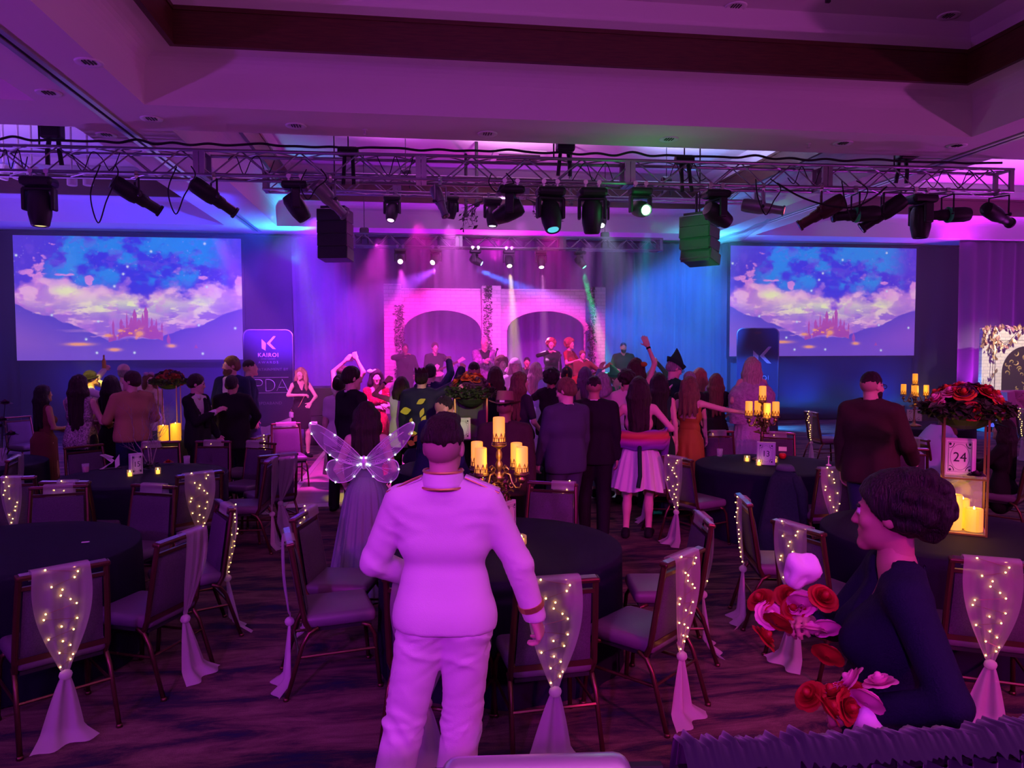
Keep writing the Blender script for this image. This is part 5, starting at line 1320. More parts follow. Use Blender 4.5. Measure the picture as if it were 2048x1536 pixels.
# dark roses at the frame edge
lf = TAB['LF']; q = atd(2, 880, 8.5)
t = thing('rose_vase', 'dark plum roses on thin stems at the frame edge', 'centrepiece', (q.x, q.y, TABZ), 0); rnd = random.Random(5)
MB().lathe([(.05, 0), (.06, .08), (.035, .17), (.04, .2)], 16).build('vase', M_glass, t, smooth=True); sm = MB()
for px, py in ((10, 806), (22, 868), (-4, 852), (4, 840)):
    a = atd(px, py, 8.5); l = a-Vector((q.x, q.y, TABZ)); sm.tube([(0, 0, .05), (l.x*.4, l.y*.4, l.z*.55), tuple(l)], .004, 5); o = mesh_obj('rose', ROSE['plum'], t, l); o.scale = (1.4, 1.4, 1.4)
sm.build('stem', M_leaf, t)

# ------------------------------------------------------------------ riser rail with drape at the lower edge
ra, rb, rc = at(880, 1532, 1.40), at(1265, 1520, 1.40), at(2140, 1470, 1.40)
L = (rb-ra).length; an = math.atan2((rb-ra).y, (rb-ra).x)
t = thing('rail_sleeve', 'shiny pale metal rail sleeve at the lower edge of the picture', 'rail', ra, an)
mb = MB(); mb.bevbox((L/2, -.0, -.03), (L, .075, .075), .03, 4); mb.build('sleeve', mat('satin_metal', (.72, .68, .74), .3, .75), t, smooth=True)
MB().tube([(-2.0, 0, -.03), (L+.05, 0, -.03)], .024, 10).build('pipe', M_black, t)
for x in (-1.9,): MB().tube([(x, 0, -1.40), (x, 0, -.05)], .02, 8).build('post', M_black, t)
t = thing('rail_drape', 'black ruffled drape hanging from the rail at the lower corner', 'drape', rb+(rc-rb).normalized()*.08+Vector((0, 0, -.01)), math.atan2((rc-rb).y, (rc-rb).x)); L2 = (rc-rb).length
mb = MB()
def rd(u, v):
    x = u*L2; rf = .012*noise.noise((x*95, 1, v*4))+.008*noise.noise((x*38, 3, v*2))
    if v < .12: a = PI*v/.12; return (x, .045-.045*math.cos(a)-.045*1+rf-.01, .012+.03*math.sin(a)+rf*.9)
    q = (v-.12)/.88; return (x, .045+rf*1.6+.02*q, .01-1.38*q)
mb.grid(lambda u, v: rd(u, v), 900, 20); mb.build('ruffled_cloth', mat('navy_black_drape', (.012, .012, .026), .8, sheen=.3), t, smooth=True)
mb = MB(); mb.grid(lambda u, v: (u*L2, -.055+.012*math.sin(u*L2*140)+.006*noise.noise((u*60, 9, v*5)), .005-1.36*v), 420, 8); mb.build('ruffled_cloth', MATS['navy_black_drape'], t, smooth=True)
MB().tube([(0, 0, -.03), (L2, 0, -.03)], .024, 10).build('pipe', M_black, t)
# ------------------------------------------------------------------ people: one continuous surface grown from tapered limbs
class Vox:
    def __init__(s, lo, hi, h):
        s.h = h; s.lo = np.array(lo, np.float32)-2*h; n = np.ceil((np.array(hi)-s.lo+2*h)/h).astype(int)+1; s.n = n
        s.D = np.full(n, 1.0, np.float32); s.L = np.zeros(n, np.uint8)
        s.ax = [s.lo[i]+h*np.arange(n[i], dtype=np.float32) for i in range(3)]
    def sub(s, lo, hi):
        i0 = np.clip(np.floor((np.array(lo)-s.lo)/s.h).astype(int), 0, s.n); i1 = np.clip(np.ceil((np.array(hi)-s.lo)/s.h).astype(int)+1, 0, s.n)
        if (i1 <= i0).any(): return None
        sl = tuple(slice(a, b) for a, b in zip(i0, i1))
        return sl, s.ax[0][sl[0]][:, None, None], s.ax[1][sl[1]][None, :, None], s.ax[2][sl[2]][None, None, :]
    def mix(s, sl, d, k, lab):
        D = s.D[sl]; L = s.L[sl]
        L[d < D] = lab
        h = np.clip(.5+.5*(D-d)/k, 0, 1); s.D[sl] = D+(d-D)*h-k*h*(1-h)
    def cap(s, a, b, r1, r2=None, k=.02, lab=0, T=None, sy=1.0):
        """tapered limb from a to b; T=(rotation, pivot) frame in which y is squashed by sy"""
        if r2 is None: r2 = r1
        a = np.array(a, np.float32); b = np.array(b, np.float32); r = max(r1, r2)
        if T is not None: wa, wb = T[0] @ (a-T[1])+T[1], T[0] @ (b-T[1])+T[1]
        else: wa, wb = a, b
        q = s.sub(np.minimum(wa, wb)-r-k-s.h, np.maximum(wa, wb)+r+k+s.h)
        if q is None: return
        sl, X, Y, Z = q
        if T is not None:
            Rt = T[0].T; X0, Y0, Z0 = X-T[1][0], Y-T[1][1], Z-T[1][2]
            X, Y, Z = (Rt[i, 0]*X0+Rt[i, 1]*Y0+Rt[i, 2]*Z0+T[1][i] for i in range(3))
        ba = b-a; iy = 1/sy; by = ba[1]*iy; L2 = ba[0]**2+by**2+ba[2]**2+1e-9
        px, py, pz = X-a[0], (Y-a[1])*iy, Z-a[2]
        t = np.clip((px*ba[0]+py*by+pz*ba[2])/L2, 0, 1)
        d = np.sqrt((px-t*ba[0])**2+(py-t*by)**2+(pz-t*ba[2])**2)-(r1+(r2-r1)*t)
        s.mix(sl, d*(1 if sy == 1 else min(1, sy+.1)), k, lab)
    def ell(s, c, rad, M=None, k=.02, lab=0, op='u'):
        """ellipsoid; M columns = its axes"""
        c = np.array(c, np.float32); rad = np.array(rad, np.float32); r = rad.max()
        q = s.sub(c-r-k-s.h, c+r+k+s.h)
        if q is None: return
        sl, X, Y, Z = q; X, Y, Z = X-c[0], Y-c[1], Z-c[2]
        if M is None: M = np.eye(3, dtype=np.float32)
        l2 = 0
        for i in range(3): l2 = l2+((M[0, i]*X+M[1, i]*Y+M[2, i]*Z)/rad[i])**2
        d = (np.sqrt(l2)-1)*rad.min()
        if op == 'u': s.mix(sl, d, k, lab)
        else: s.D[sl] = np.maximum(s.D[sl], -d)
    def clip(s, f):
        X, Y, Z = s.ax[0][:, None, None], s.ax[1][None, :, None], s.ax[2][None, None, :]; s.D = np.maximum(s.D, f(X, Y, Z)).astype(np.float32)
    def net(s):
        D = s.D; S = D < 0
        c = [(i, j, k) for i in (0, 1) for j in (0, 1) for k in (0, 1)]
        n = D.shape; sl = lambda o: tuple(slice(o[i], n[i]-1+o[i]) for i in range(3))
        cnt = sum(S[sl(o)].astype(np.uint8) for o in c); act = (cnt > 0) & (cnt < 8)
        idx = np.argwhere(act)
        if len(idx) == 0: return None
        vals = np.stack([D[idx[:, 0]+o[0], idx[:, 1]+o[1], idx[:, 2]+o[2]] for o in c], 1); co = np.array(c, np.float32)
        acc = np.zeros((len(idx), 3), np.float32); num = np.zeros(len(idx), np.float32)
        for a in range(8):
            for b in range(a+1, 8):
                if np.abs(co[a]-co[b]).sum() != 1: continue
                m = (vals[:, a] < 0) != (vals[:, b] < 0); t = vals[m, a]/(vals[m, a]-vals[m, b])
                acc[m] += co[a]+(co[b]-co[a])*t[:, None]; num[m] += 1
        V = s.lo+(idx+acc/num[:, None])*s.h
        ids = np.full(act.shape, -1, np.int64); ids[tuple(idx.T)] = np.arange(len(idx))
        F = []
        for ax in range(3):
            u, w = (ax+1) % 3, (ax+2) % 3
            A = [slice(None)]*3; B = [slice(None)]*3; A[ax] = slice(0, -1); B[ax] = slice(1, None)
            for q in (A, B): q[u] = slice(1, -1); q[w] = slice(1, -1)
            sa, sb = S[tuple(A)], S[tuple(B)]
            e = np.argwhere(sa != sb)
            if len(e) == 0: continue
            flip = sa[tuple(e.T)]
            p = e.copy(); p[:, u] += 1; p[:, w] += 1
            def g(du, dw): r = p.copy(); r[:, u] += du; r[:, w] += dw; return ids[tuple(r.T)]
            q = np.stack([g(-1, -1), g(0, -1), g(0, 0), g(-1, 0)], 1); q[~flip] = q[~flip][:, ::-1]; F.append(q)
        L = s.L[idx[:, 0], idx[:, 1], idx[:, 2]]
        return V, np.concatenate(F), L
def np_mesh(name, parts, mats):
    V = []; F = []; L = []; n = 0
    for p in parts:
        if p is None: continue
        v, f, l = p; V.append(v); F.append(f+n); L.append(l[f[:, 0]]); n += len(v)
    V = np.concatenate(V).astype(np.float32); F = np.concatenate(F).astype(np.int32); L = np.concatenate(L)
    F = F[(F >= 0).all(1)] if (F < 0).any() else F
    me = bpy.data.meshes.new(name); me.vertices.add(len(V)); me.vertices.foreach_set('co', V.ravel())
    me.loops.add(F.size); me.loops.foreach_set('vertex_index', F.ravel()); me.polygons.add(len(F))
    me.polygons.foreach_set('loop_start', np.arange(0, F.size, 4, dtype=np.int32))
    for m in mats: me.materials.append(m)
    if len(mats) > 1: me.polygons.foreach_set('material_index', np.minimum(L, len(mats)-1).astype(np.int32))
    me.update(calc_edges=True); me.validate(); me.shade_smooth(); return me
def rx(a): c, s = math.cos(a), math.sin(a); return np.array([[1, 0, 0], [0, c, -s], [0, s, c]], np.float32)
def ry(a): c, s = math.cos(a), math.sin(a); return np.array([[c, 0, s], [0, 1, 0], [-s, 0, c]], np.float32)
def rz_(a): c, s = math.cos(a), math.sin(a); return np.array([[c, -s, 0], [s, c, 0], [0, 0, 1]], np.float32)
def nrm(v): v = np.array(v, np.float32); return v/(np.linalg.norm(v)+1e-9)
def ik(a, b, l1, l2, pole):
    a, b = np.array(a, np.float32), np.array(b, np.float32); d = b-a; D = np.linalg.norm(d)
    if D > (l1+l2)*.995: b = a+d/D*(l1+l2)*.995; d = b-a; D = np.linalg.norm(d)
    x = (l1*l1-l2*l2+D*D)/(2*D); hgt = math.sqrt(max(l1*l1-x*x, 0)); dn = d/D; p = np.array(pole, np.float32); p = p-dn*(p @ dn)
    return a+dn*x+nrm(p)*hgt, b
SK0 = {'fair': (.62, .40, .32), 'tan': (.45, .26, .18), 'brown': (.25, .13, .085), 'dark': (.14, .07, .05)}
SKIN = {k: mat('skin_'+k, c, .55, spec=.35, bump=.05, bscale=300) for k, c in SK0.items()}
M_lips = mat('lips', (.38, .12, .11), .45); M_eye = mat('eye', (.75, .73, .72), .25); M_iris = mat('iris', (.03, .02, .015), .2)
HAIR = {k: mat('hair_'+k, c, .5, spec=.35, noise_amt=.55, nscale=26, stretch=(3, 3, .35), bump=.7, bscale=70) for k, c in
        (('black', (.014, .010, .010)), ('brown', (.055, .028, .018)), ('dkbrown', (.028, .015, .011)), ('light', (.20, .115, .055)), ('blonde', (.55, .38, .20)), ('platinum', (.68, .55, .45)), ('red', (.20, .04, .03)), ('grey', (.34, .33, .33)), ('pinkred', (.45, .10, .10)), ('purple', (.12, .05, .16)))}
FAB = {}
def fab(name, col, rough=.8, bump=.25, bscale=180, **k): FAB[name] = mat('cloth_'+name, col, rough, bump=bump, bscale=bscale, spec=.2, **k); return FAB[name]
fab('white', (.80, .78, .78), .75, .12, 260); fab('black', (.010, .010, .012)); fab('navy', (.014, .022, .07)); fab('charcoal', (.03, .032, .04)); fab('greyblue', (.05, .058, .085))
fab('tan', (.42, .25, .13)); fab('brown', (.09, .045, .035)); fab('dkbrown', (.045, .028, .024)); fab('shirt', (.72, .70, .72), .7); fab('jeans', (.03, .05, .10)); fab('rust', (.13, .045, .03))
fab('mustard', (.30, .14, .02), .6); fab('tulle', (.62, .56, .58), .9); fab('greytulle', (.20, .24, .27), .9); fab('lilac', (.50, .36, .55), .85, .6, 40); fab('paleblue', (.45, .55, .85), .7)
fab('green', (.02, .30, .06)); fab('dkgreen', (.012, .06, .03)); fab('teal', (.12, .30, .32)); fab('cream', (.62, .50, .42)); fab('offwhite', (.66, .62, .62)); fab('plum', (.07, .03, .09)); fab('fedora', (.24, .11, .10), .8)
FAB['sequin'] = mat('cloth_sequin', (.62, .55, .55), .25, .7, noise_amt=.75, nscale=55, bump=1.0, bscale=60)
FAB['redsequin'] = mat('cloth_redsequin', (.55, .01, .05), .3, .5, noise_amt=.6, nscale=60, bump=1.0, bscale=70)
FAB['floral'] = mat('cloth_floral', (.45, .20, .55), .5, .2, noise_amt=.9, nscale=16, col2=(.02, .015, .05))
FAB['leafprint'] = mat('cloth_leafprint', (.010, .012, .04), .75)
FAB['yellow'] = mat('cloth_yellow', (.75, .72, .06), .7)
NP = [0]
def person(label, px, py, d, face, sex='m', base=0.0, Hh=None, sit=False, lean=0, side=0, twist=0, head=(0, 0, 0), Rh=None, Lh=None, Rp=None, Lp=None, curl=(.35, .35), feet=None, skin='fair', hair=('short', 'brown'),
           wear=(), build=1.0, beard=None, group=None, hips=0, topadd=0.0, glasses=False, fine=None):
    """px,py: crown of the head in the photograph, d: distance along the view; face: 0 looks away, 90 looks to picture right, 180 looks at us"""
    c = atd(px, py, d)
    if base == 0 and -1.75 < c.x < 6.65 and 9.9 < c.y < 15.75: base = .026      # stands on the dance floor
    H = Hh or (c.z-base-topadd); s = H/1.75; fm = sex == 'f'
    b = out_yaw(c)+R(face); rz = -b
    t = thing('person', label, 'person', (c.x, c.y, base), rz, group); NP[0] += 1
    hb = fine or (.011 if d < 4 else .0145 if d < 7.5 else .019 if d < 12 else .023); hh = hb*.5 if d < 7.5 else hb*.55
    A = lambda x, y, z: np.array((x, y, z), np.float32)*s
    dz = (.55-.95)*s if sit else 0.0
    piv = A(hips, 0, .95)+np.array((0, 0, dz), np.float32)
    Rt = ry(R(side)) @ rx(-R(lean)); up = lambda p: Rt @ (p+np.array((hips*s, 0, dz), np.float32)-piv)+piv
    Tw = Rt @ rz_(R(twist)); ups = lambda p: Tw @ (p+np.array((hips*s, 0, dz), np.float32)-piv)+piv
    TT = (Tw, piv)
    off = np.array((hips*s, 0, dz), np.float32)
    sw = (.155 if fm else .185)*(.5+.5*build)
    hipj = [A(sx*.088, 0, .90)+off for sx in (1, -1)]
    ft = feet or (((.10, .0), (-.10, .0)) if not sit else ((.12, .42), (-.12, .42)))
    ank = [A(f[0], f[1], .075) for f in ft]
    legs = []
    for i in (0, 1):
        kn, ak = ik(hipj[i], ank[i], .43*s, .41*s, (0.12*(1 if i == 0 else -1), 1, .1)); legs.append((hipj[i], kn, ak))
    sh = [ups(A(sx*sw, -.01, 1.405)) for sx in (1, -1)]
    arms = []
    for i, (hd, pl) in enumerate(((Rh, Rp), (Lh, Lp))):
        sx = 1 if i == 0 else -1
        tg = A(*hd)+np.array((0, 0, 0), np.float32) if hd is not None else sh[i]+A(sx*.055, .04, -.535)
        pole = pl if pl is not None else ((sx*.6, -1, -.25) if (hd is None or hd[2] < 1.35) else (sx*1.0, -.2, -.3))
        el, wr = ik(sh[i], tg, .285*s, .255*s, pole); arms.append((sh[i], el, wr))
    # ---- skin
    tb = build
    def torso(v, inf, lab=0, k=.035, hem=None, upper=True):
        sy = .80
        P = ([((-.070, .01, .93), (.070, .01, .93), .102), ((-.040, 0, 1.08), (.040, 0, 1.08), .090), ((-.055, .005, 1.24), (.055, .005, 1.24), .094)] if fm else
             [((-.062, .01, .93), (.062, .01, .93), .100), ((-.060, .008, 1.09), (.060, .008, 1.09), .106), ((-.070, .0, 1.25), (.070, .0, 1.25), .110)])
        for a, b_, r in P: v.cap(A(*a)+off, A(*b_)+off, (r*tb+inf)*s, None, k*s, lab, TT, sy)
        if upper:
            u = .085 if fm else .115
            v.cap(A(-u, -.012, 1.355)+off, A(u, -.012, 1.355)+off, (.062 if fm else .072)*s+inf*s, None, k*s, lab, TT, sy)
            for sx in (1, -1): v.cap(A(0, -.015, 1.455)+off, A(sx*sw*.9, -.012, 1.405)+off, (.042+inf)*s, (.040+inf)*s, .03*s, lab, TT)
        if fm:
            for sx in (1, -1): v.ell(ups(A(sx*.062, .085, 1.235)), np.array((.058, .055, .056))*s+inf*.6*s, Tw, .03*s, lab)
            v.cap(A(-.07, -.035, .91)+off, A(.07, -.035, .91)+off, (.095*tb+inf)*s, None, .05*s, lab, TT)
    lo = np.minimum.reduce([p for q in arms+legs for p in q])-.22*s; hi = np.maximum.reduce([p for q in arms+legs for p in q])+.22*s; hi[2] = max(hi[2], 1.62*s+dz); lo[2] = -.01
    hi[2] = max(hi[2], up(A(0, 0, 1.6))[2]+.05)
    v = Vox(lo, hi, hb); torso(v, 0)
    nk0, nk1 = ups(A(0, -.015, 1.42)), None
    hc = up(A(0, .012, 1.615))
    v.cap(nk0, hc-A(0, .01, .06), (.05 if fm else .06)*s, (.046 if fm else .055)*s, .03*s)
    for i in (0, 1):
        h_, k_, a_ = legs[i]; v.cap(h_, k_, (.085 if fm else .082)*s*tb**.5, .053*s, .04*s); v.cap(k_, a_, .051*s, .034*s, .025*s); m = k_+(a_-k_)*.3+A(0, -.018, 0); v.cap(m, m+(a_-k_)*.15, .046*s, .040*s, .03*s)
        fd = A(.02*(1 if i == 0 else -1), .15, 0); tz = np.array((0, 0, .03*s-a_[2]), np.float32); v.cap(a_+A(0, -.03, -.025), a_+fd+tz, .036*s, .028*s, .025*s)
        s_, e_, w_ = arms[i]; v.cap(s_, e_, (.042 if fm else .052)*s, (.034 if fm else .041)*s, .03*s); v.cap(e_, w_, (.035 if fm else .042)*s, (.023 if fm else .028)*s, .015*s)
    parts = [v.net()]
    # hands
    hv = .0062 if d < 7.5 else .0085
    for i in (0, 1):
        s_, e_, w_ = arms[i]; f = nrm(w_-e_); sx = 1 if i == 0 else -1; n0 = np.array((-sx, .15, .1), np.float32)
        if f[2] > .5: n0 = np.array((-.2*sx, 1, 0), np.float32)
        elif abs(f[2]) < .6: n0 = np.array((-sx*.6, 0, -.7), np.float32)
        n = nrm(n0-f*(n0 @ f)); th = np.cross(f, n)*(1 if i == 0 else -1); th = nrm(th)
        cu = curl[i]; fat = 1.0 if d < 7.5 else 1.2
        q = [w_-f*.05*s, w_+f*.20*s]; hvx = Vox(np.minimum(*q)-.11*s, np.maximum(*q)+.11*s, hv)
        hvx.cap(w_-f*.05*s, w_+f*.01*s, (.026 if fm else .030)*s, .024*s, .01)
        for j in range(4):
            o = (.030-.020*j); kk = w_+f*(.088-.006*abs(j-1))*s+th*o*s; hvx.cap(w_+f*.012*s+th*o*.7*s, kk, .0155*s, .0125*s, .012)
            p = kk; ang = 0; fl = (.070, .080, .074, .058)[j]*(.93 if fm else 1.0)
            spread = (.10, .03, -.04, -.12)[j]*(1-cu)
            for fr, ca in ((.45, .95), (.31, 1.35), (.24, .8)):
                ang += cu*ca; dr = nrm(f*math.cos(ang)+n*math.sin(ang)+th*spread); p2 = p+dr*fl*fr*s; hvx.cap(p, p2, .0088*s*fat, .0072*s*fat, .004); p = p2
        p = w_+f*.022*s+th*.022*s; dr = nrm(f*.62+th*(.75-.35*cu)+n*(.25+.5*cu)); p2 = p+dr*.044*s; hvx.cap(p, p2, .014*s, .0105*s, .008); dr = nrm(dr+f*.5); hvx.cap(p2, p2+dr*.034*s, .0102*s, .0078*s, .004)
        parts.append(hvx.net())
    # head
    hy, hp, ht = head; HM = Rt @ rz_(-R(hy)) @ rx(R(hp)) @ ry(R(ht)); hs = s*(.985 if not fm else .95)
    hs *= min(1.0, 1.75/H*1.0+.0) if H < 1.75 else 1.0
    Q = lambda x, y, z: hc+HM @ (np.array((x, y, z), np.float32)*hs)
    hd = Vox(hc-.17*s, hc+.17*s, hh)
    E = lambda c_, r, k=.02, lab=0, op='u': hd.ell(Q(*c_), np.array(r)*hs, HM, k*s, lab, op)
    Cc = lambda a, b_, r1, r2=None, k=.012, lab=0: hd.cap(Q(*a), Q(*b_), r1*hs, (r2 or r1)*hs, k*s, lab)
    E((0, -.018, .036), (.073, .093, .088)); E((0, .022, -.03), (.062, .068, .078), .03); E((0, .045, -.078), (.042, .038, .034), .03)
    Cc((0, .078, -.100), (0, .070, -.096), .023, .022, .018)
    hd.cap(nk0, Q(0, -.02, -.05), (.047 if fm else .056)*s, (.045 if fm else .052)*s, .02*s)
    for sx in (1, -1):
        E((sx*.031, .096, .008), (.019, .016, .012), op='s')
        E((sx*.030, .078, .008), (.0125, .0125, .0105), .002, 2); E((sx*.030, .0835, .008), (.009, .0092, .0095), .001, 3)
        Cc((sx*.016, .090, .026), (sx*.045, .080, .027), .0065, .005, .008, 4)
        E((sx*.074, -.008, -.004), (.011, .022, .032), .008); E((sx*.045, .066, -.02), (.018, .016, .018), .02)
    Cc((0, .084, .012), (0, .103, -.026), .008, .0122, .012); E((.011, .098, -.028), (.008, .01, .007), .006); E((-.011, .098, -.028), (.008, .01, .007), .006)
    Cc((-.016, .088, -.055), (.016, .088, -.055), .0070, None, .004, 1); Cc((-.012, .087, -.0665), (.012, .087, -.0665), .0078, None, .004, 1)
    if hair and hair[0] in ('quiff', 'fade', 'buzz'): E((0, -.030, .018), (.0765, .0855, .083), .004, 5)
    parts.append(hd.net())
    hm = HAIR[hair[1]] if hair else HAIR['brown']
    mesh_obj('body', np_mesh('body', parts, [SKIN[skin], M_lips, M_eye, M_iris, hm, mat('stubble_'+skin, tuple(c*.70 for c in SK0[skin]), .7)]), t)
    # ---- hair
    kind = hair[0] if hair else 'none'
    if kind != 'none':
        x = Vox(hc-A(.24, .26, .66 if kind in ('long', 'vlong', 'wavy') else .26), hc+A(.24, .24, .24), hh*1.1)
        E2 = lambda c_, r, k=.02, op='u': x.ell(Q(*c_), np.array(r)*hs, HM, k*s, 0, op)
        C2 = lambda a, b_, r1, r2=None, k=.03: x.cap(a, b_, r1*hs, (r2 or r1)*hs, k*s)
        th = {'short': .013, 'fade': .004, 'quiff': .010, 'buzz': .005, 'bun': .012}.get(kind, .018)
        E2((0, -.020, .038), (.073+th, .093+th, .088+th))
        if kind in ('short', 'quiff', 'bun'): E2((0, -.05, -.02), (.070+th*.5, .066+th*.5, .055), .03)
        face_cut = [((0, .128, -.012), (.083, .088, .094)), ((0, .03, -.105), (.11, .11, .075))]
        if kind in ('fade', 'quiff', 'buzz'): face_cut.append(((0, -.04, -.088), (.16, .18, .134 if kind == 'quiff' else .085)))
        for c_, r in face_cut: E2(c_, r, op='s')
        rnd0 = random.Random(NP[0])
        if kind == 'quiff':
            for a in (-.03, 0, .03): C2(Q(a, .05, .112), Q(a*1.1+.01, -.055, .100), .022, .024, .012)
            for k in range(16): a = (k/15-.5)*3.6; E2((.073*math.sin(a), -.022-.088*math.cos(a), .042+rnd0.uniform(-.012, .012)), (.012, .010, .018), .006)
            for a, b_ in ((-.02, -.05), (.012, -.03), (.03, -.055), (-.04, -.02), (.0, -.065)): C2(Q(a, -.01, .11), Q(a+.018, -.088+b_*.2, .085+b_*.4), .014, .007, .006)
            C2(Q(.03, .075, .10), Q(-.02, .08, .115), .022, .022)
        rnd = random.Random(NP[0]*7)
        dn = np.array((0, 0, -1), np.float32)
        if kind in ('long', 'vlong', 'wavy', 'bob'):
            Lh_ = {'long': .34, 'vlong': .50, 'wavy': .36, 'bob': .14}[kind]
            for a in np.linspace(-1, 1, 7):
                an = a*1.75; st_ = Q(.078*math.sin(an), -.02-.075*math.cos(an), .03); out = HM @ np.array((math.sin(an), -math.cos(an), 0), np.float32)
                m1 = st_+dn*.13*s+out*.022*s; L_ = Lh_*(1-.25*abs(a))*rnd.uniform(.9, 1.08); m2 = st_+dn*(.08+L_)*s+out*(.020 if kind != 'wavy' else .045)*s+np.array((rnd.uniform(-.01, .01), -.02, 0), np.float32)*s
                C2(st_, m1, .034, .040); C2(m1, m2, .040, .020 if kind != 'bob' else .034)
            if kind == 'wavy':
                for k in range(30):
                    a = rnd.uniform(-1.8, 1.8); z = rnd.uniform(-.34, .04); st_ = Q(.10*math.sin(a), -.02-.10*math.cos(a), .0)+dn*(-z)*s; x.ell(st_, np.array((.028, .028, .045))*hs, None, .02*s)
        if kind == 'curly':
            for k in range(90):
                v3 = nrm((rnd.gauss(0, 1), rnd.gauss(-.25, 1), rnd.gauss(.35, .9))); 
                if v3[1] > .35 and v3[2] < .35: continue
                x.ell(Q(v3[0]*.095, -.02+v3[1]*.11, .03+v3[2]*.105), np.array((.034,)*3)*hs, None, .008*s)
        if kind == 'bun': E2((0, -.13, .045), (.05, .045, .05), .01); E2((0, -.05, .0), (.075, .07, .07), .03)
        if kind == 'serverbun':
            face_cut.append(((0, .09, -.03), (.10, .10, .10)))
            E2((0, -.085, .03), (.092, .085, .10), .03)
            for k in range(60): v3 = nrm((rnd.gauss(0, 1), rnd.gauss(-.5, .8), rnd.gauss(0, .8))); E2((v3[0]*.09, -.06+v3[1]*.085-.02, .03+v3[2]*.10), (.028, .028, .028), .010)
        if kind in ('serverbun', 'curly', 'quiff'):
            for c_, r in face_cut[:1]+face_cut[2:] if kind != 'quiff' else face_cut[:1]: E2(c_, r, op='s')
        nt_ = x.net()
        if nt_ is not None:
            V, Fq, Lq = nt_; fn_ = np.cross(V[Fq[:, 2]]-V[Fq[:, 0]], V[Fq[:, 3]]-V[Fq[:, 1]]); nv = np.zeros_like(V)
            for c_i in range(4): np.add.at(nv, Fq[:, c_i], fn_)
            nv /= np.linalg.norm(nv, axis=1)[:, None]+1e-9; am = (.007 if kind in ('long', 'vlong', 'wavy') else .0045)*s
            q4 = np.array([noise.noise((p[0]*48, p[1]*48, p[2]*7))+.5*noise.noise((p[0]*95, p[1]*95, p[2]*14)) for p in V.tolist()], np.float32); nt_ = (V+nv*(q4*am)[:, None], Fq, Lq)
            mesh_obj('hair', np_mesh('hair', [nt_], [hm]), t)
    if beard:
        x = Vox(hc-.16*s, hc+.16*s, hh*1.1); E2 = lambda c_, r, k=.02, op='u': x.ell(Q(*c_), np.array(r)*hs, HM, k*s, 0, op)
        E2((0, .028, -.055), (.064, .066, .062)); E2((0, .055, -.098), (.045, .045, .035 if beard[1] < 1 else .07), .03)
        E2((0, .02, .030), (.12, .14, .065), op='s'); E2((0, .125, -.058), (.018, .045, .012), op='s')
        n_ = x.net()
        if n_ is not None: mesh_obj('beard', np_mesh('beard', [n_], [HAIR[beard[0]]]), t)
    if glasses:
        g = MB()
        for sx in (1, -1):
            g.tube([Q(sx*.033+.024*math.cos(q), .108, .008+.018*math.sin(q)) for q in [2*PI*j/14 for j in range(14)]], .003, 5, closed=True); g.tube([Q(sx*.058, .106, .012), Q(sx*.078, .0, .012)], .0025, 5)
        g.tube([Q(-.01, .112, .012), Q(.01, .112, .012)], .0025, 5); g.build('glasses', M_black, t)
    # ---- clothes
    for w_ in wear:
        k = w_['k']; m = FAB[w_['m']] if isinstance(w_['m'], str) else w_['m']; nm = w_.get('n', k)
        if k in ('top', 'lower'):
            inf = w_.get('inf', .018); x = Vox(lo-.02, hi+.03, hb)
            if k == 'top':
                torso(x, inf, upper=True)
                hem = w_.get('hem', .90)
                if hem < .93:
                    fl = w_.get('flare', .0); x.cap(A(-.068, 0, .98)+off, A(.068, 0, .98)+off, (.102*tb+inf+fl*.6)*s, None, .06*s, 0, TT, .84)
                    x.cap(A(-.070, -.0, hem+.03)+off, A(.070, -.0, hem+.03)+off, (.104*tb+inf+fl)*s, None, .07*s, 0, TT, .86)
                sl = w_.get('sleeve', 1.0)
                for i in (0, 1):
                    s_, e_, wr = arms[i]
                    if sl > 0:
                        f1 = min(1, sl*2); x.cap(s_, s_+(e_-s_)*f1, (.046 if fm else .054)*s+inf*.55*s, (.036 if fm else .044)*s+inf*.5*s, .02*s)
                        if sl > .5: f2 = (sl-.5)*2; x.cap(e_, e_+(wr-e_)*f2*.97, (.036 if fm else .044)*s+inf*.5*s, (.027 if fm else .032)*s+inf*.6*s, .015*s)
                Ti = Tw.T
                def loc(X, Y, Z): X0, Y0, Z0 = X-piv[0], Y-piv[1], Z-piv[2]; return [(Ti[i, 0]*X0+Ti[i, 1]*Y0+Ti[i, 2]*Z0+piv[i]-off[i])/s for i in range(3)]
                if not sit: x.clip(lambda X, Y, Z: (hem-loc(X, Y, Z)[2])*s)
                nr = w_.get('neck', .062); nz = w_.get('nz', 1.455)
                def ncut(X, Y, Z): lx, ly, lz = loc(X, Y, Z); return -np.maximum(np.sqrt(lx**2+(ly+.012)**2)-nr-np.maximum(0, lz-nz)*.15, nz-.03-lz+.0*lx)*s
                if w_.get('top') is None: x.clip(ncut)
                else:
                    tz = w_['top']; x.clip(lambda X, Y, Z: (np.minimum(loc(X, Y, Z)[2]-tz, 1)+0*X)*s)
                if w_.get('V'):
                    vz, sp = w_['V']
                    def vc(X, Y, Z): lx, ly, lz = loc(X, Y, Z); return -np.maximum(np.maximum(np.abs(lx)-(lz-vz)*sp, vz-lz), -ly+.02)*s
                    x.clip(vc)
                if w_.get('back'):
                    bz, bw_ = w_['back']
                    def bc_(X, Y, Z): lx, ly, lz = loc(X, Y, Z); return -np.maximum(np.maximum(np.abs(lx)-bw_-(lz-bz)*.25, bz-lz), ly+.0)*s
                    x.clip(bc_)
                if w_.get('cutarm'): x.clip(lambda X, Y, Z: (np.abs(loc(X, Y, Z)[0])-w_['cutarm']+0*Z)*s)
            else:
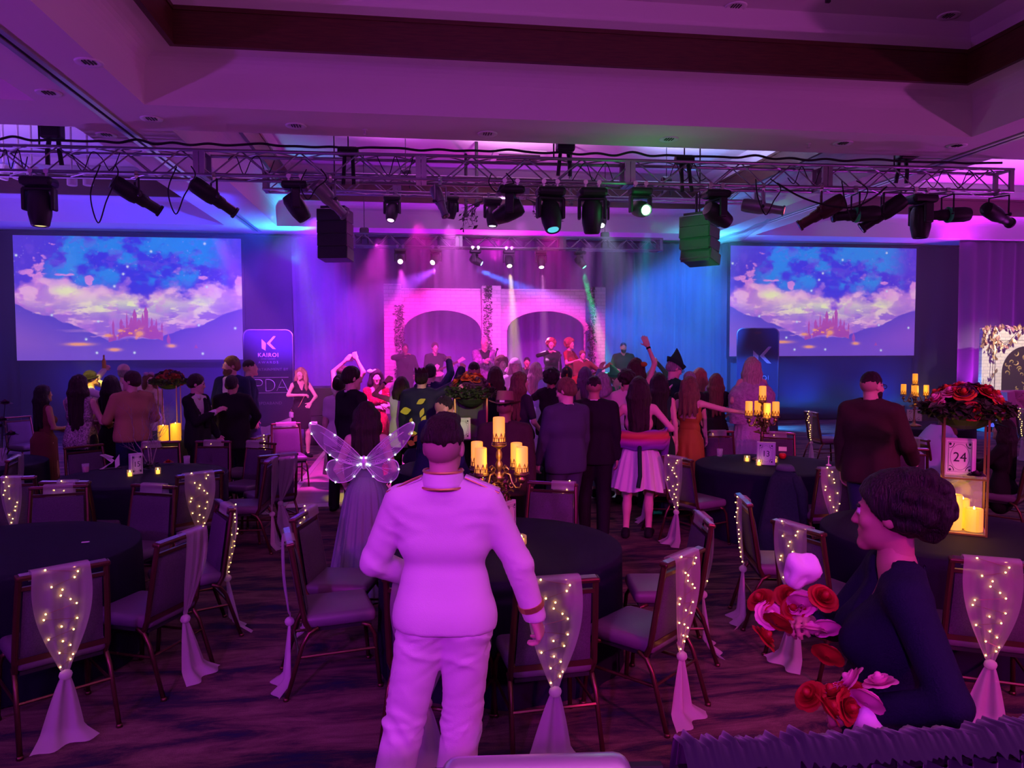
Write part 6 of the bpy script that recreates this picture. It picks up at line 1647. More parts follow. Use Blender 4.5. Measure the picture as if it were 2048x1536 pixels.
                hem = w_.get('hem', .04); fl = w_.get('flare', 0)
                x.cap(A(-.065, 0, .95)+off, A(.065, 0, .95)+off, (.098*tb+inf)*s, None, .03*s, 0, None, .85); x.cap(A(-.052, 0, 1.03)+off, A(.052, 0, 1.03)+off, (.096*tb+inf)*s, None, .03*s, 0, None, .85)
                for i in (0, 1):
                    h_, kk, a_ = legs[i]; x.cap(h_, kk, (.090*tb**.5+inf)*s, (.060+inf)*s, .035*s); e2 = kk+(a_-kk)*(1 if hem < .1 else max(0.05, (.5-hem)/.42)); x.cap(kk, e2, (.060+inf)*s, (.050+inf+fl)*s, .03*s)
                x.clip(lambda X, Y, Z: (hem*s-Z+0*X+0*Y))
                if not sit: x.clip(lambda X, Y, Z: (Z-1.0*s+0*X+0*Y))
            n_ = x.net()
            if n_ is not None:
                if w_.get('fold'):
                    V = n_[0]; amp = w_['fold']
                    jn = [(legs[0][1], .16), (legs[1][1], .16), (arms[0][1], .13), (arms[1][1], .13), (hipj[0]-A(0, 0, .06), .16), (hipj[1]-A(0, 0, .06), .16), (sh[0]-A(.03, 0, .08), .14), (sh[1]+A(.03, 0, -.08), .14), (legs[0][2], .12), (legs[1][2], .12)]
                    out = np.zeros_like(V); J = np.array([j for j, _ in jn]); RR = np.array([r_ for _, r_ in jn])*s
                    wts = np.maximum(w_.get('wt', .22), (1-((V[:, None, :]-J[None])**2).sum(2)/RR[None]**2).max(1))
                    nv = np.zeros_like(V); Fq = n_[1]; fn_ = np.cross(V[Fq[:, 2]]-V[Fq[:, 0]], V[Fq[:, 3]]-V[Fq[:, 1]])
                    for c_i in range(4): np.add.at(nv, Fq[:, c_i], fn_)
                    nv /= np.linalg.norm(nv, axis=1)[:, None]+1e-9
                    for q in range(len(V)):
                        p = V[q]; w1 = noise.noise((p[0]*3, p[1]*3, p[2]*3+5))
                        r1_ = 1-2.6*abs(noise.noise((p[0]*4+w1, p[1]*4, p[2]*13+p[0]*5+w1*2))); r2_ = 1-2.6*abs(noise.noise((p[0]*7+9, p[1]*7+w1, p[2]*24-p[0]*9+w1*3)))
                        out[q] = nv[q]*amp*wts[q]*(max(r1_, -.6)*.75+.4*max(r2_, -.6)-.3)
                    n_ = (V+out, n_[1], n_[2])
                mesh_obj(nm, np_mesh(nm, [n_], [m]), t)
        elif k == 'skirt':
            zt, zb = w_.get('z0', 1.04), w_.get('z1', .1); r0, r1 = w_.get('r0', .135)*tb, w_.get('r1', .30); nf = w_.get('folds', 13); am = w_.get('amp', .02); pw = w_.get('pow', 1.0)
            ce_ = off; mb = MB(); rs = random.Random(NP[0])
            ph = rs.uniform(0, 6)
            def fn(u, v_):
                a = 2*PI*u; q = v_; hipb = .056*math.sin(min(1, q*(zt-zb)/.22)*PI/2)*(1 if fm else .3) if w_.get('hip', True) else 0
                r = r0+(r1-r0)*q**pw+hipb*(1-q)+am*q**.7*(math.sin(nf*a+ph+2.2*math.sin(a*2+ph))+.5*math.sin(nf*2.3*a+1+q*2))
                z = zt+(zb-zt)*q
                if fm and w_.get('hip', True): e_ = min(1, max(0, (zt-z)/.12)); r = max(r, (.186*e_*e_*(3-2*e_) if z > .62 else .186-.06*min(1, (.62-z)/.3))*tb**.5)
                if w_.get('rag'): z += w_['rag']*q*math.sin(a*5+ph)
                return ((r*math.cos(a))*s+ce_[0], r*math.sin(a)*s*.9+ce_[1]-.014*s, max(z*s, .012))
            mb.grid(fn, w_.get('nu', 120), 18); mb.build(nm, m, t, smooth=True)
        elif k == 'shoes':
            x = Vox(lo-.05, np.array((hi[0], hi[1]+.1, .2*s), np.float32), min(hb, .014))
            for i in (0, 1):
                a_ = legs[i][2]; z0 = .034*s; hl = w_.get('heel', 0)*s
                x.cap((a_[0], a_[1]-.045*s, z0), (a_[0]+.02*(1 if i == 0 else -1)*s, a_[1]+.16*s, z0*.9), .042*s, .038*s, .02); x.cap(a_+A(0, -.01, .0), (a_[0], a_[1]-.02*s, z0+.01), .045*s, .045*s, .02)
            x.clip(lambda X, Y, Z: .0-Z+0*X+0*Y+.002)
            n_ = x.net()
            if n_ is not None: mesh_obj(nm, np_mesh(nm, [n_], [m]), t)
        elif k == 'tie':
            x = Vox(lo, hi, hb*.6); pts = [(.0, .115, 1.42), (0, .128, 1.36), (0, .136, 1.25), (0, .136, 1.08)]
            for a, b_, r in zip(pts[:-1], pts[1:], (.022, .026, .034)): x.cap(ups(A(*a)), ups(A(*b_)), r*s, r*1.15*s, .01, 0)
            n_ = x.net()
            if n_ is not None: mesh_obj(nm, np_mesh(nm, [n_], [m]), t)
        elif k == 'collar':
            mb = MB(); zc_, r_, hg = w_.get('z', 1.435), w_.get('r', .068), w_.get('h', .055); P = []
            def fn(u, v_): a = 2*PI*u; q = ups(A(r_*(w_.get('fl', 1.0)+(1.06-w_.get('fl', 1.0))*v_)*math.cos(a), (r_*1.02)*(w_.get('fl', 1.0)+(1-w_.get('fl', 1.0))*v_)*math.sin(a)-.014, zc_+hg*v_+(.0 if math.sin(a) < .5 else -.02*(math.sin(a)-.5)))); return tuple(q)
            mb.grid(fn, 32, 4); o = mb.build(nm, m, t, smooth=True); md = o.modifiers.new('thickness', 'SOLIDIFY'); md.thickness = .008
            if w_.get('piping'):
                for z_ in (.0, 1.0):
                    g = MB(); g.tube([fn(j/40, z_) for j in range(40)], .0055*s, 6, closed=True); g.build('gold_piping', w_['piping'], t)
        elif k == 'hat_cone':
            mb = MB(); sz = w_.get('s', 1.0); bx = w_.get('bend', .05)
            def fn(u, v_):
                a = 2*PI*u; r = (.112*(1-v_)**.9+.004) if v_ > .0 else .112; z = .055+.20*v_*sz; y = -.02-bx*v_*v_*1.6
                return tuple(Q(r*.95*math.cos(a)+bx*.5*v_*v_, r*1.12*math.sin(a)+y, z))
            mb.grid(fn, 28, 12); mb.build(nm, m, t, smooth=True); g = MB(); g.grid(lambda u, v_: tuple(Q((.104+.014*v_)*math.cos(2*PI*u), (.124+.022*v_)*math.sin(2*PI*u)-.02, .045+.05*v_-.015*math.sin(2*PI*u))), 28, 3); g.build('brim', m, t, smooth=True)
        elif k == 'fedora':
            mb = MB(); mb.grid(lambda u, v_: tuple(Q((.090-.012*v_)*math.cos(2*PI*u)*(1 if v_ < .85 else (1-v_)/.15*.9+.05), (.112-.02*v_)*math.sin(2*PI*u)*(1 if v_ < .85 else (1-v_)/.15*.9+.05)-.015, .055+.125*min(1, v_/.85)-(.03*max(0, (v_-.85)/.15)))), 32, 14); mb.build('hat_crown', m, t, smooth=True)
            g = MB(); g.grid(lambda u, v_: tuple(Q((.088+.075*v_)*math.cos(2*PI*u), (.11+.07*v_)*math.sin(2*PI*u)-.015, .055+.030*v_*v_*abs(math.cos(2*PI*u))**1.5-.012*v_*abs(math.sin(2*PI*u)))), 40, 6); g.build('hat_brim', m, t, smooth=True)
            g = MB(); g.grid(lambda u, v_: tuple(Q(.0915*math.cos(2*PI*u), .1135*math.sin(2*PI*u)-.015, .058+.026*v_)), 32, 2); g.build('hat_band', FAB['dkbrown'], t)
            MB().box((0, 0, 0), (.045, .003, .018), M=Matrix(HM.tolist())).build('hat_label', M_card, t, loc=Q(.0, -.131, .071))
        elif k == 'crown':
            g = MB(); g.grid(lambda u, v_: tuple(Q(.083*(1+.1*v_)*math.cos(2*PI*u), .10*(1+.1*v_)*math.sin(2*PI*u)-.015, .075+(.03+.04*abs(math.sin(10*PI*u)))*v_)), 60, 2); g.build(nm, m, t)
        elif k == 'cap':
            g = MB(); g.grid(lambda u, v_: tuple(Q(.094*math.cos(2*PI*u)*math.cos(v_*PI/2), .115*math.sin(2*PI*u)*math.cos(v_*PI/2)-.015, .05+.10*math.sin(v_*PI/2))), 28, 8); g.build(nm, m, t, smooth=True)
        elif k == 'band':
            g = MB(); z_ = w_.get('z', .05); g.tube([Q(.094*math.cos(q), .112*math.sin(q)-.018, z_+.03*math.sin(q)) for q in [2*PI*j/28 for j in range(28)]], .012*s, 6, closed=True); g.build(nm, m, t)
        elif k == 'bow':
            g = MB(); c_ = w_['at']
            for sx in (-1, 1): g.ball(Q(c_[0]+sx*.045, c_[1], c_[2]), (.05*s, .025*s, .035*s), 10, 6)
            g.ball(Q(*c_), .018*s); g.build(nm, m, t, smooth=True)
        elif k == 'wristband':
            i = w_['i']; s_, e_, wr = arms[i]; f = nrm(wr-e_); MB().tube([wr-f*(w_.get('p', .03)+.012)*s, wr-f*(w_.get('p', .03)-.012)*s], w_.get('r', .034)*s, 14).build(nm, m, t)
        elif k == 'strap':
            MB().tube([ups(A(*q)) for q in w_['pts']], w_.get('r', .008)*s, 6).build(nm, m, t)
        elif k == 'suspenders':
            for sx in (-1, 1): MB().tube([ups(A(*q)) for q in ((sx*.06, -.105, 1.0), (sx*.05, -.125, 1.2), (sx*.075, -.11, 1.36), (sx*.095, -.02, 1.455), (sx*.09, .09, 1.38), (sx*.085, .12, 1.2), (sx*.08, .115, 1.0))], .014*s, 6).build(nm, m, t)
    t['_info'] = 0; del t['_info']
    return t, dict(s=s, arms=arms, legs=legs, ups=ups, Q=Q, A=A, H=H, rz=rz, loc=Vector((c.x, c.y, base)))
def TOP(m, **k): return dict(k='top', m=m, **k)
def PANTS(m='black', **k): return dict(k='lower', m=m, n='trousers', **k)
def SKIRT(m, **k): return dict(k='skirt', m=m, n=k.pop('n', 'skirt'), **k)
SHOES = dict(k='shoes', m='black', n='shoes')
def JACKET(m='navy', **k): return dict(k='top', m=m, n='jacket', **{**dict(inf=.030, hem=.80, neck=.062, V=(1.12, .34)), **k})
def SHIRT(m='shirt', **k): return dict(k='top', m=m, n='shirt', **{**dict(inf=.014, hem=.95, neck=.060), **k})
def COLLAR(m='shirt', **k): return dict(k='collar', m=m, n='collar', **k)
SUIT = lambda m, sm='shirt', **k: [SHIRT(sm), JACKET(m, **k), PANTS(m), COLLAR(sm), SHOES]
# ------------------------------------------------------------------ the people in the photograph
M_goldtrim = mat('gold_braid', (.75, .5, .18), .35, .8)
# the man in white
pw, iw = person('man with his back turned in a white military-style jacket and white trousers', 902, 827, 3.05, 8, 'm', Rh=(.345, .10, .86), Rp=(.8, -.4, 0), Lh=(-.17, .20, 1.03), Lp=(-1, -.7, -.1), curl=(.6, .7), head=(6, 0, 0), feet=((-.02, .05), (-.28, -.02)), hips=-.03, hair=('quiff', 'dkbrown'), build=.84,
    wear=[dict(k='top', m='white', n='jacket', inf=.024, hem=.90, neck=.066, nz=1.47, fold=.008, wt=.10, flare=.010), dict(k='lower', m='white', n='trousers', inf=.018, hem=.05, flare=.014, fold=.016), dict(k='collar', m='white', n='collar', r=.072, h=.060, z=1.468, fl=1.22, piping=M_goldtrim), SHOES,
          dict(k='wristband', m=M_goldtrim, n='gold_cuff', i=0, p=.065, r=.054), dict(k='wristband', m='white', n='cuff', i=0, p=.02, r=.046), dict(k='wristband', m='white', n='cuff', i=1, p=.02, r=.046)])
for sx in (-1, 1):
    e = MB(); u = iw['ups']; A_ = iw['A']
    e.grid(lambda a, b: tuple(u(A_(sx*(.085+.135*b), -.012+(a-.5)*.055, 1.497-.055*b+.006))), 4, 6); o = e.build('epaulette', FAB['white'], pw, smooth=True); md = o.modifiers.new('thickness', 'SOLIDIFY'); md.thickness = .008
    g = MB(); g.tube([u(A_(sx*x, y, z)) for x, y, z in ((.09, -.04, 1.503), (.22, -.04, 1.446), (.222, .018, 1.446), (.09, .018, 1.503))], .003, 5, closed=True); g.build('gold_piping', M_goldtrim, pw)
# the server crossing in front
ps, is_ = person('server in dark uniform walking past with red cloth flowers and white napkins', 1790, 925, 2.22, -100, 'f', topadd=.02, Rh=(.02, .24, 1.25), Lh=(-.24, .12, 1.10), Rp=(1, -.3, -.6), Lp=(-.9, -.7, -.5), curl=(.8, .8), head=(16, -4, 0), feet=((.09, .20), (-.09, -.22)), skin='tan', hair=('serverbun', 'black'), build=1.28,
    wear=[dict(k='top', m=fab('server_navy', (.006, .008, .028)), n='blouse', inf=.026, hem=.86, neck=.075, V=(1.30, .6), sleeve=.95), dict(k='lower', m='black', n='trousers', inf=.024, hem=.05), SHOES])
def held(label, name, cat, p, i=is_, root=ps): q = i['loc']+Matrix.Rotation(i['rz'], 3, 'Z') @ Vector(p); return thing(name, label, cat, q, i['rz'])
M_fl = mat('red_petal_cloth', (.62, .02, .04), .7)
def bunch(label, p, n, seed, col='red'):
    t = held(label, 'cloth_flowers', 'flowers', p); rnd = random.Random(seed)
    for k in range(n): o = mesh_obj('rose', ROSE[col] if k % 3 else ROSE['pink'], t, (rnd.gauss(0, .045), rnd.gauss(0, .045), rnd.gauss(0, .03))); o.scale = (.85, .85, .85); o.rotation_euler = (rnd.uniform(-1, 1), rnd.uniform(-1, 1), 0)
def napkin(label, p, r=(0, 0, 0)):
    t = held(label, 'napkin', 'napkin', p); mb = MB(); mb.ball((0, 0, 0), (.03, .05, .05), 22, 14); mb.v = [tuple(Vector(v)*(1+.9*noise.noise((v[0]*22+p[0]*9, v[1]*22, v[2]*22)))) for v in mb.v]; o = mb.build('cloth', FAB['white'], t, smooth=True); o.rotation_euler = r
bunch('red cloth flowers held high by the server', (-.03, .29, 1.29), 13, 3); napkin('white folded napkin in the raised hand of the server', (-.04, .26, 1.41), (.5, 0, .3))
bunch('red and pink cloth flowers held low by the server', (-.27, .16, 1.14), 13, 5); napkin('white napkin hanging under the lower flowers of the server', (-.28, .08, 1.06), (0, 0, .2))
MB().box(tuple(is_['ups'](is_['A'](.07, .155, 1.30))), (.07, .006, .016)).build('name_tag', M_card, ps)
# winged woman
pf, jf = person('woman with lit fairy wings and a long grey tulle skirt, back turned', 733, 802, 6.3, 10, 'f', Rh=(.16, .22, 1.02), Lh=(-.22, .12, .96), hair=('wavy', 'dkbrown'), head=(4, 0, 0), curl=(.2, .3),
    wear=[dict(k='top', m='greytulle', n='bodice', inf=.014, hem=.98, top=1.34, sleeve=0, cutarm=.165), SKIRT('greytulle', z0=1.08, z1=.015, r0=.115, r1=.36, folds=17, amp=.017, nu=200)])
wt = thing('fairy_wings', 'clear fairy wings with white lights strapped on the woman in grey tulle', 'wings', pf.location, pf.rotation_euler[2])
M_wing = mat('iridescent_film', (.72, .68, .85), .25, alpha=.30, spec=.7); M_rim = mat('silver_glitter', (.75, .72, .8), .4, .4)
ws = jf['s']
for sx in (-1, 1):
    up_ = [(0, 0), (.07, .10), (.20, .22), (.36, .33), (.44, .36), (.455, .33), (.42, .24), (.34, .13), (.22, .03), (.08, -.02)]
    lo_ = [(0, -.01), (.08, -.02), (.20, .03), (.29, .02), (.315, -.05), (.29, -.13), (.22, -.17), (.12, -.155), (.05, -.08)]
    for nm, P in (('upper_wing', up_), ('lower_wing', lo_)):
        mb = MB(); pts = []
        n = len(P)
        for i in range(n):   # smooth outline
            a, b, c, d = (Vector((*P[(i+k) % n], 0)) for k in (-1, 0, 1, 2))
            for q in range(4): t_ = q/4; pts.append(.5*((2*b)+(c-a)*t_+(2*a-5*b+4*c-d)*t_*t_+(3*b-a-3*c+d)*t_**3))
        W3 = lambda p: Vector((sx*p[0], -.165-.20*p[0]+.03*abs(p[1]), 1.22+p[1]))*ws
        cen = W3((.02, 0)); vs = [cen]+[W3(p) for p in pts]; m = len(pts)
        mb.add(vs, [(0, 1+i, 1+(i+1) % m) for i in range(m)]); w_o = mb.build(nm, M_wing, wt)
        r = MB(); r.tube([W3(p) for p in pts], .0045, 5, closed=True)
        for k in range(2, n-1):
            e = P[k]; r.tube([W3((e[0]*f, e[1]*f+.03*math.sin(f*3)*(1 if k % 2 else -1)*.6)) for f in (.08, .3, .55, .8)], .0018, 4)
        e = P[3]
        for q in (.45, .68): r.tube([W3((e[0]*q+.035*(1-j/14)*math.cos(j*.9), e[1]*q+.035*(1-j/14)*math.sin(j*.9))) for j in range(13)], .0016, 4)
        r.build('wing_rim', M_rim, w_o, smooth=True)
        bl = MB(); k0 = range(2, m-2, 7 if nm == 'lower_wing' else 7)
        for k in k0: bl.ball(W3(pts[k])+Vector((0, -.008, 0)), .0065, 6, 4)
        tag(bl.build('bulbs', M_wbulb, w_o), kind='stuff')
MB().ball((0, -.165*ws, 1.22*ws), (.03, .02, .06), 10, 6).build('centre_clasp', M_rim, wt)
# hat, navy suit, grey suit, dark suit
person('man in a brown fedora and brown jacket, back turned behind the brass candelabra', 1010, 786, 6.95, 4, 'm', topadd=.02, head=(10, -6, 0), skin='brown', hair=('buzz', 'black'), build=1.2, wear=[JACKET('dkbrown', V=None, hem=.76), PANTS('black'), dict(k='fedora', m='fedora'), COLLAR('dkbrown', h=.04), SHOES])
person('bearded man in a navy suit leaning to the side behind the winged woman', 862, 789, 6.9, 42, 'm', lean=10, side=6, head=(34, -12, 0), skin='tan', hair=('fade', 'black'), beard=('black', .5), build=1.1, Rh=(.28, .20, .95), wear=SUIT('navy'))
person('broad man in a grey-blue suit looking down towards his hands', 1132, 755, 7.6, -34, 'm', head=(-30, -16, 0), skin='fair', hair=('short', 'light'), build=1.16, Lh=(-.22, .18, .86), Rh=(.26, .12, .78), wear=SUIT('greyblue'))
person('man in a black suit with white collar standing beyond the grey suit', 1188, 749, 8.1, 2, 'm', skin='tan', hair=('fade', 'black'), build=1.08, wear=SUIT('black'))
# tulle skirt and shawl
pt, jt = person('woman with a rainbow shawl over bare shoulders and a short white tulle skirt', 1278, 752, 8.15, 4, 'f', Rh=(.20, .20, 1.12), Lh=(-.20, .20, 1.12), Rp=(1, -.5, -.5), Lp=(-1, -.5, -.5), skin='fair', hair=('vlong', 'dkbrown'), build=1.06, feet=((.11, .02), (-.13, -.04)),
    wear=[dict(k='top', m='black', n='bodice', inf=.012, hem=1.0, top=1.33, sleeve=0, cutarm=.16, back=(1.10, .16)), SKIRT('tulle', z0=1.06, z1=.55, r0=.125, r1=.30, folds=11, amp=.028, rag=.02), dict(k='strap', m='dkgreen', n='sash_ribbon', pts=((.02, -.13, 1.06), (.03, -.27, .95), (.04, -.32, .72), (.02, -.33, .60)), r=.022), SHOES])
shw = thing('rainbow_shawl', 'rainbow striped shawl wrapped low around the arms of the woman in tulle', 'shawl', pt.location, pt.rotation_euler[2])
M_rb = mat('rainbow_weave', (.4, .05, .1), .8); nt = M_rb.node_tree; tc = nt.nodes.new('ShaderNodeTexCoord'); sp = nt.nodes.new('ShaderNodeSeparateXYZ'); nt.links.new(tc.outputs['UV'], sp.inputs[0])
mr = nt.nodes.new('ShaderNodeMapRange'); mr.inputs[1].default_value = 1.02; mr.inputs[2].default_value = 1.24
tc2 = nt.nodes.new('ShaderNodeTexCoord'); nt.links.new(tc2.outputs['Object'], sp.inputs[0]); nt.links.new(sp.outputs['Z'], mr.inputs[0]); rp = nt.nodes.new('ShaderNodeValToRGB'); e = rp.color_ramp.elements
e[0].color = (.12, .03, .25, 1); e[1].color = (.08, .12, .5, 1); e[1].position = .95
for p_, c_ in ((.22, (.35, .04, .3)), (.42, (.45, .05, .04)), (.58, (.5, .14, .05)), (.72, (.3, .05, .10)), (.84, (.14, .10, .4))): q = e.new(p_); q.color = (*c_, 1)
nt.links.new(mr.outputs[0], rp.inputs[0]); nt.links.new(rp.outputs[0], nt.nodes['Principled BSDF'].inputs['Base Color'])
def shf(u, v):
    a = -PI*1.12+PI*1.24*u; dip = .035*math.sin(PI*u); rr = .275+.02*math.sin(v*PI)+.008*math.sin(v*16+u*8)
    return (rr*math.cos(a)*1.05, rr*.60*math.sin(a)-.02, 1.22-.20*v-dip+.012*math.sin(u*22))
mb = MB(); mb.grid(shf, 60, 14); o = mb.build('cloth', M_rb, shw, smooth=True); md = o.modifiers.new('thickness', 'SOLIDIFY'); md.thickness = .012
for sx in (-1, 1): MB().tube([(sx*.29, .02, 1.12), (sx*.28, .03, .95), (sx*.26, .03, .72)], [.05, .04, .03], 8).build('hanging_end', M_rb, shw, smooth=True)
# green hat couple, mustard dress, black dress, fur
person('man in a dark green pointed hat, glasses and suspenders bending over a short-haired woman', 1338, 716, 10.55, 48, 'm', lean=8, head=(20, -18, 0), skin='fair', hair=('short', 'grey'), glasses=True, Rh=(.12, .42, 1.22), Lh=(-.05, .46, 1.18), wear=[SHIRT('dkgreen', inf=.02, sleeve=.4), PANTS('black'), dict(k='hat_cone', m='dkgreen', n='pointed_hat'), dict(k='suspenders', m='cream', n='suspenders'), SHOES])
person('short-haired woman in black hugged by the man in the green hat', 1380, 741, 10.05, 168, 'f', skin='fair', hair=('short', 'grey'), head=(10, 8, 8), Rh=(.16, .26, 1.05), wear=[TOP('black', n='dress', hem=.98, inf=.018, sleeve=.25), SKIRT('black', z1=.5, r1=.2, amp=.008)])
person('woman in a mustard dress stretching one arm out to the woman in fur', 1380, 752, 9.35, 22, 'f', Rh=(.62, .34, 1.28), Rp=(0, -1, -.4), Lh=(-.20, .18, 1.02), curl=(.2, .4), skin='fair', hair=('wavy', 'light'), head=(10, 0, 6), wear=[dict(k='top', m='mustard', n='bodice', inf=.012, hem=.98, sleeve=0, back=(1.22, .10), neck=.08, nz=1.42, cutarm=.155), SKIRT('mustard', z0=1.08, z1=.25, r0=.118, r1=.25, folds=7, amp=.014), SHOES])
person('woman in a black dress with very long straight hair, beyond the mustard dress', 1432, 746, 11.2, -8, 'f', Rh=(.18, .22, 1.05), skin='fair', hair=('vlong', 'light'), wear=[TOP('black', n='dress', hem=.98, inf=.018, sleeve=.3, neck=.075), SKIRT('black', z1=.12, r1=.24, amp=.01), SHOES])
pfu, jfu = person('tall platinum blonde in a lilac fur stole and long gown, back turned', 1504, 713, 11.0, -14, 'f', Rh=(.17, .20, .98), Lh=(-.22, .10, 1.0), skin='fair', hair=('wavy', 'platinum'), wear=[TOP('lilac', n='gown', hem=.98, inf=.016, sleeve=0, top=1.3, cutarm=.17), SKIRT('lilac', z0=1.08, z1=.015, r0=.14, r1=.30, folds=9, amp=.012)])
mb = MB(); u = jfu['ups']; A_ = jfu['A']; rnd = random.Random(3)
def fur(u_, v): a = 2*PI*u_; r = .075+.195*math.sin(min(1, v*2.4)*PI/2)+.02*math.sin(PI*v)+.014*noise.noise((math.cos(a)*9, math.sin(a)*9, v*26))+.010*noise.noise((math.cos(a)*22, math.sin(a)*22, v*50)); return tuple(u(A_(r*math.cos(a)*1.05, r*.72*math.sin(a)-.01, 1.47-.62*v)))
mb.grid(fur, 90, 50); mb.build('fur_stole', mat('lilac_fur', (.55, .40, .52), .9, bump=1.0, bscale=55, noise_amt=.35, nscale=20), pfu, smooth=True)
# hoodie, seated people near table 24
person('bearded man in a dark hoodie and jeans, back turned near the number 24 stand', 1744, 741, 6.75, 24, 'm', Rh=(.27, .20, .98), head=(16, -6, 0), skin='fair', hair=('fade', 'black'), beard=('black', 1.5), build=1.12, glasses=True, wear=[dict(k='top', m='dkbrown', n='hoodie', inf=.044, hem=.80, neck=.064, sleeve=.93), dict(k='collar', m='dkbrown', n='hood', r=.085, h=.05, z=1.41), PANTS('jeans'), SHOES])
person('small dark-haired figure in black seated beside the man in the hoodie', 1806, 846, 8.7, -10, 'f', Hh=1.45, sit=True, skin='tan', hair=('short', 'dkbrown'), wear=[TOP('black', hem=.75, inf=.03, n='jacket'), PANTS('black'), SHOES])
pb, jb = person('seated woman bowed under a pale blue cape at the far table', 1872, 832, 9.4, 50, 'f', Hh=1.62, sit=True, lean=16, skin='fair', hair=('bob', 'light'), wear=[TOP('paleblue', hem=.75, inf=.05, n='blouse'), PANTS('black'), SHOES])
mb = MB(); mb.grid(lambda u_, v: ((.10+.30*v**.7)*math.cos(2*PI*u_)*(1+.05*math.sin(u_*50)*v), (.10+.26*v**.7)*math.sin(2*PI*u_)-.10+.16*(1-v), 1.10-.66*v), 64, 14); mb.build('cape', FAB['paleblue'], pb, smooth=True)
person('dark-haired woman with a leaf wreath seated behind the gold stand', 2008, 838, 8.2, -78, 'f', Hh=1.68, sit=True, skin='fair', hair=('vlong', 'black'), Rh=(.1, .4, .80), Lh=(-.1, .4, .80), wear=[TOP('black', hem=.75, inf=.024, n='dress'), PANTS('black'), dict(k='band', m='dkgreen', n='leaf_wreath', z=.06), SHOES])
# group before the castle screen
person('woman in a rust brown sleeveless dress, long dark hair, arms folded', 86, 769, 9.9, 62, 'f', Rh=(.05, .26, 1.10), Lh=(-.02, .28, 1.06), head=(14, 0, 0), skin='tan', hair=('vlong', 'black'), wear=[TOP('rust', n='dress', hem=.98, inf=.014, sleeve=0, neck=.085, nz=1.40, cutarm=.15), SKIRT('rust', z0=1.08, z1=.03, r0=.12, r1=.20, amp=.008), SHOES])
person('woman in a silver sequin top holding a drink, long hair down her back', 158, 749, 9.4, 30, 'f', Rh=(.12, .28, 1.18), Lh=(.0, .26, 1.12), head=(18, -4, 0), skin='fair', hair=('vlong', 'dkbrown'), build=1.04, wear=[TOP('sequin', n='sequin_top', hem=.82, inf=.026, sleeve=0, neck=.09, nz=1.44, cutarm=.16, flare=.02), PANTS('black'), SHOES])
person('person with a black mask lit yellow, profile above the sequin top', 181, 740, 12.0, 88, 'm', Rh=(.30, .40, 1.36), skin='tan', hair=('short', 'black'), wear=[SHIRT('offwhite', inf=.02), PANTS('black'), dict(k='band', m='black', n='mask_band', z=.0), SHOES])
person('woman in a black dress with very long dark hair beside the tan sweater', 222, 750, 9.95, 28, 'f', skin='tan', hair=('vlong', 'black'), wear=[TOP('black', n='dress', hem=.98, inf=.016, sleeve=0, cutarm=.16), SKIRT('black', z1=.10, r1=.2, amp=.006), SHOES])
person('man in a tan sweater looking over his shoulder', 262, 741, 9.65, -18, 'm', head=(-48, 0, 0), Lh=(-.20, .26, 1.08), Rh=(.20, .26, 1.06), skin='fair', hair=('short', 'brown'), build=1.08, wear=[TOP('tan', n='sweater', inf=.030, hem=.86, neck=.066), PANTS('navy'), SHOES])
pa, ja = person('person in a pale knit cap raising a bottle high behind the tan sweater', 247, 729, 12.3, 6, 'm', Lh=(-.30, .22, 1.66), Lp=(-1, 0, -.3), curl=(.4, .85), skin='fair', hair=('short', 'grey'), wear=[SHIRT('offwhite', inf=.02), PANTS('black'), dict(k='cap', m='cream', n='knit_cap'), SHOES])
wv = ja['arms'][1][2]; q = ja['loc']+Matrix.Rotation(ja['rz'], 3, 'Z') @ Vector(wv.tolist()); t = thing('bottle', 'amber bottle raised in the hand of the person in the knit cap', 'bottle', (q.x, q.y, q.z+.03)); MB().lathe([(0, 0), (.03, 0), (.032, .11), (.013, .17), (.013, .22), (0, .22)], 14).build('glass', mat('amber_glass', (.5, .3, .05), .15), t, smooth=True)
person('red-haired woman in pale costume behind the red flowers', 299, 745, 12.8, 165, 'f', Rh=(.16, .30, 1.2), skin='fair', hair=('wavy', 'red'), wear=[TOP('cream', n='bodice', hem=.98, inf=.016, sleeve=.4), SKIRT('lilac', z1=.05, r1=.4, folds=9), dict(k='bow', m='lilac', n='hair_flower', at=(.03, .04, .12))])
person('man in a black suit and tie clasping his hand, behind the gold-edged chair', 392, 747, 9.7, 122, 'm', head=(-22, -10, 0), Rh=(.04, .28, 1.26), Lh=(-.22, .16, .92), skin='fair', hair=('short', 'dkbrown'), wear=[SHIRT('shirt'), JACKET('black', V=(1.06, .42)), PANTS('black'), dict(k='tie', m='black', n='tie'), COLLAR('shirt'), SHOES])
person('tall bearded man in a navy suit with open collar and yellow lit hair', 462, 711, 10.95, -140, 'm', head=(30, 0, 0), Rh=(.14, .26, 1.10), skin='fair', hair=('short', 'light'), beard=('light', .6), build=1.1, wear=SUIT('navy', V=(1.12, .34)))
person('young man in a dark suit and white collar in profile before the navy banner', 499, 718, 12.1, 84, 'm', head=(0, 4, 0), skin='fair', hair=('fade', 'black'), wear=SUIT('navy'))
person('man in a black coat with his back turned, elbow out', 464, 750, 10.25, 12, 'm', Rh=(.20, .26, 1.00), Lh=(-.15, .26, 1.02), Rp=(1, -.4, -.2), head=(20, -4, 0), skin='tan', hair=('short', 'black'), build=1.15, wear=[JACKET('black', V=None, hem=.72, inf=.036), PANTS('black'), COLLAR('black', h=.04), SHOES])
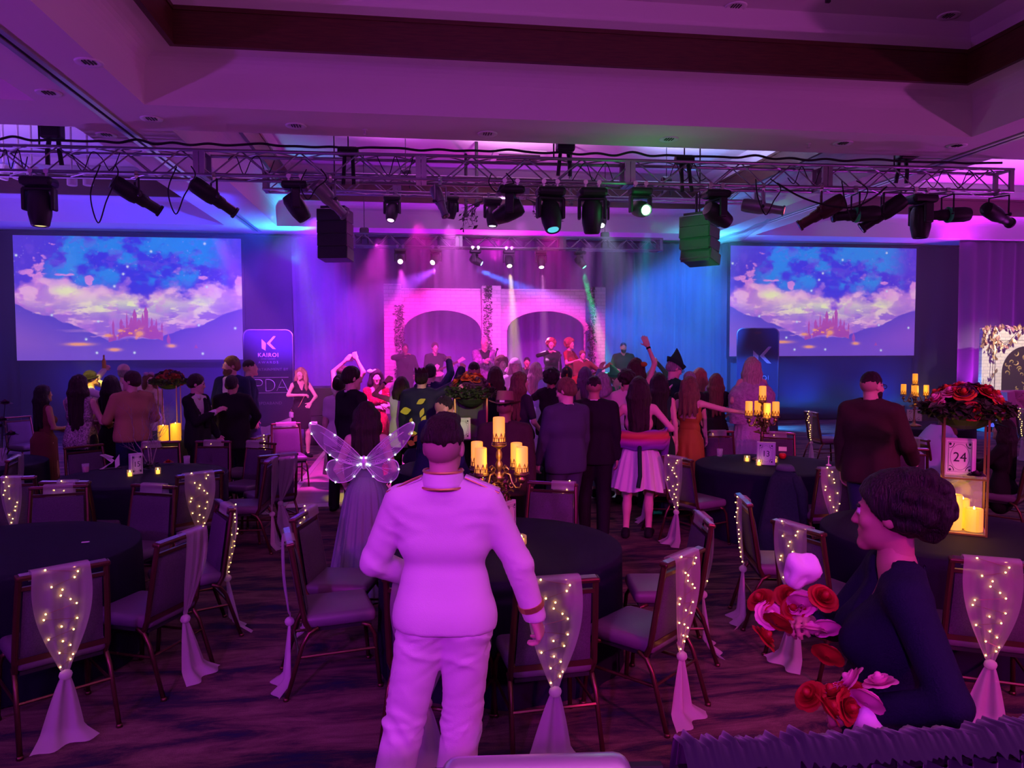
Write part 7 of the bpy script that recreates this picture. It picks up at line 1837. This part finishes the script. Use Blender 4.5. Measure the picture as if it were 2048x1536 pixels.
pbl, jbl = person('blonde woman in a short black dress with a cross-body strap, hand spread out', 601, 734, 14.2, 166, 'f', Rh=(.04, .24, 1.22), Lh=(-.10, .30, 1.06), Rp=(1, -.2, -.1), Lp=(-1, -.2, -.3), curl=(.6, .05), head=(34, 0, 0), skin='fair', hair=('wavy', 'blonde'), feet=((.09, .03), (-.12, -.02)), fine=.017, wear=[TOP('black', n='dress', hem=.96, inf=.015, sleeve=0, neck=.07, V=(1.28, .4), cutarm=.155), SKIRT('black', z0=1.08, z1=.56, r0=.125, r1=.17, amp=.004), dict(k='strap', m=M_goldtrim, n='bag_strap', pts=((-.12, .03, 1.44), (-.06, .135, 1.25), (.06, .13, 1.02), (.17, .06, .86)), r=.006), SHOES])
q = jbl['loc']+Matrix.Rotation(jbl['rz'], 3, 'Z') @ Vector((.20, .06, .82)); t = thing('evening_bag', 'small pale evening bag on the strap of the blonde woman', 'bag', q, jbl['rz']); MB().bevbox((0, 0, 0), (.05, .18, .11), .02, 2).build('body', FAB['lilac'], t); MB().tube([(0, -.08, .05), (0, 0, .10), (0, .08, .05)], .005, 5).build('handle', M_goldtrim, t)
# dance floor crowd
person('man in a dark jacket and white shirt in profile, beyond the winged woman', 703, 732, 8.7, 58, 'm', head=(16, -8, 0), Rh=(.24, .10, .85), skin='fair', hair=('short', 'dkbrown'), wear=SUIT('black'))
person('woman in a pale top with a low hair bun behind the dark-jacketed man', 679, 748, 9.5, 20, 'f', skin='fair', hair=('bun', 'dkbrown'), wear=[TOP('offwhite', inf=.022, hem=.84, sleeve=.3), PANTS('black'), SHOES])
person('woman with an up-do and both arms up behind the dark-jacketed man', 688, 731, 11.0, 30, 'f', Rh=(.12, .15, 1.84), Lh=(-.08, .2, 1.82), curl=(.3, .5), skin='fair', hair=('bun', 'brown'), wear=[TOP('lilac', n='dress', inf=.018, hem=.98, sleeve=0), SKIRT('lilac', z1=.2, r1=.3), SHOES])
person('woman in a glittering red sequin gown with a white fascinator', 752, 737, 11.6, 164, 'f', Rh=(.06, .28, 1.16), Lh=(-.08, .28, 1.18), head=(10, -6, 0), skin='fair', hair=('bob', 'black'), build=1.06, wear=[TOP('redsequin', n='gown', hem=.98, inf=.014, sleeve=.2, neck=.09, nz=1.38), SKIRT('redsequin', z0=1.08, z1=.03, r0=.13, r1=.26, folds=8, amp=.01), dict(k='wristband', m='black', n='glove_cuff', i=0, p=.05, r=.036), dict(k='bow', m='white', n='fascinator', at=(.06, .02, .10))])
person('woman in a white top and black trousers, one arm raised, back turned', 803, 752, 10.2, 12, 'f', Lh=(-.26, .16, 1.66), Lp=(-1, 0, -.2), curl=(.3, .8), skin='tan', hair=('bob', 'brown'), wear=[TOP('offwhite', inf=.030, hem=.74, sleeve=0, flare=.03, cutarm=.165), PANTS('black'), dict(k='wristband', m='black', n='bracelet', i=1, p=.03, r=.03), SHOES])
pl, jl = person('person in a black coat printed with yellow leaves, twig crown on the head', 843, 733, 9.8, 14, 'm', Rh=(.46, .26, 1.72), Rp=(1, -.4, -.2), curl=(.5, .4), topadd=.02, skin='fair', hair=('short', 'dkbrown'), build=1.1, wear=[dict(k='top', m='leafprint', n='coat', inf=.04, hem=.55, neck=.064, flare=.03), PANTS('black'), dict(k='crown', m='dkbrown', n='twig_crown'), SHOES])
for k, (x, z, a, w_, h_) in enumerate(((.03, 1.34, .5, .035, .11), (.04, 1.20, 1.2, .03, .11), (.06, 1.12, 1.0, .03, .09), (-.17, 1.22, .2, .05, .12), (-.10, 1.10, 1.3, .022, .06), (-.08, .94, .1, .04, .10), (-.03, .88, .9, .035, .10), (-.10, .82, -.3, .04, .09), (.0, .76, 1.1, .035, .09))):
    mb = MB(); u = jl['ups']; A_ = jl['A']
    yb = -.158-.012*(z < 1.0)+.35*x*x*1.2; w_ = w_*1.9; h_ = h_*1.15
    mb.grid(lambda p, q: tuple(u(A_(x+math.cos(a)*(q-.5)*h_-math.sin(a)*(p-.5)*w_*math.sin(PI*max(.04, min(.96, q))), yb-.004, z+math.sin(a)*(q-.5)*h_+math.cos(a)*(p-.5)*w_*math.sin(PI*max(.04, min(.96, q)))))), 3, 6); mb.build('printed_leaf', FAB['yellow'], pl)
person('dark-haired man with one fist raised towards the guitarist', 861, 727, 11.2, 20, 'm', Rh=(.16, .35, 1.78), curl=(.9, .4), skin='fair', hair=('short', 'black'), wear=[SHIRT('navy', inf=.024), PANTS('black'), SHOES])
person('tall dark-haired man just behind the mixed flowers, facing the singer', 948, 722, 10.2, 2, 'm', skin='tan', hair=('fade', 'black'), wear=SUIT('black'))
person('woman with long auburn hair behind the mixed flowers', 990, 732, 11.0, -30, 'f', skin='fair', hair=('long', 'brown'), wear=[TOP('black', n='dress', hem=.98, inf=.016, sleeve=0, neck=.09, cutarm=.16), SKIRT('black', z1=.4, r1=.2), SHOES])
person('long-haired woman in a dark puff-sleeved top, profile beyond the brown hat', 1040, 743, 9.45, 48, 'f', head=(24, 0, 0), Rh=(.18, .22, .98), skin='fair', hair=('vlong', 'light'), wear=[TOP('charcoal', n='top', inf=.022, hem=.92, sleeve=.38), SKIRT('lilac', z1=.3, r1=.24), SHOES])
person('dark curly-haired woman drinking, between the grey suit and the dancers', 1103, 736, 10.2, 20, 'f', Lh=(-.10, .30, 1.40), skin='brown', hair=('curly', 'black'), wear=[TOP('black', n='jacket', inf=.028, hem=.84), PANTS('black'), SHOES])
person('woman with black and orange braided hair facing the band', 1134, 732, 11.2, 14, 'f', skin='tan', hair=('bun', 'black'), wear=[TOP('plum', n='dress', inf=.018, hem=.98, sleeve=0), SKIRT('plum', z1=.3, r1=.25), dict(k='strap', m=FAB['mustard'], n='hair_ribbon', pts=((.02, -.10, 1.72), (.03, -.13, 1.62), (.03, -.12, 1.54)), r=.014), SHOES])
person('purple-haired person facing the band beside the braided woman', 1170, 733, 12.2, -6, 'f', skin='fair', hair=('long', 'purple'), wear=[TOP('plum', n='dress', inf=.018, hem=.98), SKIRT('plum', z1=.3, r1=.25), SHOES])
person('person with short silver-blue hair, partly behind the black suit', 1205, 744, 10.2, 10, 'f', skin='fair', hair=('bob', 'grey'), wear=[TOP('teal', n='dress', inf=.018, hem=.98, sleeve=0, top=1.32), SKIRT('teal', z1=.2, r1=.3), SHOES])
person('person in a bright green pointed hat and tunic with one teal arm up', 1232, 738, 12.0, 150, 'm', Rh=(.36, .10, 1.78), Rp=(1, 0, -.2), curl=(.3, .4), head=(-16, 0, 6), topadd=.03, skin='fair', hair=('short', 'light'), wear=[TOP('teal', n='undershirt', inf=.016, hem=.95), dict(k='top', m='green', n='tunic', inf=.026, hem=.66, sleeve=.2, flare=.03), dict(k='hat_cone', m='green', n='pointed_hat'), PANTS('green'), SHOES])
person('woman with an orange bow in her hair and one arm straight up', 1272, 715, 10.8, 8, 'f', Rh=(.14, .10, 1.90), Rp=(1, 0, -.2), curl=(.1, .4), skin='fair', hair=('wavy', 'brown'), wear=[TOP('plum', n='dress', inf=.018, hem=.98, sleeve=0, cutarm=.16), SKIRT('plum', z1=.2, r1=.3), dict(k='bow', m=FAB['mustard'], n='hair_bow', at=(.07, -.08, .05)), dict(k='wristband', m='black', n='bracelet', i=0, p=.03, r=.03), SHOES])
person('woman with one hot-pink lit arm up beyond the orange bow', 1304, 738, 12.8, -4, 'f', Rh=(.10, .12, 1.86), curl=(.8, .4), skin='fair', hair=('long', 'brown'), wear=[TOP('black', n='top', inf=.018, hem=.9), PANTS('black'), SHOES])
person('woman with curly hair and a cream backpack, behind the tulle skirt', 1254, 740, 9.9, 10, 'f', skin='tan', hair=('curly', 'dkbrown'), wear=[TOP('cream', n='top', inf=.03, hem=.9, sleeve=.3), SKIRT('offwhite', z1=.5, r1=.3), SHOES])
person('dark-haired woman in green sequins right behind the shawl wearer', 1318, 745, 9.2, 6, 'f', skin='fair', hair=('vlong', 'black'), wear=[TOP('dkgreen', n='dress', inf=.018, hem=.98, sleeve=0, cutarm=.16), SKIRT('dkgreen', z1=.1, r1=.22), SHOES])
person('woman with long pink-lit wavy hair beyond the hugging couple', 1400, 735, 11.8, 24, 'f', skin='fair', hair=('wavy', 'pinkred'), wear=[TOP('lilac', n='dress', inf=.018, hem=.98), SKIRT('lilac', z1=.1, r1=.3), SHOES])
person('dancer in a white and neon patterned hooded costume before the singer', 1030, 716, 13.0, 170, 'f', Rh=(.2, .3, 1.2), skin='fair', hair=('long', 'platinum'), wear=[TOP('white', n='hooded_top', inf=.035, hem=.85), SKIRT('yellow', z1=.3, r1=.3), dict(k='cap', m='white', n='hood'), SHOES])
person('pale violet-lit dancer with long light hair near the stage edge', 1072, 724, 12.4, 40, 'f', skin='fair', hair=('long', 'platinum'), wear=[TOP('paleblue', n='dress', inf=.02, hem=.98, sleeve=.4), SKIRT('paleblue', z1=.2, r1=.3), SHOES])
person('dancer with flowers in orange hair under the singer', 1003, 712, 13.6, 160, 'f', skin='fair', hair=('curly', 'light'), wear=[TOP('cream', n='dress', inf=.02, hem=.98, sleeve=.4), SKIRT('cream', z1=.2, r1=.3), SHOES])
# band on the stage
SB = .52
pg0, jg0 = person('singer in sunglasses and black jacket holding a microphone, by the ivy column', 810, 686, 16.6, 172, 'm', base=SB, Rh=(.06, .26, 1.48), Lh=(-.22, .2, 1.0), skin='brown', hair=('buzz', 'black'), glasses=True, wear=SUIT('black', 'black'))
pg1, jg1 = person('guitarist in black under the first arch', 870, 684, 17.0, 170, 'm', base=SB, Rh=(.12, .22, 1.05), Lh=(-.36, .30, 1.22), skin='fair', hair=('short', 'brown'), wear=[SHIRT('black', inf=.024), PANTS('black'), SHOES])
pg2, jg2 = person('bald singer in a patterned purple jacket at the middle pillar', 969, 674, 16.4, 168, 'm', base=SB, Rh=(.06, .26, 1.24), Lh=(-.02, .28, 1.20), head=(-14, -6, 0), skin='fair', hair=('none', 'grey'), build=1.2, wear=[SHIRT('black', 'black') if False else SHIRT('black'), dict(k='top', m='floral', n='jacket', inf=.034, hem=.80, neck=.062, V=(1.1, .34)), PANTS('black'), SHOES])
person('singer with a big curly pink-lit hairdo under the second arch', 1102, 676, 16.6, 178, 'f', base=SB, Rh=(.05, .26, 1.44), skin='fair', hair=('curly', 'pinkred'), wear=[TOP('black', n='dress', hem=.98, inf=.018), SKIRT('black', z1=.4, r1=.2), SHOES])
person('singer with full pink-lit hair looking across, beside the curly-haired one', 1139, 676, 16.9, 120, 'f', base=SB, Rh=(.16, .30, 1.25), Lh=(-.20, .3, 1.25), skin='fair', hair=('curly', 'pinkred'), wear=[TOP('redsequin', n='dress', hem=.98, inf=.018, sleeve=.3), SKIRT('redsequin', z1=.4, r1=.22), SHOES])
pg3, jg3 = person('bass player in black at the ivy column next to the blue drape', 1165, 700, 16.3, 164, 'm', base=SB, Rh=(.10, .24, 1.02), Lh=(-.36, .30, 1.22), skin='fair', hair=('short', 'light'), wear=[SHIRT('rust', inf=.024), PANTS('black'), SHOES])
person('bearded keyboard player in black before the blue drape', 1247, 684, 17.0, 174, 'm', base=SB, skin='fair', hair=('fade', 'black'), beard=('black', .5), Rh=(.2, .32, 1.10), Lh=(-.2, .32, 1.10), build=1.1, wear=[SHIRT('black', inf=.028), PANTS('black'), SHOES])
def guitar(j, label, m):
    a, b = Vector(j['arms'][0][2].tolist()), Vector(j['arms'][1][2].tolist()); Mz = Matrix.Rotation(j['rz'], 3, 'Z')
    A0_, B0_ = j['loc']+Mz @ (a+Vector((0, .05, -.02))), j['loc']+Mz @ (b+Vector((0, .05, .02))); d = (B0_-A0_); L = d.length; d.normalize()
    t = thing('electric_guitar', label, 'guitar', A0_); t.rotation_mode = 'QUATERNION'; f = Mz @ Vector((0, 1, 0)); z = d; y = (f-z*f.dot(z)).normalized(); x = y.cross(z); t.rotation_quaternion = Matrix((x, y, z)).transposed().to_quaternion()
    P = [(-.03, .18), (-.12, .24), (-.15, .16), (-.11, .04), (-.15, -.10), (-.12, -.22), (0, -.25), (.12, -.22), (.15, -.10), (.11, .04), (.14, .18), (.08, .22), (.03, .16)]
    MB().prism(P, -.02, .02).build('body', m, t); MB().bb(-.022, .022, -.005, .03, .1, L+.12).build('neck', M_wood, t); MB().prism([(-.03, L+.12), (.03, L+.12), (.06, L+.26), (-.02, L+.30)], -.0, .02).build('headstock', m, t)
    MB().bb(-.04, .04, .02, .03, -.1, .06).build('pickups', M_steel, t)
guitar(jg1, 'pale electric guitar held by the guitarist under the first arch', mat('cream_lacquer', (.7, .6, .5), .25)); guitar(jg3, 'red electric bass held at the ivy column', mat('red_lacquer', (.5, .04, .04), .25))
def mic(p, label, bz=SB):
    t = thing('microphone_stand', label, 'microphone', (p.x, p.y, bz)); z = p.z-bz
    MB().lathe([(0, 0), (.15, 0), (.14, .02), (.02, .035)], 20).build('base', M_black, t); MB().tube([(0, 0, .03), (0, 0, z-.12)], .011, 8).build('pole', M_steel, t); mb = MB(); mb.tube([(0, 0, z-.13), (.06, .12, z)], .012, 8); mb.ball((.065, .13, z+.015), .03, 10, 6); mb.build('microphone', M_black, t)
mic(atd(990, 700, 15.85), 'microphone stand before the bald singer'); mic(atd(1118, 712, 16.2), 'microphone stand before the curly-haired singer')
# drum kit and keyboard
dk = atd(1052, 760, 16.75); t = thing('drum_kit', 'drum kit half hidden behind the dancers at the middle of the stage', 'drums', (dk.x, dk.y, SB), PI+.1)
M_sh = mat('pearl_shell', (.65, .6, .7), .25); M_cym = mat('cymbal_bronze', (.75, .55, .2), .25, .95)
MB().lathe([(0, -.2), (.28, -.2), (.28, .2), (0, .2)], 24, c=(0, .15, .29), M=Matrix.Rotation(PI/2, 3, 'X')).build('bass_drum', M_sh, t, angle=40)
for x, z, r in ((-.2, .72, .15), (.2, .72, .16)): MB().lathe([(0, -.1), (r, -.1), (r, .1), (0, .1)], 20, c=(x, .1, z)).build('tom', M_sh, t, angle=40); MB().tube([(x, .1, z-.1), (x*.3, .12, .55)], .015, 6).build('tom_arm', M_steel, t)
MB().lathe([(0, .38), (.2, .38), (.2, .78 if False else .7), (0, .7)], 20, c=(.5, -.2, 0)).build('floor_tom', M_sh, t, angle=40)
for a in (0, 2.1, 4.2): MB().tube([(.5+.2*math.cos(a), -.2+.2*math.sin(a), 0), (.5+.2*math.cos(a), -.2+.2*math.sin(a), .5)], .01, 6).build('leg', M_steel, t)
for x, y, z in ((-.55, .05, 1.12), (.6, .1, 1.15), (-.75, -.2, .95)):
    MB().lathe([(.015, .02), (.05, .012), (.22, -.012)], 24, c=(x, y, z), M=Matrix.Rotation(.2*(1 if x < 0 else -1), 3, 'Y'), cap=False).build('cymbal', M_cym, t, smooth=True); MB().tube([(x, y, 0), (x, y, z)], .011, 6).build('cymbal_stand', M_steel, t)
    mb = MB()
    for a in (0, 2.1, 4.2): mb.tube([(x, y, .25), (x+.22*math.cos(a), y+.22*math.sin(a), 0)], .009, 5)
    mb.build('cymbal_tripod', M_steel, t)
person('drummer with a shaved head seated behind the drum kit', 1054, 700, 17.5, 180, 'm', base=SB, Hh=1.72, sit=True, Rh=(.22, .34, 1.0), Lh=(-.22, .34, 1.0), skin='tan', hair=('buzz', 'black'), wear=[SHIRT('black', inf=.024, hem=.7), PANTS('black'), SHOES])
kb = atd(1247, 730, 16.42); t = thing('keyboard_stand', 'stage keyboard on a stand in front of the bearded player', 'keyboard', (kb.x, kb.y, SB), -out_yaw(kb)); MB().bevbox((0, 0, .93), (1.2, .32, .09), .02, 2).build('keyboard', M_blackpl, t); MB().bb(-.52, .52, -.13, .04, .975, .985).build('keys', M_card, t)
for s in (-1, 1): MB().tube([(-.35*s, -.1, 0), (.35*s, .1, .88)], .018, 8).build('leg', M_black, t)

# the seats under the seated people
def seat_for(root, label, sv=None, sl=''):
    c = chair(root.location, root.rotation_euler[2], label)
    if sv is not None: sash(c, sv, sl)
def by_label(k): return next(o for o in bpy.data.objects if not o.parent and str(o.get('label', '')).startswith(k))
seat_for(by_label('seated woman bowed'), 'chair with a bulb-lit sash beneath the woman in pale blue', 3, 'bulb-lit sash behind the woman in pale blue')
seat_for(by_label('dark-haired woman with a leaf wreath'), 'chair behind the gold stand under the dark-haired seated woman', 2, 'bulb-lit sash behind the number 24 card')
seat_for(by_label('small dark-haired figure'), 'chair under the small dark-haired figure in black')
dr_ = by_label('drummer with'); t = thing('drum_stool', 'round black drum stool under the drummer', 'stool', dr_.location, 0)
MB().lathe([(0, .40), (.16, .40), (.17, .44), (.15, .465), (0, .47)], 20).build('seat', M_blackpl, t, angle=40); MB().tube([(0, 0, .1), (0, 0, .40)], .02, 8).build('pole', M_steel, t)
for a in (.5, 2.6, 4.7): MB().tube([(0, 0, .14), (.2*math.cos(a), .2*math.sin(a), .0)], .012, 6).build('leg', M_steel, t)
